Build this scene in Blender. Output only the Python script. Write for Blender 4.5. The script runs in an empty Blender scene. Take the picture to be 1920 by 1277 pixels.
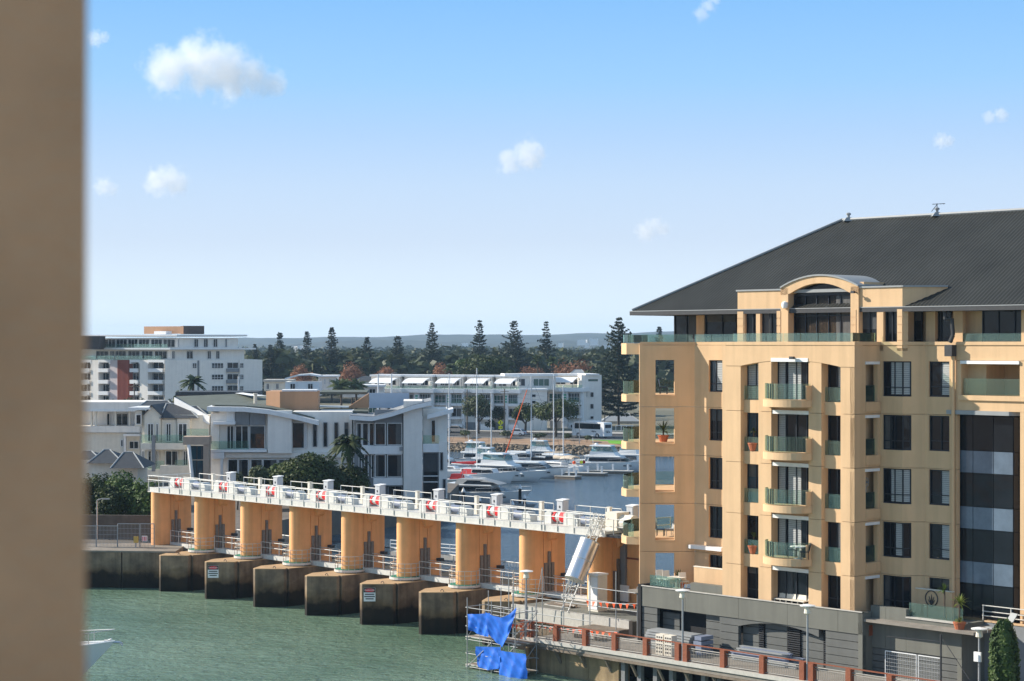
import bpy, bmesh, math, random
import numpy as np
from mathutils import Vector, Matrix
R = math.radians
random.seed(7)
rng = np.random.default_rng(7)
scene = bpy.context.scene
COL = scene.collection

# ------------------------------------------------------------------ camera, sun, sky, exposure
EYE = 21.0
FPX, CX, HY = 3733.0, 960.0, 645.0          # focal length in photo pixels (70 mm), image centre, horizon row
cam_d = bpy.data.cameras.new('camera'); cam = bpy.data.objects.new('camera', cam_d); COL.objects.link(cam)
cam.location = (0, 0, EYE); cam.rotation_euler = (R(90), 0, 0)
cam_d.sensor_width = 36; cam_d.lens = 70; cam_d.shift_y = 6.5 / 1920
cam_d.clip_start = .1; cam_d.clip_end = 60000
cam_d.dof.use_dof = True; cam_d.dof.focus_distance = 170; cam_d.dof.aperture_fstop = 6.3
scene.camera = cam

SUN_EL = 27.7
sun_h = Vector((-.95, .311, 0)).normalized()
SUN = (sun_h * math.cos(R(SUN_EL)) + Vector((0, 0, math.sin(R(SUN_EL))))).normalized()
sd = bpy.data.lights.new('sun', 'SUN'); so = bpy.data.objects.new('sun', sd); COL.objects.link(so)
sd.energy = 5.0; sd.angle = R(.5); sd.color = (1, .93, .82)
so.rotation_euler = SUN.to_track_quat('Z', 'Y').to_euler(); so.location = (-200, 60, 150)

world = bpy.data.worlds.new('World'); scene.world = world; world.use_nodes = True
wn = world.node_tree.nodes; wl = world.node_tree.links
bg = wn['Background']; sky = wn.new('ShaderNodeTexSky'); sky.sky_type = 'NISHITA'
sky.sun_disc = False; sky.sun_elevation = R(SUN_EL); sky.sun_rotation = math.atan2(SUN.x, SUN.y)
sky.air_density = 1.0; sky.dust_density = .6; sky.ozone_density = 2.0; sky.altitude = 20
bg.inputs[1].default_value = .128
# clear-day gradient over the physical sky: pale at the horizon, blue overhead, the same all the way round
wt_ = wn.new('ShaderNodeTexCoord'); wx = wn.new('ShaderNodeSeparateXYZ'); wl.new(wt_.outputs['Generated'], wx.inputs[0])
wr = wn.new('ShaderNodeValToRGB'); el = wr.color_ramp.elements
el[0].position = 0; el[0].color = (*(4.781, 5.316, 5.662), 1); el[1].position = 1; el[1].color = (*(1.206, 1.756, 2.569), 1)
for p_, c_ in [(0.009, (4.661, 5.214, 5.581)), (0.023, (4.076, 4.699, 5.293)), (0.052, (3.276, 3.905, 4.823)), (0.079, (2.883, 3.722, 4.901)), (0.105, (2.28, 3.381, 4.98)), (0.131, (1.704, 3.172, 4.98)), (0.172, (1.206, 2.726, 4.98)), (0.32, (1.311, 2.438, 4.089)), (0.6, (1.311, 2.071, 3.198))]:
    q_ = el.new(p_); q_.color = (*c_, 1)
wl.new(wx.outputs['Z'], wr.inputs['Fac'])
wm = wn.new('ShaderNodeMix'); wm.data_type = 'RGBA'; wm.inputs['Factor'].default_value = .95
wl.new(sky.outputs[0], wm.inputs['A']); wl.new(wr.outputs['Color'], wm.inputs['B']); wl.new(wm.outputs['Result'], bg.inputs[0])
vs = scene.view_settings
vs.view_transform = 'Standard'; vs.look = 'None'; vs.exposure = .65; vs.gamma = 1; vs.use_curve_mapping = False
scene.cycles.use_denoising = True
scene.cycles.max_bounces = 40; scene.cycles.diffuse_bounces = 3; scene.cycles.glossy_bounces = 3
scene.cycles.transmission_bounces = 4; scene.cycles.transparent_max_bounces = 16; scene.cycles.volume_bounces = 40

# ------------------------------------------------------------------ helpers
ORG = {}
def V3(p, z=0): return Vector((p[0], p[1], p[2] if len(p) > 2 else z))
def thing(name, label, cat, loc=(0, 0, 0), group=None, kind=None):
    o = bpy.data.objects.new(name, None); COL.objects.link(o); o.location = loc
    o.empty_display_size = .3
    o['label'] = label; o['category'] = cat
    if group: o['group'] = group
    if kind: o['kind'] = kind
    ORG[o] = Vector(loc); return o
def tag(o, label=None, cat=None, group=None, kind=None):
    if label: o['label'] = label
    if cat: o['category'] = cat
    if group: o['group'] = group
    if kind: o['kind'] = kind
    return o
def dup(o, loc=None, rz=None, parent=None, label=None, group=None, scale=None):
    c = o.copy(); COL.objects.link(c)
    if parent is not None: c.parent = parent
    for ch in list(o.children): dup(ch, parent=c)
    if loc is not None: c.location = loc; ORG[c] = Vector(loc)
    if rz is not None: c.rotation_euler = (0, 0, rz)
    if scale is not None: c.scale = (scale,)*3 if not hasattr(scale, '__len__') else scale
    if label: c['label'] = label
    if group: c['group'] = group
    return c

class MB:
    def __init__(s): s.v = []; s.f = []; s.m = []; s.cm = 0
    def face(s, pts, m=None):
        b = len(s.v); s.v += [tuple(p) for p in pts]; s.f.append(tuple(range(b, b+len(pts)))); s.m.append(s.cm if m is None else m)
    def hexa(s, p):     # p: 4 bottom then 4 top
        b = len(s.v); s.v += [tuple(q) for q in p]
        for q in ((0,3,2,1),(4,5,6,7),(0,1,5,4),(1,2,6,5),(2,3,7,6),(3,0,4,7)):
            s.f.append(tuple(b+i for i in q)); s.m.append(s.cm)
    def box(s, x0, x1, y0, y1, z0, z1):
        s.hexa([(x0,y0,z0),(x1,y0,z0),(x1,y1,z0),(x0,y1,z0),(x0,y0,z1),(x1,y0,z1),(x1,y1,z1),(x0,y1,z1)])
    def obox(s, c, d, l, w, z0, z1):     # centred box, length l along horizontal d
        d = Vector((d[0], d[1], 0)).normalized(); n = Vector((-d.y, d.x, 0)); c = Vector((c[0], c[1], 0))
        q = [c-d*l/2-n*w/2, c+d*l/2-n*w/2, c+d*l/2+n*w/2, c-d*l/2+n*w/2]
        s.hexa([(p.x,p.y,z0) for p in q]+[(p.x,p.y,z1) for p in q])
    def prism(s, poly, z0, z1, caps=True):
        n = len(poly); b = len(s.v)
        s.v += [(p[0],p[1],z0) for p in poly]+[(p[0],p[1],z1) for p in poly]
        for i in range(n):
            j = (i+1) % n; s.f.append((b+i,b+j,b+n+j,b+n+i)); s.m.append(s.cm)
        if caps:
            s.f.append(tuple(b+i for i in reversed(range(n)))); s.f.append(tuple(b+n+i for i in range(n))); s.m += [s.cm, s.cm]
    def vprism(s, prof, p0, d, w):     # prof (a,z) in a vertical plane along d from p0, extruded w to the left of d
        d = Vector((d[0], d[1], 0)).normalized(); n = Vector((-d.y, d.x, 0)); p0 = Vector((p0[0], p0[1], 0)); k = len(prof); b = len(s.v)
        for off in (0, w):
            for a, z in prof: q = p0+d*a+n*off; s.v.append((q.x, q.y, z))
        for i in range(k):
            j = (i+1) % k; s.f.append((b+i,b+j,b+k+j,b+k+i)); s.m.append(s.cm)
        s.f.append(tuple(b+i for i in reversed(range(k)))); s.f.append(tuple(b+k+i for i in range(k))); s.m += [s.cm]*2
    def tube(s, p, q, r, n=6, r2=None):
        p = Vector(p); q = Vector(q); r2 = r if r2 is None else r2; d = q-p
        if d.length < 1e-6: return
        d.normalize(); a = d.orthogonal().normalized(); c = d.cross(a); b = len(s.v)
        for o, rr in ((p, r), (q, r2)):
            for i in range(n):
                t = 2*math.pi*i/n+math.pi/n; w = o+(a*math.cos(t)+c*math.sin(t))*rr; s.v.append(tuple(w))
        for i in range(n):
            j = (i+1) % n; s.f.append((b+i,b+j,b+n+j,b+n+i)); s.m.append(s.cm)
        s.f.append(tuple(b+i for i in reversed(range(n)))); s.f.append(tuple(b+n+i for i in range(n))); s.m += [s.cm]*2
    def path(s, pts, r, n=5, closed=False):
        for a, b in zip(pts, pts[1:]): s.tube(a, b, r, n)
        if closed: s.tube(pts[-1], pts[0], r, n)
    def lathe(s, prof, c, n=14):
        b = len(s.v); k = len(prof)
        for r, z in prof:
            for i in range(n):
                t = 2*math.pi*i/n; s.v.append((c[0]+r*math.cos(t), c[1]+r*math.sin(t), c[2]+z))
        for a in range(k-1):
            for i in range(n):
                j = (i+1) % n; s.f.append((b+a*n+i,b+a*n+j,b+a*n+n+j,b+a*n+n+i)); s.m.append(s.cm)
        s.f.append(tuple(b+i for i in reversed(range(n)))); s.f.append(tuple(b+(k-1)*n+i for i in range(n))); s.m += [s.cm]*2
    def loft(s, rings, cap=True):
        n = len(rings[0]); b = len(s.v)
        for r in rings: s.v += [tuple(p) for p in r]
        for a in range(len(rings)-1):
            for i in range(n-1):
                s.f.append((b+a*n+i,b+a*n+i+1,b+a*n+n+i+1,b+a*n+n+i)); s.m.append(s.cm)
        if cap:
            s.f.append(tuple(b+i for i in range(n))); s.f.append(tuple(b+(len(rings)-1)*n+i for i in range(n))); s.m += [s.cm]*2
    def build(s, name, mat, parent=None, smooth=False, recalc=True, org=None):
        o0 = ORG.get(parent, Vector((0,0,0))) if parent is not None else (Vector(org) if org else Vector((0,0,0)))
        me = bpy.data.meshes.new(name)
        vv = np.array(s.v, dtype=float)-np.array(o0)
        me.from_pydata(vv.tolist(), [], s.f)
        mats = mat if isinstance(mat, (list, tuple)) else [mat]
        for m in mats: me.materials.append(m)
        if len(mats) > 1: me.polygons.foreach_set('material_index', s.m)
        if recalc:
            bm = bmesh.new(); bm.from_mesh(me)
            if smooth: bmesh.ops.remove_doubles(bm, verts=bm.verts, dist=1e-4)
            bmesh.ops.recalc_face_normals(bm, faces=bm.faces); bm.to_mesh(me); bm.free()
        if smooth:
            me.polygons.foreach_set('use_smooth', [True]*len(me.polygons))
            try: me.set_sharp_from_angle(angle=R(38))
            except Exception: pass
        o = bpy.data.objects.new(name, me); COL.objects.link(o)
        if parent is not None: o.parent = parent; ORG[o] = o0
        else: o.location = o0; ORG[o] = o0
        return o
def inst(src, name, parent, offset):      # another object on the same mesh data, moved
    o = bpy.data.objects.new(name, src.data); COL.objects.link(o); o.parent = parent; o.location = offset; ORG[o] = ORG[parent]
    return o

# ------------------------------------------------------------------ materials
MATS = {}
def nd(nt, t, **kw):
    n = nt.nodes.new(t)
    for k, v in kw.items(): setattr(n, k, v)
    return n
def mat(name, col, rough=.7, var=.12, scale=1.5, bump=0, bscale=20, metal=0, spec=.35, var2=None, streak=0, hue=None):
    """principled surface whose colour wanders between col*(1-var) and col*(1+var); optional rain streaks and fine relief"""
    m = bpy.data.materials.new(name); m.use_nodes = True; nt = m.node_tree; b = nt.nodes['Principled BSDF']
    b.inputs['Roughness'].default_value = rough; b.inputs['Metallic'].default_value = metal
    b.inputs['Specular IOR Level'].default_value = spec
    tc = nd(nt, 'ShaderNodeNewGeometry')
    no = nd(nt, 'ShaderNodeTexNoise'); no.inputs['Scale'].default_value = scale; no.inputs['Detail'].default_value = 6; no.inputs['Roughness'].default_value = .65
    nt.links.new(tc.outputs['Position'], no.inputs['Vector'])
    cr = nd(nt, 'ShaderNodeValToRGB'); e = cr.color_ramp.elements
    e[0].position = .3; e[1].position = .7
    c0 = [max(0, c*(1-var)) for c in col]; c1 = [min(1, c*(1+var)) for c in col]
    if hue: c1 = list(hue)
    e[0].color = (*c0, 1); e[1].color = (*c1, 1)
    nt.links.new(no.outputs['Fac'], cr.inputs['Fac']); out = cr.outputs['Color']
    if streak:
        mp = nd(nt, 'ShaderNodeMapping'); mp.inputs['Scale'].default_value = (2.2, 2.2, .12)
        nt.links.new(tc.outputs['Position'], mp.inputs['Vector'])
        n2 = nd(nt, 'ShaderNodeTexNoise'); n2.inputs['Scale'].default_value = 1; n2.inputs['Detail'].default_value = 5
        nt.links.new(mp.outputs['Vector'], n2.inputs['Vector'])
        mr = nd(nt, 'ShaderNodeMapRange'); mr.inputs['From Min'].default_value = .42; mr.inputs['From Max'].default_value = .72
        mr.inputs['To Min'].default_value = 1; mr.inputs['To Max'].default_value = 1-streak
        nt.links.new(n2.outputs['Fac'], mr.inputs['Value'])
        mx = nd(nt, 'ShaderNodeMix', data_type='RGBA', blend_type='MULTIPLY'); mx.inputs['Factor'].default_value = 1
        nt.links.new(out, mx.inputs['A']); nt.links.new(mr.outputs['Result'], mx.inputs['B']); out = mx.outputs['Result']
    nt.links.new(out, b.inputs['Base Color'])
    if bump:
        n3 = nd(nt, 'ShaderNodeTexNoise'); n3.inputs['Scale'].default_value = bscale; n3.inputs['Detail'].default_value = 4
        nt.links.new(tc.outputs['Position'], n3.inputs['Vector'])
        bp = nd(nt, 'ShaderNodeBump'); bp.inputs['Strength'].default_value = bump; bp.inputs['Distance'].default_value = .05
        nt.links.new(n3.outputs['Fac'], bp.inputs['Height']); nt.links.new(bp.outputs['Normal'], b.inputs['Normal'])
    MATS[name] = m; return m
def glass_mat(name, tint, refl=.12):
    m = bpy.data.materials.new(name); m.use_nodes = True; nt = m.node_tree
    nt.nodes.remove(nt.nodes['Principled BSDF']); out = nt.nodes['Material Output']
    tr = nd(nt, 'ShaderNodeBsdfTransparent'); tr.inputs[0].default_value = (*tint, 1)
    gl = nd(nt, 'ShaderNodeBsdfGlossy'); gl.inputs['Roughness'].default_value = .03; gl.inputs[0].default_value = (.8, .95, .9, 1)
    df = nd(nt, 'ShaderNodeBsdfDiffuse'); df.inputs[0].default_value = (tint[0]*.45, tint[1]*.62, tint[2]*.55, 1)
    fr = nd(nt, 'ShaderNodeFresnel'); fr.inputs[0].default_value = 1.45
    m0 = nd(nt, 'ShaderNodeMixShader'); m0.inputs[0].default_value = refl
    nt.links.new(tr.outputs[0], m0.inputs[1]); nt.links.new(df.outputs[0], m0.inputs[2])
    mx = nd(nt, 'ShaderNodeMixShader')
    nt.links.new(fr.outputs[0], mx.inputs[0]); nt.links.new(m0.outputs[0], mx.inputs[1]); nt.links.new(gl.outputs[0], mx.inputs[2])
    nt.links.new(mx.outputs[0], out.inputs['Surface']); MATS[name] = m; return m

M_render = mat('apricot_render', (.69, .46, .26), .85, .055, .5, .25, 60, streak=.13)
M_pier = mat('ochre_paint', (.87, .435, .18), .8, .10, .6, .15, 40, streak=.2)
M_roof = mat('charcoal_roof_sheet', (.030, .031, .028), .6, .3, .25, metal=.0, spec=.2)
M_trimgrey = mat('grey_trim', (.30, .31, .31), .5, .06, 3)
M_frame = mat('dark_window_frame', (.018, .022, .03), .4, .15, 4)
M_pane = mat('dark_glass', (.009, .012, .016), .05, .3, .8, spec=.28)
def wavy(m, sc=1.1, d=.02):
    nt = m.node_tree; g = nd(nt, 'ShaderNodeNewGeometry'); n = nd(nt, 'ShaderNodeTexNoise'); n.inputs['Scale'].default_value = sc; n.inputs['Detail'].default_value = 3; nt.links.new(g.outputs['Position'], n.inputs['Vector'])
    b = nd(nt, 'ShaderNodeBump'); b.inputs['Distance'].default_value = d; nt.links.new(n.outputs['Fac'], b.inputs['Height']); nt.links.new(b.outputs['Normal'], nt.nodes['Principled BSDF'].inputs['Normal'])
wavy(M_pane)
M_paneblue = mat('teal_glass', (.02, .06, .09), .05, .3, .5, spec=.7)
M_panel = mat('blue_grey_spandrel_glass', (.11, .15, .20), .12, .2, .9, spec=.6)
M_shut = mat('white_shutter', (.42, .43, .42), .6, .08, 3)
M_glass = glass_mat('green_balustrade_glass', (.85, .93, .89), .08)
M_white = mat('white_paint', (.82, .81, .79), .55, .05, 2, streak=.06)
M_cream = mat('cream_paint', (.76, .70, .59), .7, .06, 2, streak=.08)
M_offwhite = mat('cool_white_wall', (.85, .795, .72), .75, .05, .8, streak=.08)
M_grey = mat('grey_wall', (.23, .24, .25), .7, .08, 1.5, streak=.08)
M_podium = mat('grey_green_render', (.165, .163, .138), .85, .08, .6, .2, 40, streak=.14)
M_podlow = mat('grey_cladding', (.125, .127, .118), .7, .08, 1.5, streak=.1)
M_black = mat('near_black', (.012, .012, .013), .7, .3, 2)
M_steel = mat('galvanised_steel', (.50, .51, .52), .38, .12, 6, metal=.75)
M_steelpaint = mat('weathered_white_steel', (.64, .615, .56), .5, .1, 5, streak=.1)
M_rail = mat('pale_rail', (.62, .60, .55), .45, .1, 5)
M_darkmetal = mat('dark_metal', (.045, .045, .048), .5, .2, 6)
M_red = mat('red_guard', (.70, .015, .02), .45, .12, 5)
M_bluetarp = mat('blue_tarpaulin', (.008, .13, .60), .6, .2, 1.6, .2, 3)
M_orange = mat('orange_flag', (.85, .12, .03), .6, .1, 8)
M_brick = mat('red_brown_post', (.25, .075, .035), .7, .18, 6, .3, 30)
M_timber = mat('weathered_timber', (.20, .155, .115), .85, .25, 2.5, .3, 30)
M_deck = mat('grey_brown_deck', (.25, .22, .185), .85, .2, 1.2, .2, 30)
M_asphalt = mat('asphalt', (.055, .055, .055), .9, .15, .5)
M_sand = mat('bare_earth', (.30, .19, .115), .95, .3, .35, .4, 3)
M_lawn = mat('lawn', (.13, .34, .02), .95, .2, .3, .5, 4)
M_yellow = mat('yellow_sign_face', (.85, .82, .02), .5, .03, 3)
M_terra = mat('terracotta_pot', (.42, .13, .06), .8, .12, 8)
M_skin = mat('tan_box_render', (.47, .265, .15), .85, .05, .7, streak=.08)
M_tile = mat('dark_roof_tile', (.05, .053, .058), .65, .2, 2, .3, 12)
M_greenroof = mat('grey_green_roof', (.11, .12, .095), .75, .15, .6)
M_plastic = mat('white_gelcoat', (.78, .78, .76), .25, .03, 2, spec=.5)
M_canvasred = mat('red_canvas', (.40, .02, .025), .8, .15, 4)
M_canvasblack = mat('black_canvas', (.02, .02, .022), .8, .15, 4)
M_beige = mat('beige_canvas', (.60, .50, .38), .8, .12, 4)
M_navy = mat('navy_hull', (.015, .03, .05), .25, .15, 3, spec=.5)
M_tyre = mat('tyre_rubber', (.015, .015, .015), .8, .2, 5)
M_cladred = mat('rust_red_cladding', (.33, .085, .05), .7, .12, 3)
M_foreground = mat('tan_balcony_render', (.42, .29, .165), .9, .26, 2.2, .2, 90)
M_planter = mat('pale_stone', (.48, .45, .40), .8, .12, 4)

def leaf_mat(name, col, col2, trans=.25, scale=.5):
    m = bpy.data.materials.new(name); m.use_nodes = True; nt = m.node_tree; b = nt.nodes['Principled BSDF']
    b.inputs['Roughness'].default_value = .6; b.inputs['Specular IOR Level'].default_value = .25
    g = nd(nt, 'ShaderNodeNewGeometry'); no = nd(nt, 'ShaderNodeTexNoise'); no.inputs['Scale'].default_value = scale; no.inputs['Detail'].default_value = 5
    nt.links.new(g.outputs['Position'], no.inputs['Vector'])
    oi = nd(nt, 'ShaderNodeObjectInfo')
    ad = nd(nt, 'ShaderNodeMath', operation='MULTIPLY_ADD'); ad.inputs[1].default_value = .22; nt.links.new(oi.outputs['Random'], ad.inputs[0]); nt.links.new(no.outputs['Fac'], ad.inputs[2])
    cr = nd(nt, 'ShaderNodeValToRGB'); e = cr.color_ramp.elements; e[0].position = .35; e[1].position = .85
    e[0].color = (*col, 1); e[1].color = (*col2, 1)
    nt.links.new(ad.outputs[0], cr.inputs['Fac']); nt.links.new(cr.outputs['Color'], b.inputs['Base Color'])
    tl = nd(nt, 'ShaderNodeBsdfTranslucent'); nt.links.new(cr.outputs['Color'], tl.inputs[0])
    mx = nd(nt, 'ShaderNodeMixShader'); mx.inputs[0].default_value = trans
    nt.links.new(b.outputs[0], mx.inputs[1]); nt.links.new(tl.outputs[0], mx.inputs[2]); nt.links.new(mx.outputs[0], nt.nodes['Material Output'].inputs['Surface'])
    MATS[name] = m; return m
L_pine = leaf_mat('pine_needles', (.012, .022, .014), (.036, .052, .03), .15)
L_dark = leaf_mat('dark_leaves', (.009, .018, .006), (.075, .10, .02), .2)  # second colour paints warm sunlit highlights into the leaves
L_mid = leaf_mat('mid_green_leaves', (.04, .075, .02), (.13, .19, .045), .25)
L_olive = leaf_mat('olive_leaves', (.045, .06, .03), (.12, .14, .06), .25)
L_autumn = leaf_mat('autumn_leaves', (.19, .085, .045), (.40, .19, .10), .25)
L_palm = leaf_mat('palm_fronds', (.035, .055, .025), (.12, .15, .06), .2)
L_wood = leaf_mat('far_wood_leaves', (.014, .024, .012), (.075, .085, .03), .15, .03)  # warm second colour stands in for sun on the far crowns
M_bark = mat('bark', (.10, .075, .055), .9, .3, 4, .5, 15)

# ------------------------------------------------------------------ frames: building and weir share one grid (u along the front, v away from the camera)
U = Vector((.68, -.733, 0)).normalized(); W = Vector((-U.y, U.x, 0))
O0 = Vector((8.2, 128.0, 0))
def S(s, t, z=0): return O0+U*s+W*t+Vector((0, 0, z))
def px_of(p): return CX+FPX*p[0]/p[1]
def py_of(p): return HY-FPX*(p[2]-EYE)/p[1]
def at(px, Y, z=0): return Vector(((px-CX)/FPX*Y, Y, z))
def zat(py, Y): return EYE+(HY-py)/FPX*Y
class Face:
    """a vertical plane: origin o, direction d (left to right as seen), outward normal n"""
    def __init__(s, o, d): s.o = Vector((o[0], o[1], 0)); s.d = Vector((d[0], d[1], 0)).normalized(); s.n = Vector((s.d.y, -s.d.x, 0))
    def p(s, a, z, off=0): q = s.o+s.d*a+s.n*off; return Vector((q.x, q.y, z))
    def a(s, px, off=0):
        k = (px-CX)/FPX; o = s.o+s.n*off
        return (k*o.y-o.x)/(s.d.x-k*s.d.y)
    def z(s, py, a, off=0): return zat(py, (s.o+s.d*a+s.n*off).y)
    def r(s, x0, y0, x1, y1, off=0):
        a0, a1 = s.a(x0, off), s.a(x1, off); m = (a0+a1)/2
        return a0, a1, s.z(y1, m, off), s.z(y0, m, off)
    def moved(s, off): return Face(s.o+s.n*off, s.d)
    def box(s, mb, a0, a1, o0, o1, z0, z1):   # o0<o1 offsets along the outward normal
        mb.hexa([s.p(a0,z0,o1), s.p(a1,z0,o1), s.p(a1,z0,o0), s.p(a0,z0,o0), s.p(a0,z1,o1), s.p(a1,z1,o1), s.p(a1,z1,o0), s.p(a0,z1,o0)])
    def wall(s, mb, a0, a1, z0, z1, ops=(), th=.3, off=0):
        A = sorted({a0, a1, *[min(max(x, a0), a1) for o in ops for x in o[:2]]}); Z = sorted({z0, z1, *[min(max(x, z0), z1) for o in ops for x in o[2:4]]})
        def solid(i, j):
            if i < 0 or j < 0 or i >= len(A)-1 or j >= len(Z)-1: return False
            ca, cz = (A[i]+A[i+1])/2, (Z[j]+Z[j+1])/2
            return not any(o[0] < ca < o[1] and o[2] < cz < o[3] for o in ops)
        f, b = off, off-th
        for i in range(len(A)-1):
            for j in range(len(Z)-1):
                if not solid(i, j): continue
                x0, x1, y0, y1 = A[i], A[i+1], Z[j], Z[j+1]
                mb.face([s.p(x0,y0,f), s.p(x1,y0,f), s.p(x1,y1,f), s.p(x0,y1,f)])
                mb.face([s.p(x1,y0,b), s.p(x0,y0,b), s.p(x0,y1,b), s.p(x1,y1,b)])
                if not solid(i-1, j): mb.face([s.p(x0,y0,b), s.p(x0,y0,f), s.p(x0,y1,f), s.p(x0,y1,b)])
                if not solid(i+1, j): mb.face([s.p(x1,y0,f), s.p(x1,y0,b), s.p(x1,y1,b), s.p(x1,y1,f)])
                if not solid(i, j-1): mb.face([s.p(x0,y0,b), s.p(x1,y0,b), s.p(x1,y0,f), s.p(x0,y0,f)])
                if not solid(i, j+1): mb.face([s.p(x0,y1,f), s.p(x1,y1,f), s.p(x1,y1,b), s.p(x0,y1,b)])
wr_ = random.Random(11)
M_curt = mat('dim_curtain', (.085, .082, .078), .5, .25, 2); M_curt2 = mat('dim_grey_blind', (.045, .05, .055), .5, .2, 2)
def window(parent, fc, a0, a1, z0, z1, off, mull=(.5,), trans=(), shut=(), fw=.07, fm=None, pm=None, name='window', slat=.11):
    """frame with mullions (fractions of the width), transoms (fractions of the height), pane behind, louvred shutters in given spans"""
    w = MB(); d0, d1 = off-.07, off
    fc.box(w, a0, a1, d0, d1, z0, z0+fw); fc.box(w, a0, a1, d0, d1, z1-fw, z1)
    fc.box(w, a0, a0+fw, d0+.002, d1-.003, z0+fw, z1-fw); fc.box(w, a1-fw, a1, d0+.002, d1-.003, z0+fw, z1-fw)
    for k in mull: c = a0+(a1-a0)*k; fc.box(w, c-fw*.45, c+fw*.45, d0+.004, d1-.006, z0+fw, z1-fw)
    for k in trans: c = z0+(z1-z0)*k; fc.box(w, a0+fw, a1-fw, d0+.006, d1-.009, c-fw*.4, c+fw*.4)
    o = w.build(name, fm or M_frame, parent)
    g = MB(); g.face([fc.p(a0,z0,d0-.01), fc.p(a1,z0,d0-.01), fc.p(a1,z1,d0-.01), fc.p(a0,z1,d0-.01)])
    g.build('pane', pm or M_pane, o, recalc=False)
    if not shut and name == 'window' and a1-a0 > .5 and wr_.random() < .55:      # a drawn curtain or blind, its colour darkened to look behind the glass
        c = MB(); q = wr_.uniform(.22, .5)
        if wr_.random() < .5: b0, b1, y0 = (a0, a0+(a1-a0)*q, z0) if wr_.random() < .5 else (a1-(a1-a0)*q, a1, z0)
        else: b0, b1, y0 = a0, a1, z1-(z1-z0)*q
        n = max(2, int((b1-b0)/.14))
        for i in range(n): x0, x1 = b0+(b1-b0)*i/n, b0+(b1-b0)*(i+1)/n; c.face([fc.p(x0,y0,d0-.008+.006*(i%2)), fc.p(x1,y0,d0-.008+.006*((i+1)%2)), fc.p(x1,z1,d0-.008+.006*((i+1)%2)), fc.p(x0,z1,d0-.008+.006*(i%2))])
        c.build('curtain', wr_.choice((M_curt, M_curt2)), o, recalc=False)
    for k0, k1 in shut:
        h = MB(); b0, b1 = a0+(a1-a0)*k0, a0+(a1-a0)*k1; z = z0+fw+.05
        while z < z1-fw-.05:
            h.hexa([fc.p(b0,z,d0+.03), fc.p(b1,z,d0+.03), fc.p(b1,z+.015,d0), fc.p(b0,z+.015,d0), fc.p(b0,z+slat*.75,d0+.03-.005), fc.p(b1,z+slat*.75,d0+.03-.005), fc.p(b1,z+slat*.75+.012,d0-.004), fc.p(b0,z+slat*.75+.012,d0-.004)]); z += slat
        h.build('shutter', M_shut, o)
    return o
# ------------------------------------------------------------------ water, land, hills
def water_mat(name, col, col2, cscale, bumps, rough=.06, nscale=None):
    m = bpy.data.materials.new(name); m.use_nodes = True; nt = m.node_tree; b = nt.nodes['Principled BSDF']
    b.inputs['Roughness'].default_value = rough; b.inputs['IOR'].default_value = 1.333
    g = nd(nt, 'ShaderNodeNewGeometry'); no = nd(nt, 'ShaderNodeTexNoise'); no.inputs['Scale'].default_value = cscale; no.inputs['Detail'].default_value = 4
    nt.links.new(g.outputs['Position'], no.inputs['Vector'])
    cr = nd(nt, 'ShaderNodeValToRGB'); e = cr.color_ramp.elements; e[0].position = .35; e[1].position = .65; e[0].color = (*col, 1); e[1].color = (*col2, 1)
    nt.links.new(no.outputs['Fac'], cr.inputs['Fac']); nt.links.new(cr.outputs['Color'], b.inputs['Base Color'])
    prev = None
    for sc, dist, stretch, rot in bumps:
        mp = nd(nt, 'ShaderNodeMapping'); mp.inputs['Scale'].default_value = (1, stretch, 1); mp.inputs['Rotation'].default_value = (0, 0, rot)
        nt.links.new(g.outputs['Position'], mp.inputs['Vector'])
        n = nd(nt, 'ShaderNodeTexNoise'); n.inputs['Scale'].default_value = sc; n.inputs['Detail'].default_value = 3; n.inputs['Roughness'].default_value = .55
        n.inputs['Distortion'].default_value = .4
        nt.links.new(mp.outputs['Vector'], n.inputs['Vector'])
        bp = nd(nt, 'ShaderNodeBump'); bp.inputs['Strength'].default_value = 1; bp.inputs['Distance'].default_value = dist
        nt.links.new(n.outputs['Fac'], bp.inputs['Height'])
        if prev: nt.links.new(prev.outputs['Normal'], bp.inputs['Normal'])
        prev = bp
    nt.links.new(prev.outputs['Normal'], b.inputs['Normal']); return m
M_sea = water_mat('green_outlet_water', (.125, .205, .135), (.20, .29, .20), .06, [(.22, .30, 1.2, .5), (.8, .24, 1.7, .15), (2.2, .13, 1.6, .1), (6, .035, 1.3, .4)], .07)
M_lake = water_mat('grey_blue_basin_water', (.055, .085, .11), (.075, .11, .14), .03, [(.5, .22, 1.5, .2), (1.6, .16, 1.6, .1), (4, .05, 1.5, .4)], .12)
def sheet(name, poly, z, m, label=None):
    b = MB(); b.face([(p[0], p[1], z) for p in poly]); o = b.build(name, m, None, recalc=False); o['kind'] = 'structure'; return o
L = lambda s, t: S(s, t)
sheet('seabed_ground', [(-6000,-300), (6000,-300), (6000,9000), (-6000,9000)], -3.0, M_sand)
sheet('water', [L(-95,6), L(60,6), L(60,-160), L(-95,-160)], 0, M_sea)
sheet('water.001', [L(-60,6), L(60,6), L(200,60), (300,420), (-300,420), L(-150,60)], .0, M_lake)

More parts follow.
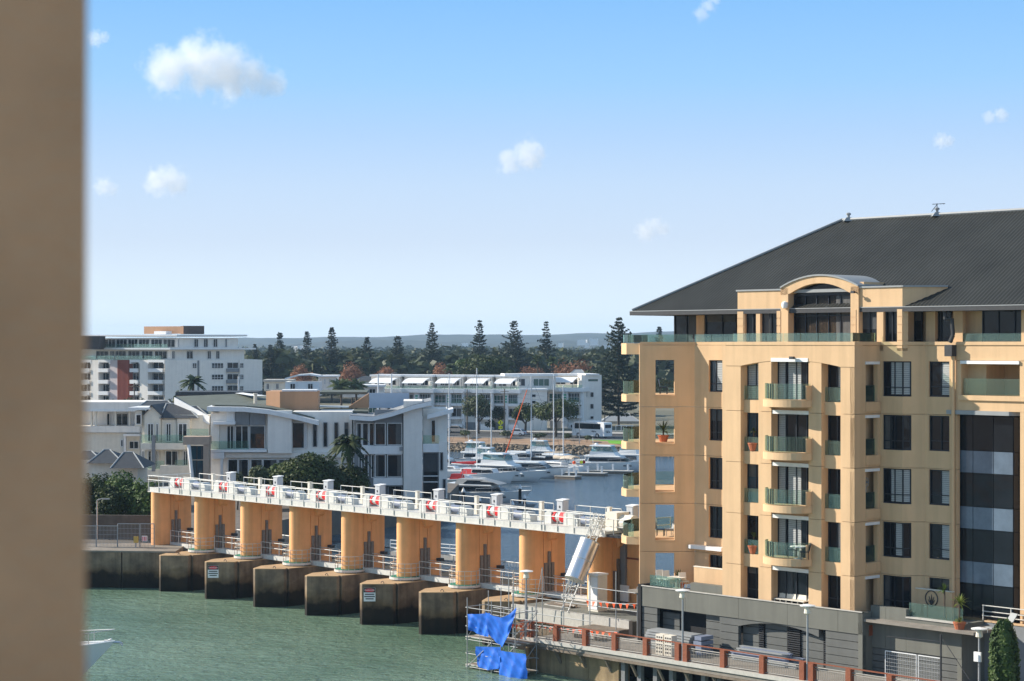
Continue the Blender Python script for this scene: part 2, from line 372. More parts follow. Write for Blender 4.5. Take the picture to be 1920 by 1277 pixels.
# land beyond the basin: earth bank, road, footpath, lawn, town ground up to the hills
shore = lambda x: 392-.42*(x+20)          # waterline of the rock wall
def strip(name, d0, d1, z0, z1, m, x0=-60, x1=200, step=8, org=None):
    b = MB(); x = x0
    while x < x1:
        b.face([(x,shore(x)+d0,z0), (x+step,shore(x+step)+d0,z0), (x+step,shore(x+step)+d1,z1), (x,shore(x)+d1,z1)]); x += step
    o = b.build(name, m); o['kind'] = 'structure'; return o
strip('embankment', 3.0, 7, 1.45, 1.5, M_sand); strip('bank_ground', 7, 17, 1.5, 2.0, M_sand)
M_path = mat('tan_footpath', (.42, .30, .20), .9, .08, .5)
strip('footpath', 3.6, 6.2, 1.52, 1.52, M_path)
b = MB()
for x in np.arange(13.5, 70, 2.0):     # lawn wedge
    w0, w1 = min(9.5, (x-13.5)*.9), min(9.5, (x+2-13.5)*.9)
    b.face([(x,shore(x)+16-w0,1.66+.01*(9.5-w0)), (x+2,shore(x+2)+16-w1,1.66+.01*(9.5-w1)), (x+2,shore(x+2)+17,2.03), (x,shore(x)+17,2.03)])
b.build('lawn', M_lawn)['kind'] = 'structure'
b = MB(); b.box(-60, 200, 0, .15, 0, .12)
strip('road', 17, 42, 2.06, 2.1, M_asphalt)
kb = MB(); x = -60
while x < 200:
    kb.hexa([(x,shore(x)+16.8,1.9),(x+8,shore(x+8)+16.8,1.9),(x+8,shore(x+8)+17.05,1.9),(x,shore(x)+17.05,1.9),(x,shore(x)+16.8,2.2),(x+8,shore(x+8)+16.8,2.2),(x+8,shore(x+8)+17.05,2.2),(x,shore(x)+17.05,2.2)]); x += 8
kb.build('kerb', M_planter)['kind'] = 'structure'
M_pave = mat('pale_pavement', (.36, .34, .31), .9, .08, .5)
strip('pavement', 42, 50, 2.22, 2.24, M_pave)
M_town = mat('town_ground', (.12, .13, .08), .95, .4, .01, hue=(.22, .19, .13))
b = MB(); b.face([(-60,shore(-60)+49.9,2.2), (200,shore(200)+49.9,2.2), (2500,420,2.2), (2500,5200,2.2), (-2500,5200,2.2), (-2500,430,2.2), (-200,430,2.2)])
b.build('ground', M_town, recalc=False)['kind'] = 'structure'
# left bank: ground behind the quay on the left side of the weir
b = MB(); b.prism([(-29.5,171.3), (-30.2,186), (-22,215), (-8,238), (-7,262), (-40,300), (-70,430), (-400,430), (-400,200), (-60,174)], -1, 2.6)
b.build('left_bank_ground', mat('dark_bank_paving', (.15, .125, .10), .9, .25, .4))['kind'] = 'structure'

def hill_line(name, Y, pts, depth, m, seed):
    r = random.Random(seed); b = MB(); n = 160; xs = [-3000+6000*i/n for i in range(n+1)]
    def h(x):
        px = CX+FPX*x/Y
        for (a, ya), (c, yc) in zip(pts, pts[1:]):
            if px <= c or (c, yc) == pts[-1]:
                t = min(1, max(0, (px-a)/(c-a))); t = t*t*(3-2*t); y = ya+(yc-ya)*t; break
        return zat(y, Y)
    hs = [h(x)+sum(math.sin(x*f+p)*a for f, p, a in ((.004,seed,2.2),(.011,seed*2,1.4),(.027,seed*3,.8),(.06,seed,.5)))+r.uniform(-.3,.3) for x in xs]
    rows = [[(x, Y-depth, 2) for x in xs]]
    for k, (f, g) in enumerate(((.75, .35), (.4, .75), (.15, .93), (0, 1))):
        rows.append([(x, Y-depth*f+r.uniform(-20, 20), 2+(hh-2)*g+(r.uniform(-3, 3) if g < 1 else 0)) for x, hh in zip(xs, hs)])
    rows.append([(x, Y+600, 2) for x in xs])
    b.loft(rows, cap=False); o = b.build(name, m, smooth=True); o['kind'] = 'structure'; return o
M_hill = mat('wooded_hill', (.018, .03, .02), .95, .45, .012, hue=(.06, .06, .038))
hill_line('hills', 5600, [(-200,634),(430,633),(700,634),(850,627),(1020,628),(1130,624),(1300,618),(2200,614)], 900, M_hill, 3)
hill_line('hills.001', 4300, [(-200,648),(480,646),(640,640),(700,638),(900,646),(1050,640),(1300,637),(2200,632)], 500, M_hill, 8)
# ------------------------------------------------------------------ apricot apartment building on the right
BLD = thing('apartment_building', 'large apricot rendered apartment building with charcoal hipped roof beside the weir', 'building', S(10, 4, 2.1))
A0, A1 = S(0, 0), S(2.4, 2.6)
FA = Face(A0, A1-A0); LA = (A1-A0).length
FB = Face(S(2.4, 2.6), U); FC = Face(S(8.2, -1), U); FR = Face(S(17.9, -1), W)
FE1 = Face(S(17.9, 1.4), U); aE1 = FE1.a(1692); e1 = FE1.p(aE1, 0)
FE2 = Face(e1, U+W); aE2 = FE2.a(1735); e2 = FE2.p(aE2, 0)
FG = Face(e2, U); aG = FG.a(1794)
tG = (e2-O0).dot(W); sG0 = (e2-O0).dot(U)
HEAD = [19.97-3.1*k for k in range(5)]
ZT, ZB = 20.93, 5.55
JT = .012
def storeys(fn):        # pieces of wall between the horizontal joints
    zs = [ZT]+[h+.09 for h in HEAD[1:]]+[ZB]
    for k in range(len(zs)-1): fn(k, zs[k+1]+JT, zs[k]-JT)
# core behind the skins
b = MB(); b.prism([S(2.55,3.4), S(8.4,3.4), S(8.9,-.05), S(17.15,-.05), S(17.15,2.4), S(sG0-.3,2.6), S(sG0+.3,tG+.75), S(sG0+3.6,tG+.75), S(sG0+3.6,tG+2.6), S(36,tG+2.6), S(36,22), S(2.55,22)], 2, 20.8)
b.build('core_wall', M_render, BLD)
sillA = 2.27
def fA(k, z0, z1):
    a0, a1, _, _ = FA.r(1229, 676, 1264.5, 741)
    h = HEAD[k]; s = h-sillA if k < 4 else 5.9
    m = MB(); FA.wall(m, 0, LA, z0, z1, [(a0, a1, s, h)], .32); m.build('wall_panel', M_render, BLD)
    c = MB(); FA.box(c, a0-.04, a1+.04, -.2, .05, s-.09, s-.01); c.build('sill', M_render, BLD)
storeys(fA)
def fB(k, z0, z1):
    a0, a1, _, _ = FB.r(1329, 676, 1358.5, 734)
    h = HEAD[k]; s = h-2.02 if k < 4 else 5.8
    m = MB(); FB.wall(m, 0, 6, z0, z1, [(a0, a1, s, h)], .3); m.build('wall_panel', M_render, BLD)
    window(BLD, FB, a0, a1, s, h, -.12, (.38,), (.26,), [(.42, .97)] if k == 0 else (), pm=M_paneblue if k == 0 else None)
storeys(fB)
# projecting bay
cL, c1, c2, c3, c4, c5, c6, cR = [FC.a(x) for x in (1363, 1388.6, 1422, 1446, 1516, 1540, 1576, 1602)]
cL = 0
def arc_z(a):
    t = (a-c1)/(c6-c1); zm, ze = FC.z(675.5, (c1+c6)/2), FC.z(686, c1); R_ = 1-(2*t-1)**2
    return ze+(zm-ze)*R_
lint = MB(); N = 24; pts = [(c1+(c6-c1)*i/N) for i in range(N+1)]
for a0, a1 in zip(pts, pts[1:]):
    lint.hexa([FC.p(a0,arc_z(a0),.03), FC.p(a1,arc_z(a1),.03), FC.p(a1,arc_z(a1),-.55), FC.p(a0,arc_z(a0),-.55), FC.p(a0,ZT,.03), FC.p(a1,ZT,.03), FC.p(a1,ZT,-.55), FC.p(a0,ZT,-.55)])
ze = arc_z(c1)
FC.box(lint, cL-.03, c1, -.55, .03, ze, ZT); FC.box(lint, c6, cR+.03, -.55, .03, ze, ZT)
lint.build('arched_lintel', M_render, BLD)
side = MB(); Face(S(8.2,-1), W).wall(side, 0, 3.5, ZB, ZT, (), .3); side.build('wall_panel', M_render, BLD)
def fC(k, z0, z1):
    if k == 0: z1 = ze-.01
    for a0, a1 in ((cL, c1), (c2, c3), (c4, c5), (c6, cR)):
        m = MB(); zz = z1 if k or a0 in (cL, c6) else arc_z((a0+a1)/2)+.25
        FC.box(m, a0, a1, -.95, 0, z0, zz); m.build('pilaster', M_render, BLD)
    h = HEAD[k]; s = h-2.35 if k < 4 else ZB
    for a0, a1, sh in ((c1, c2, (.0, 1.)), (c5, c6, (.5, 1.))):
        if k < 4:
            m = MB(); zb = HEAD[k+1]-.02; FC.box(m, a0, a1, -.8, -.28, zb, s); m.build('spandrel', M_render, BLD)
        hh = h if k else h+.45
        window(BLD, FC, a0, a1, s, hh, -.62, (.5,), (.3,), [sh] if k in (0, 3) and a0 == c5 or (k == 0) else (), pm=M_paneblue if a0 == c1 and k < 3 else None)
        if k < 4:
            g = MB(); FC.box(g, a0+.02, a1-.02, -.36, -.345, s+.02, s+.86); g.build('glass_panel', M_glass, BLD)
    # balcony door
    if k < 4:
        m = MB(); FC.box(m, c3, c4, -.8, -.3, HEAD[k+1]+.08, s-.1); m.build('spandrel', M_render, BLD)
    window(BLD, FC, c3, c4, s-.1, h if k else h+.45, -.6, (.22, .5, .78), (), [(.02, .2), (.28, .62)] if k in (0, 2, 3) else ([(.02,.2)] if k == 1 else ()))
    m = MB(); FC.box(m, c3+.02, c4-.02, -.32, .06 if k == 0 else -.05, h-.02, h+.2); m.build('blind_box', M_white, BLD)
    if k < 4:
        zt = FC.z(749.6+0, (c3+c4)/2, .7)-3.1*k; zb = zt-.42; d = c4-c3; a0, a1 = c3-.28, c4+.28; n = 14
        out = [(a0+(a1-a0)*i/n, .12+1.15*math.sqrt(max(0, 1-(2*i/n-1)**2))) for i in range(n+1)]
        poly = [FC.p(a, 0, o) for a, o in out]+[FC.p(a1, 0, -.3), FC.p(a0, 0, -.3)]
        bl = MB(); bl.prism([(p.x, p.y) for p in poly], zb, zt); bal = bl.build('balcony', M_render, BLD)
        gp = [(a0+.1+(a1-a0-.2)*i/n, max(.02, o-.08)) for i, (a, o) in enumerate(out)]
        for (aa, oa), (ab, ob) in list(zip(gp, gp[1:])):
            g = MB(); p, q = FC.p(aa, 0, oa), FC.p(ab, 0, ob); g.obox((p+q)/2, q-p, (q-p).length-.03, .014, zt+.06, zt+.96); g.build('glass_panel', M_glass, bal)
        fin = MB(); FC.box(fin, a1-.1, a1-.04, .02, .5, zt, zt+.85); fin.build('end_panel', M_render, bal)
storeys(fC)
def fR(k, z0, z1):
    a0, a1 = FR.a(1623), FR.a(1645.5); h = HEAD[k]-.12; s = h-2.2 if k < 4 else ZB
    m = MB(); FR.wall(m, 0, 2.4, z0, z1, [(a0, a1, s, h)], .3); m.build('wall_panel', M_render, BLD)
    if k < 4: g = MB(); FR.box(g, a0+.01, a1-.01, -.2, -.185, s+.02, s+.95); g.build('glass_panel', M_glass, BLD)
    m = MB(); FR.box(m, a0-.05, a1+.12, -.05, .07, h-.03, h+.13); m.build('blind_box', M_white, BLD)
    m = MB(); FR.box(m, a0-.02, 2.36, .002, .09, s-.55, s-.01)
    if k < 4: m.build('spandrel', M_render, BLD)
storeys(fR)
def fE(k, z0, z1):
    h = HEAD[k]+.03; s = h-2.03 if k < 4 else ZB+.1
    a0 = FE1.a(1654.5); b1 = FE2.a(1709)
    m = MB(); FE1.wall(m, 0, aE1, z0, z1, [(a0, aE1+1, s, h)], .3); FE2.wall(m, 0, aE2, z0, z1, [(-1, b1, s, h)], .3); m.build('wall_panel', M_render, BLD)
    window(BLD, FE1, a0, aE1-.03, s, h, -.1, (.36, .58), (.26,), [(.38, .98)] if k in (0, 2) else ([(.62,.97)] if k == 3 else ()))
    window(BLD, FE2, .02, b1, s, h, -.1, (), (.26,), [(.1, .95)] if k in (0, 2) else ())
    a0, a1 = FG.a(1741.5), FG.a(1780)
    m = MB(); FG.wall(m, 0, aG, z0, z1, [(a0, a1, s, h)], .3); m.build('wall_panel', M_render, BLD)
    window(BLD, FG, a0, a1, s, h, -.1, (.55,), (.28,), [(.58, .97)] if k in (0, 2, 3) else ())
storeys(fE)
# right section with loggias
aH = FG.a(1912); aZ = 14
m = MB(); FG.wall(m, aG, aZ, FG.z(676, (aG+aH)/2), ZT, (), .3); m.build('wall_panel', M_render, BLD)
l0, l1 = FG.a(1802), aH; z1_, z0_ = FG.z(682, (l0+l1)/2), FG.z(742, (l0+l1)/2)
zlow = FG.z(771, (aG+aH)/2)
m = MB(); FG.wall(m, aG, aZ, zlow, FG.z(676.5, (aG+aH)/2)-.01, [(l0, l1, z0_, z1_)], .3); FG.wall(m, aH+.02, aZ, ZB, zlow-.01, (), .3); m.build('wall_panel', M_render, BLD)
m = MB(); FG.box(m, l0-.12, l1+.6, .002, .12, z0_-.28, z0_); m.build('ledge', M_render, BLD)
def loggia(z0, z1, x0, x1, glz, doors):
    g = MB(); FG.box(g, x0+.1, x1-.02, -.12, -.105, z0+.02, z0+glz); g.build('glass_panel', M_glass, BLD)
    window(BLD, FG, x0+(x1-x0)*doors, x1, z0, z1-.05, -2.35, (.33, .66), ())
    m = MB(); FG.box(m, x0-.1, x1+.1, -2.5, -.31, z0-.25, z0-.01); FG.box(m, x0-.1, x1+.1, -2.5, -.31, z1+.01, z1+.2); m.build('loggia_slab', M_render, BLD)
    m = MB(); FG.box(m, x0-.2, x0-.02, -2.5, -.31, z0, z1); m.build('side_wall', M_render, BLD)
loggia(z0_, z1_, l0, l1, .95, .62)
m = MB(); FG.box(m, l0, l1, -.2, .1, z1_-.02, z1_+.16); m.build('blind_box', M_white, BLD)
# grey glass stair tower
FT = Face(S(0, tG+.42), U); t0, t1 = FT.a(1786.5), FT.a(1899.5)
FT2 = Face(FT.p(t1, 0), U+W); t2 = FT2.a(1912)
zc = lambda y: FT.z(y, (t0+t1)/2)
tb = MB(); q = [FT.p(t0-.3,0,-.12), FT.p(t1-.03,0,-.12), FT2.p(t2-.1,0,-.12), FT.p(t1+.9,0,-2.5), FT.p(t0,0,-2.5)]
tb.prism([(p.x, p.y) for p in q], ZB, zc(779)); tow = tb.build('glass_tower', M_black, BLD)
rows = [(780, 845.5, 0), (845.5, 888, 1), (888, 951, 0), (951, 993.5, 1), (993.5, 1054, 0), (1054, 1096, 1), (1096, 1160, 0)]
spl = [t0, t0+(t1-t0)*.34, t0+(t1-t0)*.68, t1]
for y0, y1, lt in rows:
    za, zb = zc(y1)+.02, zc(y0)-.02
    for a0, a1 in zip(spl, spl[1:]):
        m = MB(); FT.box(m, a0+.02, a1-.02, -.1, 0, za, zb); m.build('tower_pane', M_panel if lt else M_pane, tow)
    m = MB(); FT2.box(m, .03, t2-.02, -.1, 0, za, zb); m.build('tower_pane', M_pane, tow)
cap = MB(); q = [FT.p(t0-.1,0,.5), FT.p(t1+.05,0,.5), FT2.p(t2+.1,0,.3), FT.p(t1+1,0,-2), FT.p(t0,0,-2)]
cap.prism([(p.x, p.y) for p in q], zc(778)+.01, zc(770)); cap.build('tower_cap', M_trimgrey, tow)
# parapet cap and terrace floor
q = [S(-.06,.1), S(2.42,2.66), S(8.15,2.52), S(8.15,-1.07), S(17.97,-1.07), S(17.97,1.33)]
pe1, pe2 = FE1.p(aE1+.03, 0, .06), FG.p(.03, 0, .06)
q += [pe1, pe2, S(36, tG-.06)]
inn = [S(36,tG+.3), S(sG0,tG+.35), S(sG0-.95,1.75), S(17.6,1.75), S(17.6,-.7), S(8.5,-.7), S(8.5,2.9), S(2.2,2.9), S(.4,.55)]
b = MB()
outl, innl = q, inn[::-1]
for i in range(len(outl)-1):
    a, c, d, e = outl[i], outl[i+1], innl[i+1], innl[i]
    b.hexa([(a.x,a.y,ZT+.005),(c.x,c.y,ZT+.005),(d.x,d.y,ZT+.005),(e.x,e.y,ZT+.005),(a.x,a.y,21.13),(c.x,c.y,21.13),(d.x,d.y,21.13),(e.x,e.y,21.13)])
b.build('parapet_cap', M_render, BLD)
b = MB(); b.prism([S(.3,.6), S(2.4,2.95), S(8.4,2.9), S(8.4,-.6), S(17.6,-.6), S(17.6,1.8), S(sG0-1,1.8), S(sG0+.1,tG+.4), S(36,tG+.4), S(36,20), S(2.6,20)], 20.45, 20.6); b.build('terrace_floor', M_planter, BLD)
# top floor glass line
for x0, x1, fc, off in ((1374, 1602, FC, -.25),):
    aa, ab = fc.a(x0, off), fc.a(x1, off); n = 7
    for i in range(n):
        p, c = aa+(ab-aa)*i/n, aa+(ab-aa)*(i+1)/n; g = MB(); fc.box(g, p+.02, c-.02, off-.012, off, 21.14, 21.64); g.build('glass_panel', M_glass, BLD)
g = MB(); FR.box(g, .1, 2.2, -.2, -.185, 21.14, 21.64); g.build('glass_panel', M_glass, BLD)
for i in range(4):
    g = MB(); p, c = S(2.3,2.7)+U*(5.8*i/4), S(2.3,2.7)+U*(5.8*(i+1)/4); g.obox((p+c)/2, U, 1.4, .014, 21.14, 21.62); g.build('glass_panel', M_glass, BLD)
# loggia balconies at the left end
bulge = [(8.25,128.36), (11.55,128.36), (14.6,130.7), (11.2,133.9), (9.0,133.3), (7.85,132.2), (7.25,131.0), (7.13,129.8), (7.4,128.75)]
zsl = [zat(739.5,129)-3.07*k for k in range(4)]
for k, zt in enumerate([zat(643.5, 129)]+zsl):
    m = MB(); m.prism(bulge, zt-(.72 if k == 0 else .47), zt); bal = m.build('balcony', M_render, BLD)
    rr = [(12.6,133.0)]+bulge[3:]+[(7.75,128.45)]
    for p, c in zip(rr, rr[1:]):
        p, c = Vector((*p,0)), Vector((*c,0)); g = MB(); ctr = (p+c)/2+Vector((.12,.05,0)); g.obox(ctr, c-p, (c-p).length-.04, .014, zt+.03, zt+(.55 if k == 0 else .86)); g.build('glass_panel', M_glass, bal)
g = MB(); g.obox((10.0,128.3), (1,-.02), 3.3, .014, 21.0, 21.62); g.build('glass_panel', M_glass, BLD)
# top floor walls
ZR = 23.15
FTL = Face(S(3.0, 4.6), U)
def topwin(x0, x1, y0, y1, fc, off, **kw):
    a0, a1, z0, z1 = fc.r(x0, y0, x1, y1, off); return window(BLD, fc, a0, a1, z0, z1, off, **kw)
a0, a1 = FTL.a(1263.5), FTL.a(1384)
topwin(1263.5, 1306, 586, 643, FTL, .0, mull=(.55,)); topwin(1322, 1380, 586, 643, FTL, .0, mull=(.55,), trans=(.25,))
m = MB(); FTL.box(m, FTL.a(1306.5), FTL.a(1321.5), -.4, .06, 20.6, ZR); FTL.box(m, FTL.a(1264), a1+2, -.5, -.1, 20.6, ZR); m.build('wall_panel', M_render, BLD)
# arched penthouse pavilion
FP = Face(S(8.2, 1.4), U)
pa, pb, pc, pd, pe = [FP.a(x) for x in (1383, 1466, 1480, 1597, 1612)]; pend = FP.a(1692)
zp = FP.z(543, (pa+pend)/2); zeave = zp
zA = lambda a: FP.z(541, pb)+(FP.z(517.5, (pb+pe)/2)-FP.z(541, pb))*(1-((a-(pb+pe)/2)/((pe-pb)/2))**2)
holes = [(FP.a(1395.5), FP.a(1417.5), 20.6, FP.z(583, FP.a(1406))), (FP.a(1425), FP.a(1458), 20.6, FP.z(582.5, FP.a(1440))),
         (pc, pd, 20.6, 99), (FP.a(1609), FP.a(1644), 20.6, FP.z(578, FP.a(1626))), (FP.a(1656), FP.a(1682), 20.6, FP.z(577, FP.a(1668)))]
m = MB(); FP.wall(m, pa, pb, 20.6, zp, holes, .35); m.build('pavilion_wall', M_render, BLD); m = MB(); FP.wall(m, pe, pend, 20.6, zp+.02, holes, .35); m.build('pavilion_wall', M_render, BLD)
m = MB(); N = 16; pts = [pb+(pe-pb)*i/N for i in range(N+1)]
inner = lambda a: FP.z(543+10, pc)+(FP.z(531, (pc+pd)/2)-FP.z(553, pc))*(1-((a-(pc+pd)/2)/((pd-pc)/2))**2)
FP.box(m, pb, pc, -.5, .12, 20.6, zA(pb)); FP.box(m, pd, pe, -.5, .12, 20.6, zA(pb))
for a0, a1 in zip(pts, pts[1:]):
    lo0 = max(zA(pb)-.0, inner(min(max(a0, pc), pd))) if pc <= (a0+a1)/2 <= pd else zA(pb)
    lo0 = inner(min(max(a0, pc), pd)); lo1 = inner(min(max(a1, pc), pd))
    m.hexa([FP.p(a0,lo0,.12), FP.p(a1,lo1,.12), FP.p(a1,lo1,-.5), FP.p(a0,lo0,-.5), FP.p(a0,zA(a0),.12), FP.p(a1,zA(a1),.12), FP.p(a1,zA(a1),-.5), FP.p(a0,zA(a0),-.5)])
m.build('arched_surround', M_render, BLD)
m = MB()
for a0, a1 in zip(pts, pts[1:]):
    m.hexa([FP.p(a0,zA(a0)+.005,.2), FP.p(a1,zA(a1)+.005,.2), FP.p(a1,zA(a1)+.005,-4), FP.p(a0,zA(a0)+.005,-4), FP.p(a0,zA(a0)+.1,.2), FP.p(a1,zA(a1)+.1,.2), FP.p(a1,zA(a1)+.1,-4), FP.p(a0,zA(a0)+.1,-4)])
FP.box(m, pa-.08, pb, -4, .08, zp+.005, zp+.1); FP.box(m, pe, pend+.1, -4, .08, zp+.025, zp+.12)
m.build('pavilion_roof', M_trimgrey, BLD)
FP2 = Face(FP.p(pend, 0), U+W); w2 = 2.6
m = MB(); FP2.wall(m, 0, w2, FP2.z(577, .5), zp+.02, (), .35); m.build('pavilion_wall', M_render, BLD); m = MB(); FP2.wall(m, 0, .3, 20.6, FP2.z(577.5, .5), (), .35); m.build('pavilion_wall', M_render, BLD)
m = MB(); FP2.box(m, -.05, w2, -3, .08, zp+.025, zp+.12); m.build('pavilion_roof', M_trimgrey, BLD)
for i in range(5):           # banded quoins
    z = 20.75+.46*i
    for x0, x1 in ((1383, 1394), (1459, 1466), (1597.5, 1607.5), (1682.5, 1692)):
        m = MB(); FP.box(m, FP.a(x0), FP.a(x1), -.1, .03 if x0 not in (1459, 1597.5) else .145, z, z+.42); m.build('quoin', M_render, BLD)
    m = MB(); FP2.box(m, .02, .32, -.1, .03, z, z+.42); m.build('quoin', M_render, BLD)
for (a0, a1, z0, z1), mm in zip(holes, ((.55,), (.5,), (.18, .55, .92), (.5,), (.5,))):
    if z1 > 90:
        z1 = FP.z(552, (pc+pd)/2); z0 = 20.6
        window(BLD, FP, a0, a1, z0, z1, -.42, (.19, .37, .56, .75, .91), (.62,), fm=M_frame)
        n = 10; g = MB(); pp = [a0+(a1-a0)*i/n for i in range(n+1)]
        for c0, c1_ in zip(pp, pp[1:]): g.face([FP.p(c0,z1,-.45), FP.p(c1_,z1,-.45), FP.p(c1_,inner(c1_)+.1,-.45), FP.p(c0,inner(c0)+.1,-.45)])
        g.build('fanlight', M_pane, BLD, recalc=False)
        g = MB(); FP.box(g, a0+.05, a1-.05, -.4, -.1, FP.z(548, (a0+a1)/2), FP.z(542, (a0+a1)/2)); g.build('blind_box', M_trimgrey, BLD)
    else: window(BLD, FP, a0, a1, z0, z1, -.2, mm, (.22,))
m = MB(); FP.box(m, pa+.3, pend-.3, -2.8, -.5, 20.6, zp-.05); m.build('pavilion_core', M_render, BLD)
m = MB(); FP.box(m, pb+.1, pe-.1, -2.8, -.52, zp-.05, zA((pb+pe)/2)-.4); m.build('pavilion_core', M_render, BLD)
lamp = MB(); c = FP.p(FP.a(1475.5), FP.z(572, pc), .2); lamp.lathe([(.02,-.24),(.17,-.17),(.22,0),(.17,.17),(.02,.24)], c, 10); lamp.build('wall_lamp', M_white, BLD, smooth=True)
# right top floor: dark windows behind posts, loggia, fascia
for x0, x1 in ((1700, 1729), (1745, 1783)):
    a0, a1 = FG.a(x0, -.6), FG.a(x1, -.6); window(BLD, FG, a0, a1, 20.6, 23.0, -.6, (.5,), (.28,))
m = MB(); FG.wall(m, FG.a(1728.5), FG.a(1745.5), 20.6, 23.1, (), .3, -.4); m.build('top_wall', M_render, BLD); m = MB(); FG.wall(m, FG.a(1783.5), FG.a(1801), 20.6, 23.1, (), .3, -.2); FG.wall(m, FG.a(1911), aZ, 20.6, 23.1, (), .3, -.2); m.build('top_wall', M_render, BLD)
m = MB(); FG.box(m, FG.a(1690), aZ, -3.2, -.95, 20.6, 23.1); m.build('top_core', M_render, BLD)
g = MB(); FG.box(g, FG.a(1801), FG.a(1911), -.27, -.255, 21.14, 21.6); g.build('glass_panel', M_glass, BLD)
window(BLD, FG, FG.a(1826), FG.a(1911), 20.6, 22.95, -.8, (.36, .72), ())
m = MB(); FG.box(m, FG.a(1797), aZ, -.5, .05, 22.9, 23.12); m.build('beam', M_render, BLD)
# hipped roof with corrugated sheets
sE, tE, sR, tR, zE, zR = -2.1, 1.5, 7.55, 11.3, 23.17, 29.05
slope = (zR-zE)/(tR-tE)
b = MB(); s_ = sE; i = 0; prev = None
def rtop(s): return min(tR, tE+(s-sE)*(tR-tE)/(sR-sE))
while s_ < 36:
    dz = .03 if i % 2 else 0; tt = rtop(s_)
    cur = (S(s_, tE, zE+dz), S(s_, tt, zE+(tt-tE)*slope+dz))
    if prev: b.face([prev[0], cur[0], cur[1], prev[1]])
    prev = cur; s_ += .13; i += 1
b.build('roof', M_roof, BLD)
b = MB(); b.face([S(sE,tE,zE), S(sR,tR,zR), S(sE,21,zE)]); b.face([S(sE,21,zE), S(sR,tR,zR), S(36,tR,zR), S(36,21,zE)]); b.face([S(sE,tE+.05,zE-.3), S(36,tE+.05,zE-.3), S(36,21,zE-.3), S(sE,21,zE-.3)])
b.build('roof_back', M_roof, BLD)
b = MB(); b.tube(S(sE,tE,zE+.05), S(sR,tR,zR+.1), .09, 6); b.tube(S(sR,tR,zR+.07), S(36,tR,zR+.07), .11, 6); b.build('ridge_cap', M_trimgrey, BLD)
b = MB(); b.hexa([S(sE-.1,tE-.12,zE-.3), S(36,tE-.12,zE-.3), S(36,tE+.05,zE-.3), S(sE-.1,tE+.05,zE-.3), S(sE-.1,tE-.12,zE-.06), S(36,tE-.12,zE-.06), S(36,tE+.05,zE-.06), S(sE-.1,tE+.05,zE-.06)]); b.build('gutter', M_darkmetal, BLD)
b = MB(); b.hexa([S(sE-.1,tE-.14,zE-.055), S(36,tE-.14,zE-.055), S(36,tE+.02,zE-.055), S(sE-.1,tE+.02,zE-.055), S(sE-.1,tE-.14,zE-.005), S(36,tE-.14,zE-.005), S(36,tE+.02,zE-.005), S(sE-.1,tE+.02,zE-.005)]); b.build('gutter_lip', M_trimgrey, BLD)
# vents and aerial on the ridge
def ridge_s(px): 
    f = Face(S(0, tR), U); return f.a(px)
vs_ = ridge_s(1591); b = MB(); c = S(vs_, tR, zR+.1); b.hexa([c+Vector((-.35,-.3,-.15)), c+Vector((.35,-.3,-.15)), c+Vector((.35,.3,-.15)), c+Vector((-.35,.3,-.15)), c+Vector((-.15,-.15,.1)), c+Vector((.15,-.15,.1)), c+Vector((.15,.15,.1)), c+Vector((-.15,.15,.1))])
b.lathe([(.09,.1),(.09,.25),(.16,.27),(.16,.36),(.05,.42)], c, 8); v1 = b.build('roof_vent', M_trimgrey, BLD)
ORG[v1] = ORG[BLD]; sa = ridge_s(1757); d = S(sa, tR)-S(vs_, tR); inst(v1, 'roof_vent', BLD, d)
b = MB(); c = S(sa, tR, zR); b.tube(c, c+Vector((0,0,.75)), .025, 5); b.tube(c+Vector((-.3,0,.7)), c+Vector((.5,0,.75)), .02, 5); b.tube(c+Vector((-.35,0,.25)), c+Vector((0,0,.7)), .02, 5)
for i in range(5): p = c+Vector((-.25+.17*i,0,.72)); b.tube(p+Vector((0,-.2,0)), p+Vector((0,.2,0)), .012, 4)
b.build('television_aerial', M_darkmetal, BLD)
# downpipe with rainhead
pa_ = FG.a(1787, .15); b = MB(); P = lambda z, o=.15, da=0: FG.p(pa_+da, z, o)
b.path([P(23.0,.55,-.3), P(22.4,.55,-.25), P(22.45,.35,.05), P(21.5,.3,.1), P(21.1,.3,-.1)], .12, 8); FG.box(b, pa_-.35, pa_+.15, .05, .5, 20.3, 20.95); b.build('rainhead', M_darkmetal, BLD)
b = MB(); b.tube(P(20.3), P(6.4), .1, 8); b.build('downpipe', M_render, BLD)

# ------------------------------------------------------------------ grey podium
POD = thing('podium_building', 'grey rendered podium with arched garage recess under the apricot apartments', 'building', S(10, -1, 2.1))
FPo = Face(S(0, -1.2), U); xs = lambda x, off=0: FPo.a(x, off)
pz = FPo.z(1124, xs(1410)); zl = pz-1.25
q0, q1 = xs(1203), xs(1617)
segs = [q0, xs(1285), xs(1385), xs(1476), xs(1571), q1]
for a0, a1 in zip(segs, segs[1:]):
    m = MB(); FPo.box(m, a0+.008, a1-.008, -.4, 0, zl, pz); m.build('wall_panel', M_podium, POD)
m = MB(); FPo.box(m, xs(1285), xs(1366), -.9, -.45, pz-.2, pz+.5); m.build('upstand', M_podium, POD)
m = MB(); FPo.box(m, q0, q1, -.02, .05, pz+.004, pz+.07); m.build('coping', M_planter, POD)
o1, o2, o3, o4, o5, o6 = xs(1231), xs(1294), xs(1297), xs(1347), xs(1383), xs(1534)
zop = zl-.06
def boards(a0, a1, off, z0=2.1, z1=None, n=5, par=POD):
    z1 = z1 or zl-.01
    for i in range(n):
        h = (z1-z0)/n; m = MB(); FPo.box(m, a0, a1, off-.25, off, z0+h*i+.02, z0+h*(i+1)-.015); m.build('cladding_board', M_podlow, par)
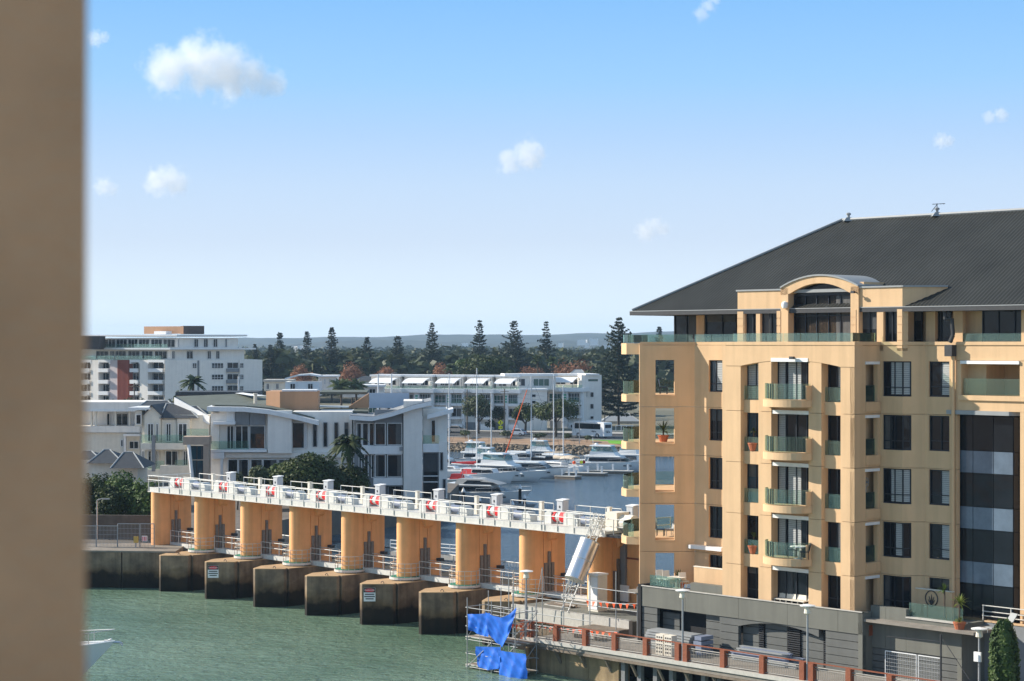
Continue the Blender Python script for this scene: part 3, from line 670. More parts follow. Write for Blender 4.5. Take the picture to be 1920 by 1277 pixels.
boards(q0, o1, -.06); boards(xs(1348), o5, -.06); boards(o6+.5, q1, -.06)
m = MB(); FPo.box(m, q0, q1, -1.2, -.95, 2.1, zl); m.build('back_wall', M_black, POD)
boards(o5, xs(1413), -.5); boards(xs(1425), xs(1466), -.5); boards(xs(1493), xs(1534), -.5); boards(xs(1317), xs(1345), -.35); boards(xs(1231), xs(1262), -.6, z1=zl-.3)
for x0, x1 in ((1413, 1425), (1466, 1493), (1534, 1549)):
    m = MB(); z = 2.2
    while z < zl-.25: FPo.box(m, xs(x0)+.05, xs(x1)-.05, -.5, -.4, z, z+.06); z += .13
    m.build('louvre_door', M_darkmetal, POD)
am = MB(); N = 14; aa = [o5+(o6-o5)*i/N for i in range(N+1)]; az = lambda a: zl-.05-.42*((2*(a-o5)/(o6-o5)-1)**2)
for a0, a1 in zip(aa, aa[1:]): am.hexa([FPo.p(a0,az(a0),-.05), FPo.p(a1,az(a1),-.05), FPo.p(a1,az(a1),-.4), FPo.p(a0,az(a0),-.4), FPo.p(a0,zl-.004,-.05), FPo.p(a1,zl-.004,-.05), FPo.p(a1,zl-.004,-.4), FPo.p(a0,zl-.004,-.4)])
am.build('arch_head', M_podlow, POD)
m = MB(); FPo.box(m, q0-.28, q0-.02, -3, .05, 1.9, pz+.1); m.build('corner_post', M_black, POD)
m = MB(); Face(FPo.p(q1, 0), W).wall(m, 0, 1.0, 2.1, pz, (), .3); m.build('wall_panel', M_podium, POD)
FP4 = Face(S(0, -.3), U); r0, r1, r2 = FPo.a(1617)-.1, FP4.a(1699), FP4.a(1803)
z4, z5 = FP4.z(1138, FP4.a(1660)), FP4.z(1165, FP4.a(1750))
for a0, a1, z in ((r0, FP4.a(1660), z4), (FP4.a(1660), r1, z4), (r1, FP4.a(1768), z5), (FP4.a(1768), r2, z5)):
    m = MB(); FP4.box(m, a0+.006, a1-.006, -.4, 0, z5-1.9, z); m.build('wall_panel', M_podium, POD)
m = MB(); FP4.box(m, r1, r2+.06, -.5, .06, z5+.004, z5+.08); m.build('coping', M_planter, POD)
for i in range(4):
    h = (z5-1.92-2.1)/4 if z5-1.92 > 2.5 else .35; m = MB(); FP4.box(m, r0, r2-.02, -.4, -.06, 2.1+h*i+.02, 2.1+h*(i+1)-.015); m.build('cladding_board', M_podlow, POD)
FP6 = Face(FP4.p(r2, 0), W); m = MB(); FP6.wall(m, .02, 2.2, 1.9, z5, (), .3); m.build('side_wall', M_podium, POD)
FP7 = Face(FP6.p(2.2, 0), U); m = MB(); FP7.wall(m, 0, 14, 1.9, FP7.z(1170, FP7.a(1880)), (), .3); m.build('side_wall', M_grey, POD)
zr7 = FP7.z(1170, FP7.a(1880)); m = MB(); FP7.box(m, 0, 14, -.35, .04, zr7+.004, zr7+.08); m.build('coping', M_render, POD)
m = MB()
for z in (.25, .5, .82): m.tube(FP7.p(-.2, zr7+.08+z, -.1), FP7.p(9, zr7+.08+z, -.1), .03, 5)
for a in (0, 1.8, 3.6, 5.4): m.tube(FP7.p(a-.15, zr7+.08, -.1), FP7.p(a-.15, zr7+.9, -.1), .035, 5)
m.build('terrace_railing', M_steelpaint, POD)
fl = MB(); fl.prism([S(-.0,-1.1), S(26,-1.1), S(26,3.4), S(3.4,3.4), S(.2,.4)], pz-.5, pz-.35); fl.build('terrace_floor', M_deck, POD)
# privacy walls on the terrace, emblem, plants and furniture
FW = Face(S(0, .6), U)
def lowwall(label, x0, x1, yt, fc, zb=5.2):
    t = thing('terrace_wall', label, 'wall', fc.p(fc.a(x0), pz)); a0, a1 = fc.a(x0), fc.a(x1); zt = fc.z(yt, (a0+a1)/2)
    m = MB(); fc.box(m, a0, a1, -.18, 0, zb, zt); m.build('wall_panel', M_render, t)
    m = MB(); fc.box(m, a0-.03, a1+.03, -.2, .02, zt+.003, zt+.06); m.build('coping', M_cream, t); return t, a0, a1, zt
lowwall('apricot privacy wall on the podium terrace left of the balconies', 1301, 1361, 1066, FW)
wt, wa0, wa1, wz = lowwall('apricot terrace wall bearing a round dark emblem beside the glass tower', 1711, 1785, 1107, Face(S(0, 1.95), U))
fe = Face(S(0, 1.95), U); ec = fe.a(1747); ez = fe.z(1122, ec); m = MB(); n = 20; rr = .42
ring = [fe.p(ec+rr*math.cos(2*math.pi*i/n), ez+rr*1.05*math.sin(2*math.pi*i/n), .03) for i in range(n)]; m.path(ring, .03, 5, True)
for ang, ln in ((90, .38), (60, .34), (120, .34), (35, .28), (145, .28)): m.tube(fe.p(ec, ez-.36, .03), fe.p(ec+ln*math.cos(R(ang)), ez-.3+ln*math.sin(R(ang))*1.4, .03), .045, 5, .015)
m.build('emblem', M_darkmetal, wt)

gz = Face(S(0, -.2), U); 
for x0, x1 in ((1701, 1735), (1736, 1770), (1771, 1802)):
    m = MB(); gz.box(m, gz.a(x0), gz.a(x1), -.2, -.185, z5+.08, z5+.85); m.build('glass_panel', M_glass, POD)

m = MB(); c = FC.p(FC.a(1490), FC.z(671, FC.a(1490)), .12); m.tube(c-FC.n*.1, c+FC.n*.12, .05, 6); m.obox(c+FC.n*.15, U, .3, .16, c.z-.08, c.z+.08); m.build('floodlight', M_darkmetal, BLD)
m = MB(); FB.box(m, FB.a(1300), FB.a(1362), .02, .5, FB.z(1034, 3), FB.z(1027, 3)); m.build('awning_box', M_white, BLD)
m = MB(); c = FP.p(FP.a(1607), FP.z(548, FP.a(1607)), .3); m.tube(c-FP.n*.18, c+FP.n*.1, .04, 6); m.obox(c+FP.n*.12, U, .24, .14, c.z-.07, c.z+.07); m.build('floodlight', M_darkmetal, BLD)
# ------------------------------------------------------------------ tidal weir: piers, catwalk, hoists, walkways
def pier_mat():
    m = mat('stained_pier_concrete', (.17, .125, .09), .9, .35, .55, .35, 18, hue=(.36, .26, .165), streak=.35); nt = m.node_tree; b = nt.nodes['Principled BSDF']
    src = b.inputs['Base Color'].links[0].from_socket
    g = nd(nt, 'ShaderNodeNewGeometry'); sp = nd(nt, 'ShaderNodeSeparateXYZ'); nt.links.new(g.outputs['Position'], sp.inputs[0])
    n = nd(nt, 'ShaderNodeTexNoise'); n.inputs['Scale'].default_value = .9; n.inputs['Detail'].default_value = 5; nt.links.new(g.outputs['Position'], n.inputs['Vector'])
    ad = nd(nt, 'ShaderNodeMath', operation='MULTIPLY_ADD'); ad.inputs[1].default_value = 1.5; nt.links.new(n.outputs['Fac'], ad.inputs[0]); nt.links.new(sp.outputs['Z'], ad.inputs[2])
    cr = nd(nt, 'ShaderNodeValToRGB'); e = cr.color_ramp.elements
    e[0].position = .22; e[0].color = (.05, .045, .03, 1); e[1].position = .62; e[1].color = (1, 1, 1, 1)
    q = e.new(.40); q.color = (.12, .10, .075, 1); q = e.new(.47); q.color = (.62, .55, .45, 1)
    dv = nd(nt, 'ShaderNodeMath', operation='DIVIDE'); dv.inputs[1].default_value = 4.6; nt.links.new(ad.outputs[0], dv.inputs[0]); nt.links.new(dv.outputs[0], cr.inputs['Fac'])
    mx = nd(nt, 'ShaderNodeMix', data_type='RGBA', blend_type='MULTIPLY'); mx.inputs['Factor'].default_value = 1
    nt.links.new(src, mx.inputs['A']); nt.links.new(cr.outputs['Color'], mx.inputs['B']); nt.links.new(mx.outputs['Result'], b.inputs['Base Color']); return m
M_conc = pier_mat()
M_greendeck = mat('green_grating', (.03, .22, .15), .7, .2, 6)
CZ0, CZ1, TC = 3.05, 7.9, 4.2
def railing(mb, pts, h=1.05, rails=(.55, 1.05), r=.025, step=1.4, posts=True):
    """posts and rails along a polyline; pts are 3D"""
    for p, q in zip(pts, pts[1:]):
        p, q = Vector(p), Vector(q); L_ = (q-p).length; n = max(1, round(L_/step))
        for z in rails: mb.tube(p+Vector((0,0,z)), q+Vector((0,0,z)), r, 5)
        if posts:
            for i in range(n+1): c = p+(q-p)*i/n; mb.tube(c, c+Vector((0,0,h)), r*1.15, 5)
def column(root, s):
    r = .66; P = lambda ds, t, z: S(s+ds, t, z)
    n = 30; pl = [S(s+r*math.cos(math.pi+math.pi*i/n), TC+r*math.sin(math.pi+math.pi*i/n)) for i in range(n+1)]
    pl += [S(s+r, 5.0), S(s+r-.05, 5.0), S(s+r-.05, 5.06), S(s+r, 5.06), S(s+r, 5.8), S(s+r-.05, 5.8), S(s+r-.05, 5.86), S(s+r, 5.86), S(s+r, 7.2), S(s-r, 7.2)]
    m = MB(); m.prism([(p.x, p.y) for p in pl], CZ0-.1, CZ1); c = m.build('column', M_pier, root)
    m = MB(); prof = [(0, 7.1), (0, 7.9), (.42, 7.9), (.42, 7.45)]
    for t0, t1 in ((5.25, 6.25),):
        a = [S(s+r+.002, t0), S(s+r+.002, t1)]
        m.hexa([S(s+r+.002,t0+.25,6.95), S(s+r+.3,t0+.25,7.15), S(s+r+.3,t1,7.15), S(s+r+.002,t1,6.95), S(s+r+.002,t0,7.85), S(s+r+.5,t0,7.85), S(s+r+.5,t1+.1,7.85), S(s+r+.002,t1+.1,7.85)])
    m.build('corbel', M_pier, root)
    for t0, t1, z1 in ((5.1, 5.35, 5.4), (5.45, 5.68, 6.2), (5.75, 6.02, 5.4)):
        m = MB(); m.hexa([S(s+r+.003,t0,CZ0), S(s+r+.12,t0,CZ0), S(s+r+.12,t1,CZ0), S(s+r+.003,t1,CZ0), S(s+r+.003,t0,z1), S(s+r+.12,t0,z1), S(s+r+.12,t1,z1), S(s+r+.003,t1,z1)]); m.build('gate_guide', M_guide, root)
    m = MB(); m.hexa([S(s+r+.003,6.75,4.3), S(s+r+.45,6.75,4.3), S(s+r+.45,7.15,4.3), S(s+r+.003,7.15,4.3), S(s+r+.003,6.75,4.55), S(s+r+.45,6.75,4.55), S(s+r+.45,7.15,4.55), S(s+r+.003,7.15,4.55)]); m.build('bracket', M_darkmetal, root)
M_guide = mat('grey_gate_guide', (.20, .175, .15), .5, .2, 5, metal=.3)
def base(root, s):
    hw = 1.55; q = [S(s-.42,.12), S(s,0), S(s+hw,1.7), S(s+hw,1.95), S(s+hw-.22,1.95), S(s+hw-.22,2.2), S(s+hw,2.2), S(s+hw,11.5), S(s-hw,11.5), S(s-hw,1.7)]
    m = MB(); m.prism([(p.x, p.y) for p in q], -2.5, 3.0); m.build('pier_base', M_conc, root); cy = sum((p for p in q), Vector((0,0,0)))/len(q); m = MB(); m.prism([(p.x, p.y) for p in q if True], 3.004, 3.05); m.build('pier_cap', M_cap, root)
    c = S(s, TC, 3.0); m = MB(); n = 22
    rim = [Vector((c.x+1.22*math.cos(2*math.pi*i/n), c.y+1.22*math.sin(2*math.pi*i/n), 0)) for i in range(n)]
    m.prism([(p.x, p.y) for p in rim], 3.12, 3.3); pf = m.build('platform', M_steelpaint, root)
    m = MB(); m.prism([(c.x+(p.x-c.x)*.95, c.y+(p.y-c.y)*.95) for p in rim], 3.302, 3.32); m.build('grating', M_greendeck, pf)
    m = MB(); arc = [S(s+1.16*math.cos(R(a)), TC+1.16*math.sin(R(a)), 3.3) for a in range(150, 392, 24)]
    railing(m, arc, 1.05, (.4, .72, 1.05), .02, 1.2); m.build('railing', M_rail, pf)
    for a in (200, 250, 300, 350): 
        m = MB(); p = S(s+1.1*math.cos(R(a)), TC+1.1*math.sin(R(a)), 2.9); m.tube(p, p+Vector((0,0,.25)), .035, 5); m.build('foot', M_rail, pf)
    m = MB(); p = S(s+.75, 1.35, 3.0); m.path([p+U*(.18*math.cos(R(a)))+Vector((0,0,.22*math.sin(R(a)))) for a in range(0, 181, 30)], .025, 5); m.build('lifting_eye', M_darkmetal, root)
M_cap = mat('sunlit_tan_concrete', (.44, .29, .155), .9, .2, .8, .2, 20)  # tan stain of the pier tops, with their sunlit warmth put into the colour
SC = [-62.74+6.84*i for i in range(9)]
PIER_LAB = {1: 'leftmost weir pier standing in the water beside the quay wall', 2: 'weir pier whose dark concrete bow carries the left danger sign', 3: 'weir pier just right of the pier with the left danger sign',
            4: 'weir pier just left of the pier with the right danger sign', 5: 'weir pier whose dark concrete bow carries the right danger sign', 6: 'weir pier just left of the blue tarpaulin scaffold',
            7: 'weir pier behind the blue tarpaulin scaffold with its concrete bow partly hidden'}
i0 = 4; pr = thing('weir_pier', PIER_LAB[4], 'weir pier', S(SC[4], 0, 0), 'concrete piers of the weir'); column(pr, SC[4]); base(pr, SC[4])
for i in range(1, 8):
    if i != 4: dup(pr, S(SC[i], 0, 0), label=PIER_LAB[i])
for i, lab in ((0, 'ochre weir column standing on the left bank beside the mesh fence'), (8, 'ochre weir column standing on land behind the leaning caged ladder')):
    t = thing('weir_column', lab, 'weir column', S(SC[i], 4, 2.6)); column(t, SC[i])
# gates between the piers
gt = None
for i in range(7):
    if gt is None:
        gt = thing('weir_gate', 'dark steel weir gate low between two ochre piers', 'sluice gate', S(SC[0]+3.42, 6.5, 0), 'steel gates of the weir'); s = SC[0]
        m = MB(); m.hexa([S(s+1.6,7.0,-1), S(s+5.24,7.0,-1), S(s+5.24,7.2,-1), S(s+1.6,7.2,-1), S(s+1.6,7.0,2.6), S(s+5.24,7.0,2.6), S(s+5.24,7.2,2.6), S(s+1.6,7.2,2.6)]); m.build('skin_plate', M_darkmetal, gt)
        for z in (.6, 1.5, 2.3): m = MB(); m.hexa([S(s+1.62,6.7,z), S(s+5.22,6.7,z), S(s+5.22,6.99,z), S(s+1.62,6.99,z), S(s+1.62,6.7,z+.18), S(s+5.22,6.7,z+.18), S(s+5.22,6.99,z+.18), S(s+1.62,6.99,z+.18)]); m.build('stiffener', M_darkmetal, gt)
    else: dup(gt, S(SC[i]+3.42, 6.5, 0))
# lower walkways
wl_ = None
lw_names = ['first', 'second', 'third', 'fourth', 'fifth', 'sixth', 'seventh', 'eighth']
for i in range(8):
    lab = f'white lower walkway with handrails, {lw_names[i]} from the left between the weir columns'
    if wl_ is None:
        s = SC[0]; wl_ = thing('lower_walkway', lab, 'walkway', S(s, 4.4, 2.9), 'lower walkways of the weir')
        m = MB(); m.hexa([S(s+.75,4.9,3.05), S(s+6.0,4.9,3.05), S(s+6.0,5.0,3.05), S(s+.75,5.0,3.05), S(s+.75,4.9,3.42), S(s+6.0,4.9,3.42), S(s+6.0,5.0,3.42), S(s+.75,5.0,3.42)]); m.build('beam', M_steelpaint, wl_)
        m = MB(); m.hexa([S(s+.75,5.01,3.3), S(s+6.0,5.01,3.3), S(s+6.0,5.9,3.3), S(s+.75,5.9,3.3), S(s+.75,5.01,3.38), S(s+6.0,5.01,3.38), S(s+6.0,5.9,3.38), S(s+.75,5.9,3.38)]); m.build('deck', M_planter, wl_)
        for k in range(5): m = MB(); p = S(s+.8+1.25*k, 4.94, 3.4); m.tube(p, p+Vector((0,0,1.05)), .03, 5); m.build('post', M_rail, wl_)
        for z in (.6, 1.05): m = MB(); m.tube(S(s+.75,4.94,3.4+z), S(s+6.0,4.94,3.4+z), .028, 5); m.build('rail', M_rail, wl_)
        m = MB(); railing(m, [S(s+.75,5.88,3.4), S(s+6.0,5.88,3.4)], r=.026, step=1.3); m.build('rear_railing', M_rail, wl_)
    else: dup(wl_, S(SC[i], 4.4, 2.9), label=lab)
# rear walkway with balustrade, seen through the gaps
rw = thing('rear_walkway', 'dark rear walkway with white balustrade seen between the weir columns', 'walkway', S(-30, 11, 2.6))
m = MB(); m.hexa([S(-63,10.5,2.5), S(-2,10.5,2.5), S(-2,12.3,2.5), S(-63,12.3,2.5), S(-63,10.5,2.9), S(-2,10.5,2.9), S(-2,12.3,2.9), S(-63,12.3,2.9)]); m.build('deck', M_deck, rw)
for s in np.arange(-62, -3, 2.0):
    m = MB(); p = S(s, 12.1, 2.9); m.tube(p, p+Vector((0,0,1.15)), .05, 5); q = S(s+2, 12.1, 2.9)
    m.tube(p+Vector((0,0,1.15)), q+Vector((0,0,1.15)), .05, 5); m.tube(p+Vector((0,0,.2)), q+Vector((0,0,.2)), .03, 4)
    for k in range(1, 12): c = p+(q-p)*k/12; m.tube(c+Vector((0,0,.2)), c+Vector((0,0,1.1)), .014, 4)
    m.build('balustrade_panel', M_rail if int(s) % 3 else M_darkmetal, rw)
# upper catwalk
s0, s1, TF = -62.75, -6.2, 3.15
cw = thing('catwalk', 'long white steel catwalk with double handrails along the top of the weir', 'catwalk', S(-35, TF, 7.9))
def bar(name, sa, sb, ta, tb, za, zb, m_, par):
    m = MB(); m.hexa([S(sa,ta,za), S(sb,ta,za), S(sb,tb,za), S(sa,tb,za), S(sa,ta,zb), S(sb,ta,zb), S(sb,tb,zb), S(sa,tb,zb)]); return m.build(name, m_, par)
bar('edge_beam', s0, s1, TF, TF+.12, 7.98, 8.36, M_steelpaint, cw); bar('deck', s0, s1, TF+.13, 7.7, 8.12, 8.3, M_steelpaint, cw); bar('bottom_flange', s0, s1, TF-.08, TF+.2, 7.93, 7.975, M_steelpaint, cw)
bar('edge_beam', s0, s1, 7.71, 7.83, 7.98, 8.36, M_steelpaint, cw)
for s in SC:
    for ds in (-.7, .4): bar('bearing', s+ds, s+ds+.3, TF+.3, 7.5, 7.902, 8.1, M_darkmetal, cw)
s = s0+.1; k = 0; post0 = None
while s < s1-.2:
    if post0 is None: m = MB(); p = S(s, TF-.03, 8.0); m.tube(p, p+Vector((0,0,1.42)), .031, 6); post0 = m.build('post', M_rail, cw); sp0 = s
    else: inst(post0, 'post', cw, S(s, 0)-S(sp0, 0))
    if k % 4 == 3: inst(post0, 'post', cw, S(s+.32, 0)-S(sp0, 0))
    k += 1; s += 1.62
for z in (.72, 1.08): m = MB(); m.tube(S(s0, TF-.03, 8.3+z), S(s1, TF-.03, 8.3+z), .028, 6); m.build('handrail', M_rail, cw)
m = MB(); railing(m, [S(s0+.05,TF,8.3), S(s0+.05,7.6,8.3)], r=.035, step=1.3); m.build('end_railing', M_rail, cw)
for i in range(8):
    m = MB(); sa = SC[i]+1.2; railing(m, [S(sa,7.7,8.35), S(sa+4.6,7.7,8.35)], r=.03, step=1.5); m.build('rear_railing', M_rail, cw)
    m = MB(); railing(m, [S(sa+2.6,4.3,8.35), S(sa+5.2,4.3,8.35)], 1.0, (.5, 1.0), .03, 1.3); m.build('inner_railing', M_rail, cw)
# hoists, cabinets, posts on the catwalk
M_housing = mat('hoist_grey_white', (.60, .60, .56), .5, .06, 3, streak=.1)
M_motor = mat('blue_grey_motor', (.22, .25, .33), .4, .1, 4)
def hoist(s, lab):
    t = thing('gate_hoist', lab, 'gate hoist', S(s+1.6, 5, 8.3), 'gate hoists on the catwalk'); A = Face(S(s, 4.6), U)
    m = MB(); n = 9; prof = [(1.2, 8.31), (1.95, 8.31), (1.95, 9.12), (1.6, 9.2), (1.3, 9.05), (1.2, 8.85)]
    m.vprism([(a-.1, z) for a, z in prof], S(s, 4.6), U, .85); m.build('drum_cowl', M_housing, t)
    m = MB(); c0, c1_ = S(s+1.9, 5.0, 8.8), S(s+2.12, 5.0, 8.8); m.tube(c0, c1_, .38, 14); m.build('red_coupling', M_red, t)
    m = MB(); m.tube(S(s+2.12,5.0,8.8), S(s+2.6,5.0,8.8), .33, 12); m.build('shaft', M_housing, t)
    m = MB(); c0, c1_ = S(s+2.6, 5.0, 8.8), S(s+3.1, 5.0, 8.8); m.tube(c0, c1_, .38, 14); m.build('red_guard', M_red, t)
    m = MB(); m.vprism([(3.1,8.31),(4.5,8.31),(4.5,8.7),(4.15,9.08),(3.4,9.2),(3.1,9.1)], S(s, 4.6), U, .85); m.build('gearbox', M_housing, t)
    m = MB(); m.tube(S(s+4.5,5.0,8.7), S(s+5.6,5.0,8.7), .28, 12); m.build('motor', M_motor, t)
    m = MB(); m.vprism([(5.6,8.31),(6.5,8.31),(6.5,8.7),(6.2,8.98),(5.6,8.98)], S(s, 4.65), U, .7); m.build('brake_housing', M_housing, t)
    return t
ho = ['first', 'second', 'third', 'fourth', 'fifth', 'sixth', 'seventh', 'eighth']
h0 = None
for i in range(8):
    lab = f'white gate hoist with red guards on the catwalk, {ho[i]} from the left'; sh = SC[i]+.05
    if h0 is None: h0 = hoist(sh, lab)
    else: dup(h0, S(sh+1.6, 5, 8.3), label=lab)
M_cabgrey = mat('pale_cabinet_grey', (.52, .53, .54), .5, .06, 3, streak=.12)
fb = Face(S(0, 7.2), U); cab0 = None
for i, px in enumerate((433.5, 521.5, 616, 713, 823, 932, 1055, 1186)):
    a = fb.a(px); lab = f'pale grey electrical cabinet on the rear of the catwalk, {ho[i]} from the left' if i < 7 else 'pale grey electrical cabinet at the right end of the weir beside the curved balconies'
    if cab0 is None:
        cab0 = thing('control_cabinet', lab, 'cabinet', S(a, 7.2, 8.3), 'electrical cabinets on the catwalk')
        bar('leg_frame', a-.25, a+.25, 7.05, 7.35, 8.31, 8.85, M_steelpaint, cab0); bar('cabinet_body', a-.32, a+.32, 6.93, 7.47, 8.852, 9.72, M_cabgrey, cab0)
        m = MB(); m.hexa([S(a-.37,6.87,9.725), S(a+.37,6.87,9.725), S(a+.37,7.53,9.78), S(a-.37,7.53,9.78), S(a-.37,6.87,9.78), S(a+.37,6.87,9.78), S(a+.37,7.53,9.84), S(a-.37,7.53,9.84)]); m.build('cabinet_roof', M_white, cab0)
        bar('door', a-.27, a+.27, 6.90, 6.927, 8.92, 9.66, M_cabgrey, cab0); bar('latch', a-.05, a+.05, 6.87, 6.898, 9.2, 9.36, M_darkmetal, cab0)
    else: dup(cab0, S(a, 7.2, 8.3), label=lab)
fb = Face(S(0, 6.2), U); p0_ = None
for i, px in enumerate((400, 488, 581, 680, 783, 894, 1016, 1143)):
    a = fb.a(px); lab = f'beige square indicator post on the catwalk, {ho[i]} from the left'
    if p0_ is None:
        p0_ = thing('indicator_post', lab, 'post', S(a, 6.2, 8.3), 'indicator posts on the catwalk'); bar('shaft', a-.13, a+.13, 6.07, 6.31, 8.31, 9.6, M_cream, p0_); bar('cap', a-.16, a+.16, 6.04, 6.34, 9.605, 9.66, M_cream, p0_)
    else: dup(p0_, S(a, 6.2, 8.3), label=lab)
# equipment at the right end of the catwalk
t = thing('winch_machine', 'beige winch machine at the right end of the catwalk above the last column', 'machine', S(-5.5, 5, 8))
bar('deck', -8.4, -4.2, 3.3, 7.7, 7.92, 8.1, M_darkmetal, t); bar('housing', -7.4, -6.3, 4.4, 5.6, 8.12, 9.5, M_cream, t)
m = MB(); m.tube(S(-6.3,5,8.8), S(-5.2,5,8.8), .55, 14); m.build('drum', M_cream, t); m = MB(); m.tube(S(-5.2,5,8.8), S(-4.7,5,8.8), .3, 10); m.build('shaft', M_steelpaint, t)
m = MB(); railing(m, [S(-8.3,3.4,8.1), S(-4.3,3.4,8.1), S(-4.3,7.6,8.1)], r=.03, step=1.3); m.build('railing', M_rail, t)

# danger signs on two bows
def danger(i, lab):
    s = SC[i]; f = Face(S(s, 0), U*1.55+W*1.7); t = thing('danger_sign', lab, 'sign', f.p(.5, 2.2, .02), 'danger signs on the pier bows')
    m = MB(); f.box(m, .12, 1.0, .004, .03, 1.75, 2.75); m.build('sign_board', M_white, t)
    m = MB(); f.box(m, .13, .99, .031, .036, 2.42, 2.74); m.build('red_band', M_black, t)
    m = MB(); n = 16; c = (.56, 2.58); m.face([f.p(c[0]+.37*math.cos(2*math.pi*k/n), c[1]+.13*math.sin(2*math.pi*k/n), .039) for k in range(n)]); m.build('red_oval', M_red, t)
    cu = bpy.data.curves.new('danger_text', 'FONT'); cu.body = 'DANGER'; cu.size = .19; cu.align_x = 'CENTER'; cu.align_y = 'CENTER'; cu.materials.append(M_white)
    tmp = bpy.data.objects.new('lettering', cu); COL.objects.link(tmp); me = bpy.data.meshes.new_from_object(tmp.evaluated_get(bpy.context.evaluated_depsgraph_get())); bpy.data.objects.remove(tmp); o = bpy.data.objects.new('lettering', me); COL.objects.link(o); o.parent = t; o.location = f.p(.56, 2.58, .045)-t.location; o.rotation_euler = (R(90), 0, math.atan2(f.d.y, f.d.x))
    m = MB()
    for k, w in enumerate((.7, .78, .6)): f.box(m, .56-w/2, .56+w/2, .031, .035, 2.24-.17*k, 2.32-.17*k)
    m.build('text_line', M_darkmetal, t)
danger(2, 'white danger sign with red heading on the bow of the second pier from the quay'); danger(5, 'white danger sign with red heading on the pier bow left of the scaffold')

# left quay wall
q = thing('quay_wall', 'dark stained concrete quay wall on the left bank beside the weir', 'wall', (-33, 171.5, 0))
xs_ = [-29.3, -33.6, -38.3, -44, -52, -60]
for a, c in zip(xs_, xs_[1:]):
    ya, yc = 171.0-(a+29.3)*.1, 171.0-(c+29.3)*.1; m = MB(); m.hexa([(c+.06,yc,-2),(a-.06,ya,-2),(a-.06,ya+.6,-2),(c+.06,yc+.6,-2),(c+.06,yc,3.05),(a-.06,ya,3.05),(a-.06,ya+.6,3.05),(c+.06,yc+.6,3.05)]); m.build('wall_panel', M_conc, q)
m = MB(); m.hexa([(-29.2,170.95,-2),(-28.9,171.1,-2),(-28.9,178,-2),(-29.2,178,-2),(-29.2,170.95,3.05),(-28.9,171.1,3.05),(-28.9,178,3.05),(-29.2,178,3.05)]); m.build('wall_panel', M_conc, q)
m = MB(); m.hexa([(-60,174.1,3.06),(-28.9,170.9,3.06),(-28.9,178,3.06),(-60,178,3.06),(-60,174.1,3.2),(-28.9,170.9,3.2),(-28.9,178,3.2),(-60,178,3.2)]); m.build('capping', mat('worn_capping', (.24,.205,.165), .9, .2, 1), q)
# ------------------------------------------------------------------ promenade, railing, works at the right end of the weir
TD = -5.4
b = MB(); q = [S(-4.9,-5.6), S(40,-5.6), S(40,2), S(-.4,2), S(-.4,9.5), S(-11,9.5), S(-11,2.6), S(-4.9,2.6)]; b.prism([(p.x, p.y) for p in q], 1.75, 2.1); b.build('promenade_deck', M_deck)['kind'] = 'structure'
apr = thing('concrete_apron', 'stepped concrete apron at the foot of the leaning caged ladder', 'platform', S(-7, 4, 2))
bar('slab', -12.2, -1.0, .4, 9.6, 2.11, 3.0, M_podium, apr); bar('kerb', -12.2, -1.0, .05, .38, 2.11, 3.1, M_planter, apr); bar('step', -4.2, -1.0, -1.4, .04, 2.105, 2.55, M_timber, apr)
bar('foundation', -12.2, -5.0, .4, 9.6, -2, 2.1, M_conc, apr)
ew = thing('retaining_wall', 'tan stained concrete retaining wall below the left end of the promenade', 'wall', S(0, -4.5, 0))
M_tanconc = mat('tan_stained_concrete', (.33, .235, .13), .9, .3, .6, .35, 16, streak=.35)
fw = Face(S(0, -5.1), U)
sp_ = [fw.a(x) for x in (988, 1032, 1060, 1103, 1160)]
for a, c in zip(sp_, sp_[1:]): m = MB(); fw.box(m, a+.012, c-.012, -1, 0, -2.5, 1.7); m.build('wall_panel', M_tanconc, ew)
m = MB(); Face(fw.p(sp_[0], 0), -W).wall(m, 0, .1, -2.5, 1.7, (), .3); m.hexa([S(-4.75,-5.05,-2.5), S(-4.5,-5.05,-2.5), S(-4.5,2.5,-2.5), S(-4.75,2.5,-2.5), S(-4.75,-5.05,1.7), S(-4.5,-5.05,1.7), S(-4.5,2.5,1.7), S(-4.75,2.5,1.7)]); m.build('wall_panel', M_tanconc, ew)
# void under the deck, its darkness put in as a black backing; steel piles
m = MB(); f2 = Face(S(0,-1.6), U); f2.box(m, f2.a(1120), 40, -1, 0, -2.5, 1.74); m.build('undercroft_dark', M_black)['kind'] = 'structure'
pl0 = None; fp = Face(S(0, -5.05), U); k = 0
for px in np.arange(1168, 1700, 30.0):
    a = fp.a(px)
    if pl0 is None:
        m = MB(); fp.box(m, a-.16, a+.16, -.3, 0, -2.5, 1.73); pl0 = m.build('steel_pile', mat('grey_pile', (.2, .2, .2), .7, .2, 3, streak=.3), None, org=S(a, TD, -2)); tag(pl0, 'grey steel pile under the promenade deck', 'pile', 'steel piles under the promenade')
    else: c = pl0.copy(); COL.objects.link(c); c.location = S(a, TD, -2)
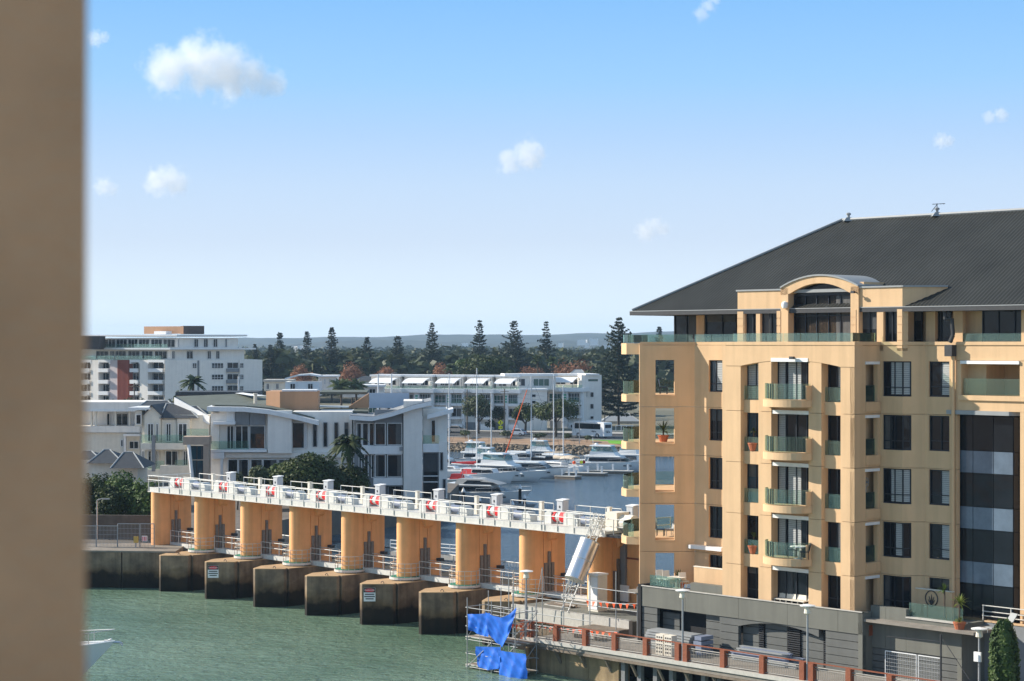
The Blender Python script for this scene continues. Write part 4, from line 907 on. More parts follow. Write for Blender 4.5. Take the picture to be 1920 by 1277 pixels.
# deck edge beam, fascia, brackets
ed = thing('deck_edge', 'timber edge of the promenade with diagonal brackets below the railing', 'deck edge', S(5, TD, 1.8))
bar('kerb_board', -4.9, 40, TD-.3, TD-.02, 2.0, 2.22, M_planter, ed); bar('edge_beam', -4.85, 40, TD-.24, TD+.1, 1.6, 1.74, M_timber, ed)
br0 = None; s = -4.3
while s < 14:
    if br0 is None:
        m = MB(); m.tube(S(s,TD-.1,1.62), S(s+.1,-5.08,.8), .1, 5); m.tube(S(s,TD-.1,1.5), S(s,-5.06,1.5), .09, 5); br0 = m.build('bracket', M_timber, ed); sb0 = s
    else: inst(br0, 'bracket', ed, S(s, 0)-S(sb0, 0))
    s += 2.2
M_balu = mat('dull_baluster_steel', (.27, .25, .22), .5, .15, 5)
# railing: red brown posts, balustrade panels
fr_ = Face(S(0, TD), U); pr_ = thing('promenade_railing', 'steel promenade railing with red brown posts along the waterfront deck', 'railing', S(5, TD, 2.1))
pxs = [982, 995, 1043.5, 1098, 1153.5, 1212, 1272, 1287, 1357, 1430.5, 1506, 1523, 1593, 1670, 1752, 1835, 1920]
po0 = None
for k, px in enumerate(pxs):
    a = fr_.a(px)
    if po0 is None: m = MB(); fr_.box(m, a-.17, a+.17, -.2, .16, 2.0, 3.22); po0 = m.build('post', M_brick, pr_); ap0 = a
    else: inst(po0, 'post', pr_, U*(a-ap0))
    if k+1 < len(pxs):
        c = fr_.a(pxs[k+1])
        if c-a > 1.2:
            m = MB(); n = int((c-a)/.14)
            for z, r in ((3.02, .035), (2.3, .03), (2.9, .02)): m.tube(fr_.p(a+.18, z), fr_.p(c-.18, z), r, 5)
            for i in range(1, n): x = a+.18+(c-a-.36)*i/n; m.tube(fr_.p(x, 2.3), fr_.p(x, 2.9), .014, 4)
            m.build('baluster_panel', M_balu, pr_)
m = MB(); fr_.box(m, fr_.a(980), fr_.a(1925), -.06, .06, 3.225, 3.28); m.build('top_rail', M_brick, pr_)
# street lamps on the deck edge
def lamp(lab, p, h):
    t = thing('street_lamp', lab, 'street lamp', p, 'street lamps along the promenade')
    m = MB(); m.tube(p, p+Vector((0,0,h-.5)), .075, 8, .055); m.build('pole', M_steelpaint2, t)
    m = MB(); m.lathe([(.06,-.5),(.2,-.42),(.17,-.2),(.12,-.08),(.2,-.06)], p+Vector((0,0,h)), 10); m.build('lantern', M_cream, t)
    m = MB(); m.lathe([(.1,-.05),(.42,-.03),(.44,.02),(.1,.09)], p+Vector((0,0,h)), 16); m.build('lamp_shade', M_white, t); return t
M_steelpaint2 = mat('grey_lamp_pole', (.30, .31, .32), .45, .1, 4)
fl_ = Face(S(0, TD), U)
a = fl_.a(1280); lp = fl_.p(a, 2.1); l0_ = lamp('street lamp in front of the stacked metal sheets', lp, zat(1107, lp.y)-2.1)
for px, lab in ((1514, 'street lamp in front of the arched garage recess'), (987, 'street lamp beside the blue tarpaulin scaffold')): dup(l0_, fl_.p(fl_.a(px), 2.1), label=lab)
l3 = Face(S(0, -2.2), U); p = l3.p(l3.a(1836), 2.1); ll = lamp('street lamp with a notice box beside the ivy column', p, zat(1179, p.y)-2.1)
m = MB(); l3.box(m, l3.a(1836)-.22, l3.a(1836)+.22, .08, .2, zat(1240, p.y), zat(1222, p.y)); m.build('notice_box', M_white, ll)
# stacked sheets and beams on the promenade
fs = Face(S(0, -2.6), U)
st = thing('metal_sheet_stack', 'stack of long pale grey metal sheets beside the podium wall', 'metal sheets', fs.p(fs.a(1260), 2.1))
a0, a1 = fs.a(1213), fs.a(1296); rr = random.Random(4)
for i in range(7):
    z = 2.12+.17*i; o = rr.uniform(-.12, .12); m = MB(); fs.box(m, a0+o, a1+o, -1.1+.03*i, .1, z, z+.13); m.build('sheet', M_shsteel if 'M_shsteel' in globals() else M_trimgrey, st)
for i in range(4):
    m = MB(); fs.box(m, a1+.2+rr.uniform(0,.3), a1+.9, -1.0, .1, 2.13+.3*i, 2.36+.3*i); m.build('bracket', M_motor, st)
ac = None
for px, lab in ((1236, 'left beige perforated box behind the promenade railing'), (1252, 'right beige perforated box behind the promenade railing')):
    f3 = Face(S(0, -4.2), U); a = f3.a(px); p = f3.p(a, 2.1)
    if ac is None:
        ac = thing('perforated_box', lab, 'box', p); m = MB(); f3.box(m, a-.3, a+.3, -.5, 0, 2.11, 3.35); m.build('casing', M_cream, ac)
        for i in range(5):
            for j in range(3): m = MB(); c = f3.p(a-.18+.18*j, 2.3+.22*i, .004); f3.box(m, a-.22+.18*j, a-.12+.18*j, .002, .01, 2.25+.22*i, 2.35+.22*i); m.build('vent_hole', M_darkmetal, ac)
    else: dup(ac, p, label=lab)
bs = thing('steel_beam_stack', 'stack of grey steel beams on the promenade before the arched recess', 'steel beams', fs.p(fs.a(1440), 2.1))
a0, a1 = fs.a(1368), fs.a(1490)
for i in range(9):
    k, j = divmod(i, 3); o = rr.uniform(-.3, .5); z = 2.13+.25*k; m = MB(); y0 = -.2-.42*j
    fs.box(m, a0+o, a1+o-k*.6, y0-.3, y0, z, z+.06); fs.box(m, a0+o, a1+o-k*.6, y0-.18, y0-.12, z+.062, z+.17); fs.box(m, a0+o, a1+o-k*.6, y0-.3, y0, z+.172, z+.235); m.build('beam', M_motor if (i % 2) else M_trimgrey, bs)
# temporary mesh fence
tf = thing('temporary_fence', 'temporary white wire fence panels before the grey podium', 'fence', S(20, -3.4, 2.1)); ff = Face(S(0, -3.4), U)
for x0, x1 in ((1660, 1718), (1722, 1764)):
    a0, a1 = ff.a(x0), ff.a(x1); m = MB()
    m.path([ff.p(a0,2.3), ff.p(a1,2.3), ff.p(a1,4.1), ff.p(a0,4.1)], .025, 5, True)
    for i in range(1, 9): m.tube(ff.p(a0,2.3+.2*i), ff.p(a1,2.3+.2*i), .008, 3)
    for i in range(1, 14): x = a0+(a1-a0)*i/14; m.tube(ff.p(x,2.3), ff.p(x,4.1), .007, 3)
    m.build('fence_panel', M_white, tf)
m = MB(); a = ff.a(1764); m.tube(ff.p(a,2.1), ff.p(a,5.4), .06, 6); m.tube(ff.p(a,5.3), ff.p(a+1.8,3.2), .02, 4); m.tube(ff.p(a,5.0), ff.p(a-3.6,4.9), .02, 4); m.build('mast', M_darkmetal, tf)
m = MB(); a = FP4.a(1627); FP4.box(m, a-.35, a+.35, .01, .3, 4.3, 4.9); rl = m.build('wall_light', M_brick, POD)

# leaning caged ladder with sheet metal guard
fo, to = S(-6.9, 0, 3.1), S(-6.6, 3.3, 9.3); ax = (to-fo).normalized(); sd_ = U; up_ = ax.cross(sd_).normalized()
cl = thing('caged_ladder', 'leaning white caged ladder wrapped in a shiny metal guard', 'ladder', fo)
for k in (-.32, .32): m = MB(); m.tube(fo+sd_*k, to+sd_*k, .045, 6); m.build('stile', M_rail, cl)
n = 22
for i in range(1, n): m = MB(); c = fo+(to-fo)*i/n; m.tube(c-sd_*.32, c+sd_*.32, .022, 5); m.build('rung', M_rail, cl)
m = MB(); L_ = (to-fo).length
for k in range(7):
    a = R(20+140*k/6); off = sd_*(.5*math.cos(a))+up_*(.62*math.sin(a))*(-1); m.tube(fo+ax*(.12*L_)+off*.9, to+off, .022, 5)
m.build('cage_bar', M_rail, cl)
m = MB()
for f in (.14, .25, .78, .86, .94): 
    c = fo+ax*(L_*f); m.path([c+sd_*(.5*math.cos(R(a)))-up_*(.62*math.sin(R(a))) for a in range(0, 181, 20)], .025, 5)
m.build('cage_hoop', M_rail, cl)
m = MB(); c0, c1_ = fo+ax*(L_*.32)-up_*.22, fo+ax*(L_*.72)-up_*.22; m.tube(c0, c1_, .70, 24); m.build('guard_shell', mat('bright_sheet_metal', (.72, .72, .72), .28, .06, 1.5, metal=.9), cl, smooth=True)
for f in (.32, .52, .72): m = MB(); c = fo+ax*(L_*f)-up_*.22; m.tube(c-ax*.03, c+ax*.03, .715, 24); m.build('guard_band', M_steelpaint, cl)
# white plant cabinet
f5 = Face(S(0, 2.0), U); a0, a1 = f5.a(1103), f5.a(1121); t = thing('plant_cabinet', 'tall white plant cabinet on the apron right of the caged ladder', 'cabinet', f5.p(a0, 3.0))
m = MB(); f5.box(m, a0, a1, -.9, 0, 3.01, 5.45); m.build('cabinet_body', M_cream, t); m = MB(); f5.box(m, a0-.06, a1+.06, -.96, .06, 5.455, 5.55); m.build('cabinet_roof', M_white, t); m = MB(); f5.box(m, a0+.05, a1-.05, .003, .03, 3.15, 5.3); m.build('door', M_white, t)
t = thing('end_wall', 'ochre wall of the weir control room left of the curved balconies', 'wall', S(-4, 6, 3)); m = MB(); f6 = Face(S(0, 6.0), U); f6.wall(m, f6.a(1166), f6.a(1215), 3.0, 8.1, (), .4); m.build('wall_panel', M_pier, t)
m = MB(); f6.box(m, f6.a(1164)-.05, f6.a(1176), .01, .2, 3.0, 8.0); m.build('door_recess', M_grey, t); m = MB(); f6.box(m, f6.a(1167), f6.a(1184), .21, .3, 3.3, 4.4); m.build('notice_board', M_white, t)
m = MB(); f6.box(m, f6.a(1176), f6.a(1215), .01, .06, 6.2, 6.32); m.build('joint_band', M_brick, t)

M_tube = mat('dull_scaffold_tube', (.33, .33, .33), .5, .2, 5)
# scaffold with blue tarpaulins
ft = Face(S(0, -7.6), U); fb_ = Face(S(0, -5.75), U)
sc = thing('scaffold', 'steel tube scaffold standing in the water beside the promenade', 'scaffold', S(-6, -6.7, 0))
s_a = [ft.a(876), ft.a(921.5), ft.a(966)]
for a in s_a:
    for f, top in ((ft, 4.6), (fb_, 4.9)): m = MB(); m.tube(f.p(a, -1.5), f.p(a, top), .03, 6); m.build('standard', M_tube, sc)
for z in (.15, 1.0, 1.9, 2.75, 3.35, 3.95):
    for f in (ft, fb_): m = MB(); m.tube(f.p(s_a[0]-.15, z), f.p(s_a[2]+.2, z), .024, 5); m.build('ledger', M_tube, sc)
    for a in s_a: m = MB(); m.tube(ft.p(a, z+.06, .1), fb_.p(a, z+.06, -.1), .028, 5); m.build('transom', M_tube, sc)
for a, c in zip(s_a, s_a[1:]): m = MB(); m.tube(ft.p(a, .1, .05), ft.p(c, 1.9, .05), .026, 5); m.build('brace', M_tube, sc)
m = MB(); m.tube(ft.p(s_a[2], .1), fb_.p(s_a[2], 1.9), .026, 5); m.build('brace', M_tube, sc)
for z in (.22, 2.02):
    for i in range(7): m = MB(); f = Face(S(0, -7.5+.25*i), U); f.box(m, s_a[0]-.3, s_a[2]+.2, -.22, 0, z, z+.05); m.build('plank', M_timber if i % 3 else M_planter, sc)
for a, c in zip(s_a, s_a[1:]):
    mid = (a+c)/2
    for f, top in ((ft, 4.3), (fb_, 5.2)): m = MB(); m.tube(f.p(mid, -1.5, -.05), f.p(mid, top, -.05), .024, 6); m.build('standard', M_tube, sc)
    m = MB(); m.tube(fb_.p(a, 2.0, .05), fb_.p(c, 3.9, .05), .022, 5); m.build('brace', M_tube, sc)
for a in s_a: m = MB(); m.tube(ft.p(a, 2.0, .06), fb_.p(a, 3.9, -.06), .022, 5); m.build('brace', M_tube, sc)
sb = thing('scaffold', 'thin tube scaffold frame standing on the apron behind the railing', 'scaffold', S(-5, -3, 2.1))
fq = Face(S(0, -.6), U)
for px, top in ((939, 1120), (963, 1068), (954, 1075), (1017, 1064), (1057, 1090), (1106, 1078), (1155, 1072), (1195, 1100)):
    a = fq.a(px); z = fq.z(top, a); m = MB(); m.tube(fq.p(a, 0 if px < 980 else 2.1), fq.p(a, z), .035, 6); m.build('standard', M_darksteel if 'M_darksteel' in globals() else M_trimgrey, sb)
for y0, x0, x1 in ((1118, 925, 1195), (1131, 963, 1195), (1152, 925, 1110), (1107, 1106, 1195)):
    a0, a1 = fq.a(x0), fq.a(x1); z = fq.z(y0, (a0+a1)/2); m = MB(); m.tube(fq.p(a0, z), fq.p(a1, z), .03, 5); m.build('ledger', M_trimgrey, sb)
a0, a1 = fq.a(1017), fq.a(1003); m = MB(); m.tube(fq.p(a0, 6.0), fq.p(a1, 3.0), .025, 5); m.build('brace', M_trimgrey, sb)
def tarp(lab, f, x0, x1, ytop, ybot, seed, off=.08, pinch=.0, ms=1):
    r = random.Random(seed); a0, a1 = f.a(x0), f.a(x1); n, k = 24, 18; m = MB(); rows = []
    for j in range(k+1):
        v = j/k; row = []
        for i in range(n+1):
            u = i/n; xt = ytop[0]+(ytop[1]-ytop[0])*u if len(ytop) == 2 else ytop[min(len(ytop)-2, int(u*(len(ytop)-1)))]*(1-(u*(len(ytop)-1))%1 if u < 1 else 0)+ytop[min(len(ytop)-1, int(u*(len(ytop)-1))+1)]*((u*(len(ytop)-1))%1 if u < 1 else 1)
            xb = ybot[min(len(ybot)-2, int(u*(len(ybot)-1)))]*(1-(u*(len(ybot)-1))%1 if u < 1 else 0)+ybot[min(len(ybot)-1, int(u*(len(ybot)-1))+1)]*((u*(len(ybot)-1))%1 if u < 1 else 1)
            uu = .5+(u-.5)*(1-pinch*v); a = a0+(a1-a0)*uu; y = xt+(xb-xt)*v
            o = off+.10*math.sin(u*5+seed+v*1.5)*v-.07*abs(math.sin(u*8+v*2.2+seed))*(.3+v)+.05*abs(math.sin(v*6-u*5+seed))+.02*math.sin(u*27-v*13)+r.uniform(-.006,.006); row.append(f.p(a, f.z(y, a), o))
        rows.append(row)
    m.loft(rows, cap=False); o = m.build('blue_tarpaulin', M_bluetarp, None, smooth=True, recalc=False, org=f.p(a0, 2)); tag(o, lab, 'tarpaulin', 'blue tarpaulins on the scaffold')
tarp('upper left blue tarpaulin tied to the scaffold rails', ft, 879, 922, (1151, 1151, 1149), (1181, 1191, 1194), 1, .1, .14)
tarp('upper right blue tarpaulin hanging in a point from the scaffold', ft, 914, 973, (1147, 1154, 1158, 1152, 1138), (1190, 1204, 1214, 1196, 1160), 2, .16, .16)
tarp('lower left blue tarpaulin under the scaffold planks', ft, 893, 941, (1212, 1213), (1250, 1256, 1253), 3, .06, .04)
tarp('lower right blue tarpaulin hanging to the water below the planks', ft, 937, 990, (1219, 1226), (1266, 1277, 1272), 4, .14, .02)
# bunting with orange flags
def bunting(lab, p, q, n, sag, seed):
    t = thing('bunting', lab, 'bunting', p); pts = [p+(q-p)*i/24+Vector((0,0,-sag*4*(i/24)*(1-i/24))) for i in range(25)]
    m = MB(); m.path(pts, .012, 4); m.build('cord', M_white, t); r = random.Random(seed)
    for i in range(n):
        f = (i+.5)/n; c = p+(q-p)*f+Vector((0,0,-sag*4*f*(1-f))); d = (q-p).normalized(); m = MB(); w, h = .15, .36; k = Vector((r.uniform(-.1,.1), r.uniform(-.1,.1), 0))
        m.face([c-d*w, c+d*w, c+k+Vector((0,0,-h))]); m.build('flag', M_orange, t, recalc=False)
P_ = lambda px, y, t: (lambda f: f.p(f.a(px), f.z(y, f.a(px))))(Face(S(0, t), U))
bunting('orange flag bunting strung behind the promenade railing', P_(985, 1168, -4.9), P_(1160, 1185, -4.9), 16, .1, 1)
bunting('orange flag bunting strung across the apron below the end wall', P_(1095, 1125, -.7), P_(1195, 1132, -.7), 8, .08, 2)
bunting('orange flag bunting slung from the blue tarpaulin to the railing', P_(940, 1160, -7.5), P_(985, 1172, -5.3), 7, .1, 3)
# workman crouching near the railing is only a smudge of orange: a safety barrier bag
t = thing('rubble_pile', 'pile of grey rubble sheets on the ground right of the apron', 'rubble', S(-2.5, -.8, 2.1)); rr = random.Random(9)
for i in range(26):
    c = S(-3.6+rr.uniform(0,3.2), -2.8+rr.uniform(0,1.2), 2.11+rr.uniform(0,.2)); m = MB(); m.obox(c, (rr.uniform(-1,1), rr.uniform(-1,1)), rr.uniform(.3,.9), rr.uniform(.2,.5), c.z, c.z+rr.uniform(.06,.2)); m.build('slab_piece', M_planter if i % 2 else M_timber, t)

# site clutter on the apron: timber offcuts, drums, coiled hose, mesh barrier
rr = random.Random(31)
t = thing('timber_stack', 'loose stack of timber planks on the apron beside the caged ladder', 'timber', S(-9.5, 2, 3.0))
for i in range(8): c = S(-9.6+rr.uniform(-.3,.3), 2+.22*(i%4), 3.0); z = 3.01+.09*(i//4); m = MB(); m.obox(c, U+W*rr.uniform(-.12,.12), 2.2+rr.uniform(-.4,.4), .18, z, z+.07); m.build('plank', M_timber if i % 3 else M_planter, t)
# ------------------------------------------------------------------ buildings across the basin
def pbox(par, name, f, x0, y0, x1, y1, m, o0=-.3, o1=0.0):
    a0, a1, z0, z1 = f.r(x0, y0, x1, y1, o1); b = MB(); f.box(b, a0, a1, o0, o1, z0, z1); return b.build(name, m, par)
def pwin(par, f, x0, y0, x1, y1, off=.0, mull=(.5,), trans=(), fm=None, pm=None, fw=.08):
    off += .1
    a0, a1, z0, z1 = f.r(x0, y0, x1, y1, off); return window(par, f, a0, a1, z0, z1, off, mull, trans, fm=fm or M_white, pm=pm, fw=fw)
def pglass(par, f, x0, y0, x1, y1, off=.1):
    a0, a1, z0, z1 = f.r(x0, y0, x1, y1, off); b = MB(); f.box(b, a0, a1, off-.02, off, z0, z1); return b.build('glass_panel', M_glass, par)
def proof(par, name, f, pts, th, depth, m, o1=.4):
    """roof slab from a pixel polyline of its top edge, extruded away from the camera"""
    q = []
    for x, y in pts: a = f.a(x, o1); q.append((a, f.z(y, a, o1)))
    b = MB()
    for (a0, z0), (a1, z1) in zip(q, q[1:]):
        b.hexa([f.p(a0,z0-th,o1), f.p(a1,z1-th,o1), f.p(a1,z1-th,o1-depth), f.p(a0,z0-th,o1-depth), f.p(a0,z0,o1), f.p(a1,z1,o1), f.p(a1,z1,o1-depth), f.p(a0,z0,o1-depth)])
    return b.build(name, m, par)
M_skylight = mat('pale_metal_roof', (.45, .50, .52), .35, .1, 1)
# ---- white modern house on the left bank
WH = thing('modern_house', 'large white modern house with curved grey roofs behind the weir catwalk', 'house', (-22, 240, 2.6))
F = Face(at(390, 240), (1, .05)); FR2 = F.moved(2.2)
pbox(WH, 'wall', F, 396, 772, 660, 935, M_offwhite, -9, -.5)
pbox(WH, 'wall', F, 395, 775, 411, 842, M_offwhite, -3, .0)
for x0, x1, m in ((411, 425, M_offwhite), (425, 440, M_white), (441, 467, M_grey), (468, 497, M_grey)): pbox(WH, 'clerestory_panel', F, x0, 771, x1, 797, m, -.49, .05)
pbox(WH, 'canopy', F, 399, 791, 441, 796, M_white, -.4, 1.2)
for x0, x1 in ((425, 439), (441, 466), (468, 497)): pwin(WH, F, x0, 798, x1, 842, -.35, (.5,) if x1 < 470 else ())
pglass(WH, F, 396, 827, 466, 843, .6)
pbox(WH, 'balcony_slab', F, 392, 843, 500, 848, M_white, -.4, .9); pbox(WH, 'fascia', F, 392, 848.5, 420, 860, M_white, -.4, .9)
pbox(WH, 'wall_panel', F, 502, 770, 547, 850, M_offwhite, -.4, .7); pbox(WH, 'spandrel', F, 420, 849, 660, 858, M_offwhite, -.45, .1)
pwin(WH, F, 547.5, 792, 571, 841, -.4, ()); pwin(WH, F, 572, 792, 575, 839, -.4, ())
for x in (586.5, 606, 626.5, 645.5): pwin(WH, F, x, 792, x+8, 838, -.42, (), fm=M_grey)
for x0, x1 in ((427, 446), (447, 466), (470, 492), (493, 520), (522, 556)): pwin(WH, F, x0, 861, x1, 905, -.4, ())
for x0, x1 in ((392, 396), (413, 418)): pbox(WH, 'column', F, x0, 860, x1, 925, M_white, .3, .8)
proof(WH, 'roof', F, [(388, 762.5), (457, 763.5), (503, 768), (548, 777), (597, 789)], .55, 6, M_white, 1.2)
proof(WH, 'roof_sheet', F, [(398, 759), (457, 760), (503, 764), (548, 772), (590, 783)], .12, 9, M_greenroof, -.2)
# right wing
pbox(WH, 'wall', FR2, 664, 780, 792, 935, M_grey, -8, -.6)
pbox(WH, 'wall_panel', FR2, 702, 768, 755, 793, M_grey, -.59, -.05); pbox(WH, 'pilaster', FR2, 756.6, 752, 792, 935, M_offwhite, -8, .5)
for x0, x1 in ((668.5, 678), (679, 691), (692, 702)): pwin(WH, FR2, x0, 793, x1, 836, -.5, ()); pwin(WH, FR2, x0+4, 852, x1, 896, -.5, ())
for x0, x1 in ((703, 723), (726, 754)): pwin(WH, FR2, x0, 793, x1, 835, -.1, ()); pwin(WH, FR2, x0, 852, x1, 895, -.1, ())
pbox(WH, 'spandrel', FR2, 677, 836, 755, 851.5, M_white, -.58, .15); pbox(WH, 'spandrel', FR2, 700, 896, 755, 910, M_white, -.58, .15)
pwin(WH, FR2, 728, 911, 754, 935, -.3, (.5,), fm=M_grey)
pbox(WH, 'wall', FR2, 793, 766, 839, 935, M_offwhite, -7, -.8); pwin(WH, FR2, 808, 787, 817, 830, -.7, ())
pbox(WH, 'balcony_slab', FR2, 793, 832, 824, 848, M_white, -.79, .2); pglass(WH, FR2, 793, 816, 824, 832, .15)
pwin(WH, FR2, 793, 849, 822, 935, -.3, (), (.5,), fm=M_grey); pbox(WH, 'wall_panel', FR2, 823, 829, 839, 935, M_offwhite, -4, .25); pwin(WH, FR2, 825, 848, 831, 882, .3, (), fm=M_grey); pwin(WH, FR2, 830, 898, 836, 933, .3, (), fm=M_grey)
for z in (892, 903): pbox(WH, 'ledge', FR2, 792.5, z, 823, z+1.5, M_white, -.2, .1)
for x in (750, 752): pbox(WH, 'air_vent', FR2, x-1, 838, x+3, 845, M_trimgrey, .16, .5)
proof(WH, 'roof', FR2, [(655, 779), (697, 782), (735, 773), (775, 760), (809, 752)], .5, 1.0, M_white, 1.4)
proof(WH, 'roof_sheet', FR2, [(656, 778), (697, 781), (735, 772), (775, 759), (809, 751)], .06, 13, M_grey, 1.35)
proof(WH, 'roof', FR2, [(801, 778), (822, 773), (850, 766)], .5, 5, M_white, .9)
# roof terrace pieces
fb2 = Face(at(390, 249), (1, .05))
proof(WH, 'roof_sheet', fb2, [(596, 770), (690, 771)], .2, 10, M_greenroof, 5)
bx = Face(at(525, 246), (1, .06)); bl = Face(at(499, 247.4), at(525, 246)-at(499, 247.4))
a1 = bx.a(597); zt_, zb_ = zat(734, 246), zat(771, 246)
b = MB(); q = [at(499,247.6), at(525,246), bx.p(a1,0), bx.p(a1,0)+Vector((-.3,5,0)), at(499,247.6)+Vector((.2,5,0))]; b.prism([(p.x,p.y) for p in q], zb_-2, zt_); b.build('roof_box', M_skin, WH)
pbox(WH, 'box_capping', bx, 528, 731, 594, 734, M_white, -4, -.2)
proof(WH, 'skylight', fb2, [(597, 762), (653, 763)], .1, 5, M_skylight, .4)
# sloping orange parapet, blue-grey screen
f = Face(at(650, 252), (1, .05)); b = MB(); p = [(f.a(650), f.z(765, 0)), (f.a(691), f.z(765, 0)), (f.a(691), f.z(738, 0))]
b.vprism(p, f.o, f.d, 4); b.build('gable_parapet', M_skin, WH)
pbox(WH, 'screen_wall', f, 692.5, 737, 767, 765, M_panelwall if 'M_panelwall' in globals() else mat('pale_blue_wall', (.42, .49, .58), .6, .05, 1), -.4, 0)
proof(WH, 'roof_sheet', Face(at(598, 256), (1, .05)), [(598, 735), (688, 735)], .3, 12, M_greenroof, .4)
# big grey green roof on the left with white raking fascia
fr3 = Face(at(327, 252), (1, 0)); b = MB()
T = lambda x, y, Y: Vector((*at(x, Y)[:2], zat(y, Y)))
b.face([T(328,748,250), T(392,782,246), T(500,770,246), T(500,741,268), T(455,738,270), T(330,743,270)]); b.build('roof_sheet', M_greenroof, WH, recalc=False)
b = MB(); p, q = T(327,747,249.6), T(393,783,245.6)
b.hexa([p+Vector((0,-.2,-.75)), q+Vector((0,-.2,-.9)), q+Vector((0,.2,-.9)), p+Vector((0,.2,-.75)), p+Vector((0,-.2,.15)), q+Vector((0,-.2,.15)), q+Vector((0,.2,.15)), p+Vector((0,.2,.15))]); b.build('raking_fascia', M_white, WH)
b = MB(); b.face([T(440,737,271), T(455,736,271), T(500,742,260), T(470,742,262)]); b.build('roof_sheet', M_white, WH, recalc=False)
b = MB(); c = T(479, 752, 255); b.lathe([(.22,-1.2),(.22,.8),(.3,.85),(.3,1.0)], c, 8); b.build('chimney_flue', M_cream, WH)
# ---- tan entry frame with tilted blue glass
EN = thing('entry_portal', 'tan portal frame with a tall leaning blue glass window beside the white house', 'porch', at(343, 236, 2.6)); f = Face(at(343, 236), (1, .05))
pbox(EN, 'lintel', f, 343, 819, 392, 834, M_tanstone if 'M_tanstone' in globals() else mat('tan_stone', (.44, .33, .25), .8, .1, 1.2), -3, 0)
pbox(EN, 'leg', f, 381, 834.5, 391.5, 912, MATS['tan_stone'], -2.5, -.1)
for x0, x1, y0, y1 in ((355, 369, 836, 862), (369, 381, 836, 862), (357, 369, 863, 905), (369, 381, 863, 905)): pwin(EN, f, x0, y0, x1, y1, -.6, (), fm=M_frame, pm=M_paneblue)
b = MB(); b.tube(f.p(f.a(354), f.z(834, f.a(354))), f.p(f.a(362), f.z(910, f.a(362))), .22, 6); b.build('slanted_column', M_white, EN)
pglass(EN, Face(at(343, 239), (1, .05)), 350, 804, 391, 818, .0); 
# ---- cream gabled house
CH = thing('gabled_house', 'cream two storey house with front gable and dark tiled roofs beside the white house', 'house', at(300, 246, 2.6)); f = Face(at(262, 246), (1, -.06))
pbox(CH, 'wall', f, 266, 778, 392, 905, M_cream, -8, -.6); pbox(CH, 'gable_wall', f, 271, 777, 301, 842, M_cream, -4, 0)
b = MB(); a0, a1, ac_ = f.a(271), f.a(301), f.a(285); z0, z1 = f.z(777, a0), f.z(762, ac_)
b.vprism([(a0, z0), (a1, z0), (ac_, z1)], f.o, f.d, 4); b.build('gable', M_cream, CH)
for s0_, s1_ in (((269,778.5),(285,761)), ((285,761),(303,778.5))):
    b = MB(); p = [f.a(s0_[0]), f.a(s1_[0])]; zz = [f.z(s0_[1], p[0]), f.z(s1_[1], p[1])]
    b.hexa([f.p(p[0],zz[0],.3), f.p(p[1],zz[1],.3), f.p(p[1],zz[1],-7), f.p(p[0],zz[0],-7), f.p(p[0],zz[0]+.15,.3), f.p(p[1],zz[1]+.15,.3), f.p(p[1],zz[1]+.15,-7), f.p(p[0],zz[0]+.15,-7)]); b.build('roof', M_tile, CH)
def hip(par, x0, x1, ye, xr0, xr1, yr, Y, dp, m=M_tile, name='roof'):
    f_, r_, k = [T(x0,ye,Y), T(x1,ye,Y), T(x1,ye,Y)+Vector((.0,dp,0)), T(x0,ye,Y)+Vector((0,dp,0))], [T(xr0,yr,Y+dp/2), T(xr1,yr,Y+dp/2)], None
    b = MB(); b.face([f_[0], f_[1], r_[1], r_[0]]); b.face([f_[1], f_[2], r_[1]]); b.face([f_[2], f_[3], r_[0], r_[1]]); b.face([f_[3], f_[0], r_[0]]); b.face(f_)
    o = b.build(name, m, par); b = MB()
    for p, q in ((f_[0], r_[0]), (f_[1], r_[1]), (r_[0], r_[1])): b.tube(p, q, .09, 5)
    b.build('ridge_tiles', M_trimgrey, par); return o
hip(CH, 300, 372, 784, 312, 345, 757, 245.5, 8); hip(CH, 330, 398, 786, 345, 370, 762, 247, 7); hip(CH, 258, 330, 764, 275, 315, 752, 252, 9)
pbox(CH, 'wall', f, 303, 787, 331, 830, M_cream, -3, -.3); pbox(CH, 'wall', f, 332, 785, 356, 830, M_cream, -3, -.1)
for x0, x1, o in ((276.5, 288, .03), (292, 297, .03), (311, 321, -.26), (334, 351, -.06)): pwin(CH, f, x0, 794, x1, 828, o, (.5,) if x1-x0 > 8 else ())
pbox(CH, 'balcony_slab', f, 264, 831, 347, 843, M_cream, -.5, 1.2); pglass(CH, f, 265, 815, 347, 831, 1.1); pbox(CH, 'column', f, 284.5, 816, 291, 884, M_grey, .8, 1.3)
for x0, x1 in ((265, 271), (277, 290), (292, 298), (310, 334), (343, 352)): pwin(CH, f, x0, 845, x1, 876, -.5, (.5,))
pglass(CH, f, 265, 864, 308, 880, 1.1); pbox(CH, 'balcony_slab', f, 262, 880, 310, 895, M_cream, -.5, 1.2); pbox(CH, 'garden_wall', f, 300, 873, 356, 905, M_cream, .8, 2.2); pglass(CH, f, 328, 862, 352, 873, 2.0)
pbox(CH, 'oriel', f, 253, 770, 266, 800, M_cream, -2, -.2); pwin(CH, f, 254.5, 777, 265, 796, -.15, ()); pbox(CH, 'eave', f, 240, 764, 282, 768, M_white, -6, .4)
